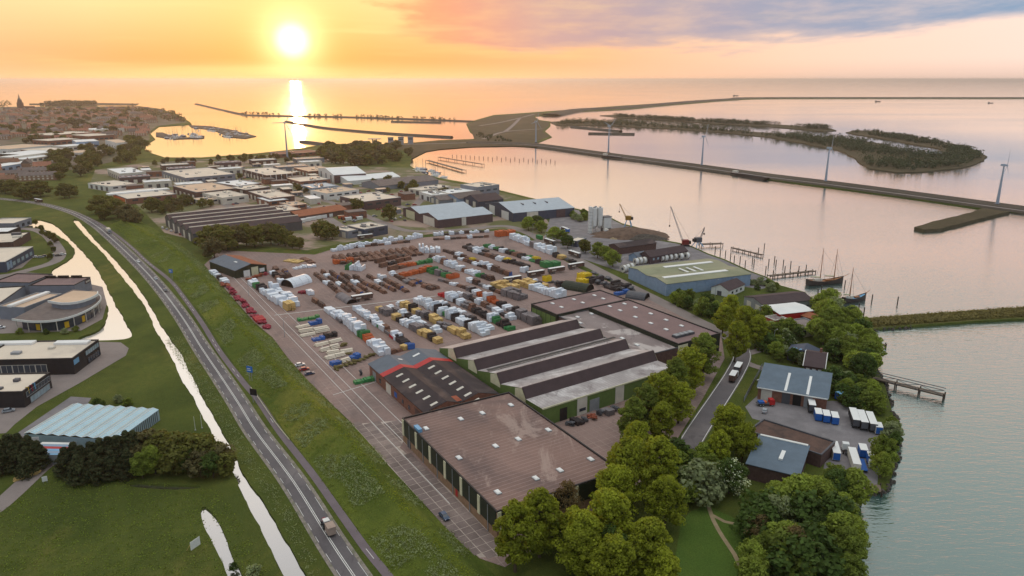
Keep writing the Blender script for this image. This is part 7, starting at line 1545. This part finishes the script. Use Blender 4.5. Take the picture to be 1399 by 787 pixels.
# concrete plant, cranes, drums, gravel
p = P(815, 318); t = thing('concrete_plant', 'white concrete plant with tall silos and stair tower by the water', 'plant', (p.x, p.y, 0), R(20))
for x, y in ((-2.2, 0), (2.2, 0), (0, 2.4)):
    o = part('silo', MB().tube((x, y, 5), (x, y, 17), 1.9, n=14).tube((x, y, 3), (x, y, 5), .6, 1.9, 14), 'white', t, True, False); part('silo_top', MB().tube((x, y, 17), (x, y, 17.8), .8, n=8), 'metal_grey', o, True)
mb = MB()
for x in (-4, 0, 4):
    for y in (-1.8, 1.8): mb.box((x, y, 0), (.35, .35, 9))
part('support_frame', mb, 'offwhite', t, True); part('stair_tower', MB().box((-5.0, 0, 0), (1.8, 2.6, 18)), 'white', t, True); mb = MB()
for k in range(7): mb.box((-5.0, 0, 2.2 * k + 1.2), (2.1, 2.9, .15))
part('stair_landing', mb, 'metal_grey', t, True); part('batching_house', MB().box((7.2, .5, 3), (5.4, 5, 7.5)), 'white', t, True); part('house_roof', MB().box((7.2, .5, 10.5), (6, 5.6, .4)), 'metal_dark', t, True); part('house_base', MB().box((7.2, .5, 0), (5, 4.6, 3)), 'metal_dark', t, True); part('conveyor', MB().tube((9, 1, 1), (3, 1, 11), .5, n=6), 'metal_grey', t, True)
p = P(828, 321); t = thing('white_tank', 'small white upright tank beside the concrete plant', 'tank', (p.x, p.y, 0)); part('shell', MB().tube((0, 0, 0), (0, 0, 4), 1.6, n=14), 'white', t, True); part('lid', MB().tube((0, 0, 4), (0, 0, 4.4), 1.6, .6, 14), 'offwhite', t, True)
def heap(a, rx, ry, h, mat, label, seed, name='gravel_heap'):
    p = P(*a); rs_ = random.Random(seed); mb = MB(); n = 20; rg_ = []
    for k in range(6):
        u = k / 5; r_ = []
        for i in range(n): an = 2 * math.pi * i / n; q = (1 - u) * (1 + jit(rs_, .12)); r_.append(len(mb.v)); mb.v.append((p.x + math.cos(an) * rx * q, p.y + math.sin(an) * ry * q, h * (math.sin(u * math.pi / 2)) + jit(rs_, .15) * (k > 0)))
        rg_.append(r_)
    for k in range(5):
        for i in range(n): j = (i + 1) % n; mb.f.append((rg_[k][i], rg_[k][j], rg_[k + 1][j], rg_[k + 1][i])); mb.mi.append(0)
    o = part(name, mb, mat); tag(o, label, 'heap')
heap((861, 322), 26, 15, 5.5, 'earth', 'big brown gravel heap between the plant and the yellow crane', 1); heap((880, 326), 14, 8, 3, 'stone', 'grey gravel heap beside the brown one', 2); heap((846, 324), 10, 8, 3, 'sand', 'pale sand heap next to the concrete plant', 3)
def crane(a, label, H, boom, ang, rz, body, mast, legs):
    p = P(*a); t = thing('quay_crane', label, 'crane', (p.x, p.y, 0), rz)
    if legs:
        mb = MB()
        for x in (-2, 2):
            for y in (-2, 2): mb.tube((x * 1.3, y * 1.3, 0), (x * .5, y * .5, H), .28, n=6)
        part('portal_leg', mb, 'lightblue', t, True)
    else:
        part('track', MB().box((0, -1.5, 0), (5, .9, 1.1)).box((0, 1.5, 0), (5, .9, 1.1)), 'dark', t, True)
    part('cabin', MB().box((0, 0, H if legs else 1.1), (4.0, 3.0, 2.8)), body, t, True); part('counterweight', MB().box((-2.6, 0, (H if legs else 1.1) + .3), (1.4, 2.6, 1.8)), 'dark', t, True)
    b0 = Vector((1.4, 0, (H if legs else 1.1) + 1.4)); b1 = b0 + Vector((math.cos(ang), 0, math.sin(ang))) * boom; mb = MB()
    s_ = Vector((-math.sin(ang), 0, math.cos(ang))) * .45; n = 9
    for oy in (-.45, .45): mb.tube(b0 + Vector((0, oy, 0)) + s_, b1 + s_ * .3, .09, n=5); mb.tube(b0 + Vector((0, oy, 0)) - s_, b1 - s_ * .3, .09, n=5)
    for i in range(n): u0, u1 = i / n, (i + 1) / n; mb.tube(b0.lerp(b1, u0) + s_, b0.lerp(b1, u1) - s_, .07, n=4); mb.tube(b0.lerp(b1, u0) + Vector((0, -.45 * (1 - u0), 0)), b0.lerp(b1, u1) + Vector((0, .45 * (1 - u1), 0)), .07, n=4)
    part('boom', mb, mast, t, True); part('cable', MB().tube(b1, (b1.x, 0, max(2.5, b1.z - boom * .5)), .06, n=4).tube(b1, (-2.4, 0, b0.z + 1.6), .06, n=4), 'dark', t, True); part('hook_block', MB().box((b1.x, 0, max(1.5, b1.z - boom * .5 - .6)), (.7, .7, 1.0)), 'dark', t, True); return t
crane((858, 310), 'yellow portal crane on pale blue legs at the gravel quay', 5, 11, R(62), R(165), 'crane_yellow', 'crane_yellow', True); crane((936, 336), 'red crawler crane with long white boom on the quay', 0, 24, R(68), R(178), 'crane_red', 'metal_grey', False); crane((953, 337), 'small dark crane with short boom at the jetty', 3, 8, R(70), R(20), 'metal_dark', 'metal_dark', True)
p = P(869, 325); t = thing('wheel_loader', 'small yellow loader on the gravel quay', 'loader', (p.x, p.y, 0), .4); part('body', MB().box((0, 0, .8), (4, 2, 1.4)), 'yellow', t, True); part('cab', MB().box((-.3, 0, 2.2), (1.6, 1.7, 1.3)), 'glass', t, True); part('bucket', MB().box((3, 0, .2), (1, 2.6, 1.1)), 'dark', t, True); wheels(t, ((-1.2, -1), (-1.2, 1), (1.3, -1), (1.3, 1)), .8, .5)
DR = proto('cable_drum', 'x', 'drum'); mb = MB().tube((-.9, 0, 2.0), (.9, 0, 2.0), 1.75, n=18); part('white_coil', mb, 'white', DR, True)
for x in (-1.0, 1.0):
    mb = MB()
    for i in range(18): a0, a1 = 2 * math.pi * i / 18, 2 * math.pi * (i + 1) / 18; mb.face([(x, math.cos(a0) * 2, 2 + math.sin(a0) * 2), (x, math.cos(a1) * 2, 2 + math.sin(a1) * 2), (x, math.cos(a1) * 1.2, 2 + math.sin(a1) * 1.2), (x, math.cos(a0) * 1.2, 2 + math.sin(a0) * 1.2)])
    part('flange', mb, 'offwhite', DR, True)
part('hub_core', MB().tube((-1.05, 0, 2), (1.05, 0, 2), .8, n=12), 'metal_dark', DR, True)
for k, a in enumerate(((869, 362), (874, 361), (879, 360.5), (884, 359), (897, 358), (903, 357.5), (909, 357), (915, 356), (921, 355), (930, 355), (938, 354), (852, 372), (857, 370.5), (862, 369))): p = P(*a); copy_thing(DR, (p.x, p.y, .06), R(20) + (k % 3) * .15, '%s white cable drum from the left in the line behind the green roof' % ORD[k] if k < 11 else 'white coil on the verge left of the blue wall, %s of three' % ORD[k - 11], 'white cable drums')
# town: houses in rows
HP = []
for i in range(6):
    t = proto('town_house', 'x', 'house'); L_, W_, h, hr = ((26, 9, 5.5, 9), (14, 9, 6, 10), (34, 9, 5.5, 8.5), (18, 10, 5, 9), (24, 9, 6, 9.5), (12, 10, 6, 11))[i]; rm = ('roof_red', 'roof_tile_brown', 'roof_tile_grey')[i % 3]
    part('wall', MB().box((0, 0, 0), (L_, W_, h)), 'house_wall', t, True); mb = MB(); mb.face([(-L_ / 2, -W_ / 2 - .4, h - .2), (L_ / 2, -W_ / 2 - .4, h - .2), (L_ / 2, 0, hr), (-L_ / 2, 0, hr)]); mb.face([(L_ / 2, W_ / 2 + .4, h - .2), (-L_ / 2, W_ / 2 + .4, h - .2), (-L_ / 2, 0, hr), (L_ / 2, 0, hr)]); mb.face([(L_ / 2, -W_ / 2, h), (L_ / 2, W_ / 2, h), (L_ / 2, 0, hr)]); mb.face([(-L_ / 2, W_ / 2, h), (-L_ / 2, -W_ / 2, h), (-L_ / 2, 0, hr)]); rf = part('roof', mb, rm, t, True)
    part('chimney', MB().box((L_ * .3, 0, hr - 1), (1, 1, 2)), 'brick', rf, True)
    mb = MB()
    for k in range(int(L_ / 4)): mb.box((-L_ / 2 + 2 + 4 * k, -W_ / 2 - .03, 1.2), (1.8, .08, 1.5)); mb.box((-L_ / 2 + 2 + 4 * k, -W_ / 2 - .03, 3.7), (1.8, .08, 1.3))
    part('window_row', mb, 'offwhite', t, True); HP.append(t)
rg = random.Random(31); RC = ('reddish', 'brown', 'grey')
for poly, n, lb, gap in (([(-60, 152), (100, 149), (190, 149), (235, 158), (245, 166), (205, 172), (120, 172), (-60, 172)], 200, 'in the far rows of the hazy town', 20), ([(-60, 172), (120, 172), (200, 173), (198, 186), (130, 192), (-60, 192)], 80, 'in the nearer rows of the hazy town', 23), ([(-40, 238), (20, 226), (60, 232), (70, 244), (20, 260), (-40, 262)], 14, 'beside the upper left roadside trees', 20)):
    pts = []
    for p in scatter_px(poly, n * 3, rg):
        if len(pts) >= n: break
        if any((p - q).length < gap for q in pts): continue
        pts.append(p); i = rg.randrange(6); copy_thing(HP[i], (p.x, p.y, .04), R(18) + rg.choice([0, 0, 0, math.pi / 2]) + rg.uniform(-.12, .12), 'small house with %s tiled roof %s' % (RC[i % 3], lb), '%s roofed houses %s' % (RC[i % 3], lb), (1, 1, rg.uniform(.85, 1.15)))
# pale flat industrial roofs in front of the town
for k, (q_, h) in enumerate((([(0, 212), (40, 203), (60, 207), (12, 217)], 7), ([(36, 204), (72, 200.5), (82, 203.5), (46, 207)], 6), ([(100, 191), (130, 189.5), (133, 192.5), (102, 194)], 9), ([(152, 191), (168, 189.5), (168, 194), (153, 196)], 9), ([(82, 199), (108, 195), (116, 197), (90, 201)], 6), ([(57, 191), (90, 187), (95, 190), (62, 193)], 7), ([(-10, 227), (24, 218.5), (30, 221), (0, 230)], 6), ([(0, 201), (34, 195), (44, 199), (8, 206)], 7), ([(28, 216), (46, 210), (54, 213), (36, 219)], 5), ([(110, 184), (135, 181), (140, 184), (116, 187)], 8), ([(-50, 216), (-20, 208), (-5, 212), (-36, 221)], 7), ([(100, 207), (118, 203), (124, 206), (106, 210)], 6), ([(120, 176), (150, 173), (156, 175), (126, 178)], 8), ([(60, 183), (100, 178), (104, 181), (66, 186)], 8))):
    b_ = B('town_works', 'pale flat-roofed works building, %s of the group in front of the town' % ORD[k], q_, h, 'building', 'town works').flat(('offwhite', 'brick', 'blue_clad', 'white')[k % 4], ('roof_white', 'roof_light', 'roof_white', 'roof_peach')[k % 4], 'offwhite', .4, .8); b_.row(1, 5, 6, 1, 3.5, 'window', 'glass'); b_.row(0, 4, 5, 1, 3.5, 'window', 'glass')
p = P(29, 151); t = thing('church_tower', 'dark church tower with domed spire on the left horizon', 'church', (p.x, p.y, 0)); part('shaft', MB().box((0, 0, 0), (14, 14, 26)), 'brick_dark', t, True); part('belfry', MB().box((0, 0, 26), (10, 10, 9), 0, None, .9), 'brick_dark', t, True); o = part('dome', MB().tube((0, 0, 35), (0, 0, 40), 5, 3.2, 8).tube((0, 0, 40), (0, 0, 44), 2.2, 2.0, 8), 'metal_dark', t, True); part('spire', MB().tube((0, 0, 44), (0, 0, 54), 1.8, .2, 8), 'metal_dark', o, True); part('nave', MB().box((24, 0, 0), (36, 16, 14)), 'brick_dark', t, True)
# small sheds, cabins and vehicles between the park halls
rg = random.Random(77); SH = []
for i in range(4):
    t = proto('park_shed', 'x', 'shed'); L_, W_, h = ((12, 8, 4), (18, 9, 4.5), (9, 7, 3.2), (14, 10, 5))[i]
    part('wall', MB().box((0, 0, 0), (L_, W_, h)), ('brick_dark', 'offwhite', 'grey_clad', 'brick')[i], t, True); part('roof', MB().box((0, 0, h), (L_ + .5, W_ + .5, .3)), ('roof_light', 'roof_white', 'roof_peach', 'roof_tile_grey')[i], t, True); part('door', MB().box((L_ * .2, -W_ / 2 - .04, 0), (3, .1, 2.8)), 'metal_dark', t, True); part('window', MB().box((-L_ * .25, -W_ / 2 - .04, 1.2), (3, .1, 1.2)), 'glass', t, True); SH.append(t)
HH = []
for i in range(5):
    t = proto('park_hall', 'x', 'hall'); L_, W_, h = ((34, 22, 6), (28, 20, 6.5), (40, 24, 6), (26, 18, 5.5), (32, 20, 7))[i]; wm = ('brick_dark', 'offwhite', 'grey_clad', 'brick', 'plum_clad')[i]
    part('wall', MB().box((0, 0, 0), (L_, W_, h - .4)), wm, t, True); part('roof', MB().box((0, 0, h - .398), (L_ - .5, W_ - .5, .1)), ('roof_light', 'roof_white', 'roof_peach', 'roof_light', 'roof_brown')[i], t, True)
    mb = MB()
    for x, y, a, b in ((0, W_ / 2, L_ + .3, .5), (0, -W_ / 2, L_ + .3, .5), (L_ / 2, 0, .5, W_ - .5), (-L_ / 2, 0, .5, W_ - .5)): mb.box((x, y, h - .4), (a, b, .55))
    part('parapet', mb, 'offwhite' if i == 1 else 'metal_grey', t, True)
    for k in range(3): part('loading_door', MB().box((-L_ * .3 + k * L_ * .3, -W_ / 2 - .05, 0), (4, .12, 3.8)), 'metal_dark' if i == 1 else 'offwhite', t, True)
    for k in range(3): part('window', MB().box((-L_ / 2 - .05, -W_ * .3 + k * W_ * .3, 2.5), (.12, 4, 1.4)), 'glass', t, True)
    for k in range(5): part('rooflight', MB().box((-L_ * .36 + k * L_ * .18, (-1) ** k * W_ * .2, h - .3), (3.2, 1.4, .5)), 'roof_white', t, True)
    HH.append(t)
HN = ('dark brick hall with pale roof', 'white hall with white roof', 'grey hall with peach roof', 'red brick hall with pale roof', 'plum hall with brown roof'); hall_pts = []
for p in scatter_px([(140, 246), (220, 230), (330, 223), (420, 220), (470, 240), (560, 262), (600, 276), (560, 284), (470, 292), (400, 276), (330, 276), (240, 280), (180, 262)], 900, rg):
    if len(hall_pts) >= 34: break
    if any(b_.hit(p, 17) for b_ in BLDS) or any((p - q).length < 40 for q in hall_pts): continue
    i = rg.randrange(5); copy_thing(HH[i], (p.x, p.y, .05), RV + rg.choice([0, math.pi / 2]) * 0, 'mid-sized %s between the larger park halls' % HN[i], 'mid-sized park halls, ' + HN[i], (.85, .85, .9)); hall_pts.append(p)
KN = ('dark brick', 'white', 'grey', 'red brick'); done = []
for p in scatter_px([(150, 240), (220, 228), (330, 222), (420, 224), (470, 244), (560, 258), (600, 268), (560, 290), (470, 300), (400, 284), (330, 280), (240, 272), (180, 262)], 300, rg):
    if len(done) >= 46: break
    if any(b_.hit(p, 9) for b_ in BLDS) or any((p - q).length < 20 for q in done) or any((p - q).length < 26 for q in hall_pts): continue
    i = rg.randrange(4); copy_thing(SH[i], (p.x, p.y, .05), RV + rg.choice([0, math.pi / 2]), 'small %s shed between the halls of the business park' % KN[i], 'small %s park sheds' % KN[i]); done.append(p)
cars_ = 0
for p in scatter_px([(150, 240), (220, 230), (330, 226), (420, 228), (470, 244), (560, 258), (640, 290), (560, 300), (470, 306), (400, 284), (330, 280), (240, 280), (180, 262)], 400, rg):
    if cars_ >= 110: break
    if any(b_.hit(p, 2) for b_ in BLDS) or any((p - q).length < 10 for q in done) or any((p - q).length < 22 for q in hall_pts): continue
    cn = rg.choice(['white', 'silver', 'black', 'red', 'blue']); copy_thing(CARS[cn], (p.x, p.y, .15), RV + rg.choice([0, math.pi / 2]), '%s car parked among the halls of the business park' % cn, '%s cars in the business park' % cn, (.9, .9, .9)); cars_ += 1
# stony shore on the right bank
sm_ = [MB().tube((0, 0, -.5), (.1, .05, .5), .7 + .1 * i, .35, 6).mesh('boulder', 'stone') for i in range(3)]
rg = random.Random(17); shore = thing('stone_revetment', 'band of dark boulders along the shore of the right bank', 'stones', P(1200, 500)); off = wloc(shore)
n_ = 0
for a, b in zip(coast[0:14], coast[1:15]):
    d = b - a
    for k in range(int(d.length / 1.1)):
        if n_ >= 290: break
        n_ += 1; q = a + d * ((k + .5) * 1.1 / d.length) + Vector((rg.uniform(-.8, 1.0), rg.uniform(-.8, .8), 0)); o = link(bpy.data.objects.new('boulder', rg.choice(sm_)), shore); o.location = (q.x - off.x, q.y - off.y, rg.uniform(-.7, -.2)); o.rotation_euler = (rg.uniform(-.5, .5), rg.uniform(-.5, .5), rg.uniform(0, 6)); s_ = rg.uniform(.6, 1.25); o.scale = (s_, s_, s_)
# garden fence and hedge by the right road
t = thing('mesh_fence', 'pale blue-grey mesh fence along the verge beside the garage', 'fence', P(1035, 510)); A_, B_ = P(1041, 503), P(1016, 550); d = B_ - A_; n = 14; r_ = math.atan2(d.y, d.x)
for i in range(n): q = A_.lerp(B_, (i + .5) / n); part('fence_panel', MB().box((q.x, q.y, .15), (d.length / n * .94, .05, 1.7), r_), 'metal_grey', t)
for i in range(n + 1): q = A_.lerp(B_, i / n); part('post', MB().tube((q.x, q.y, 0), (q.x, q.y, 2), .06, n=6), 'metal_dark', t)

drop_protos()
# ------------------------------------------------------------------ air: even haze over land and lake
hm = bpy.data.materials.new('haze'); hm.use_nodes = True; nt = hm.node_tree; nt.nodes.clear(); g = NG(nt)
pv = g.n('ShaderNodeVolumePrincipled'); pv.inputs['Color'].default_value = (1.0, .95, .90, 1); pv.inputs['Density'].default_value = HAZE_D; pv.inputs['Anisotropy'].default_value = .62
om = g.n('ShaderNodeOutputMaterial'); g.put(om.inputs['Volume'], pv.outputs[0]); MATS['haze'] = hm
mb = MB(); x0, x1, y0, y1, z0, z1 = -46000, 46000, -420, 61000, -3.5, 112.0
v_ = [(x, y, z) for z in (z0, z1) for x, y in ((x0, y0), (x1, y0), (x1, y1), (x0, y1))]
for f in ((3, 2, 1, 0), (4, 5, 6, 7), (0, 1, 5, 4), (1, 2, 6, 5), (2, 3, 7, 6), (3, 0, 4, 7)): mb.face([v_[i] for i in f])
hz = part('haze', mb, 'haze'); hz['kind'] = 'stuff'; hz['label'] = 'warm evening haze over the land and the lake'; hz['category'] = 'haze'
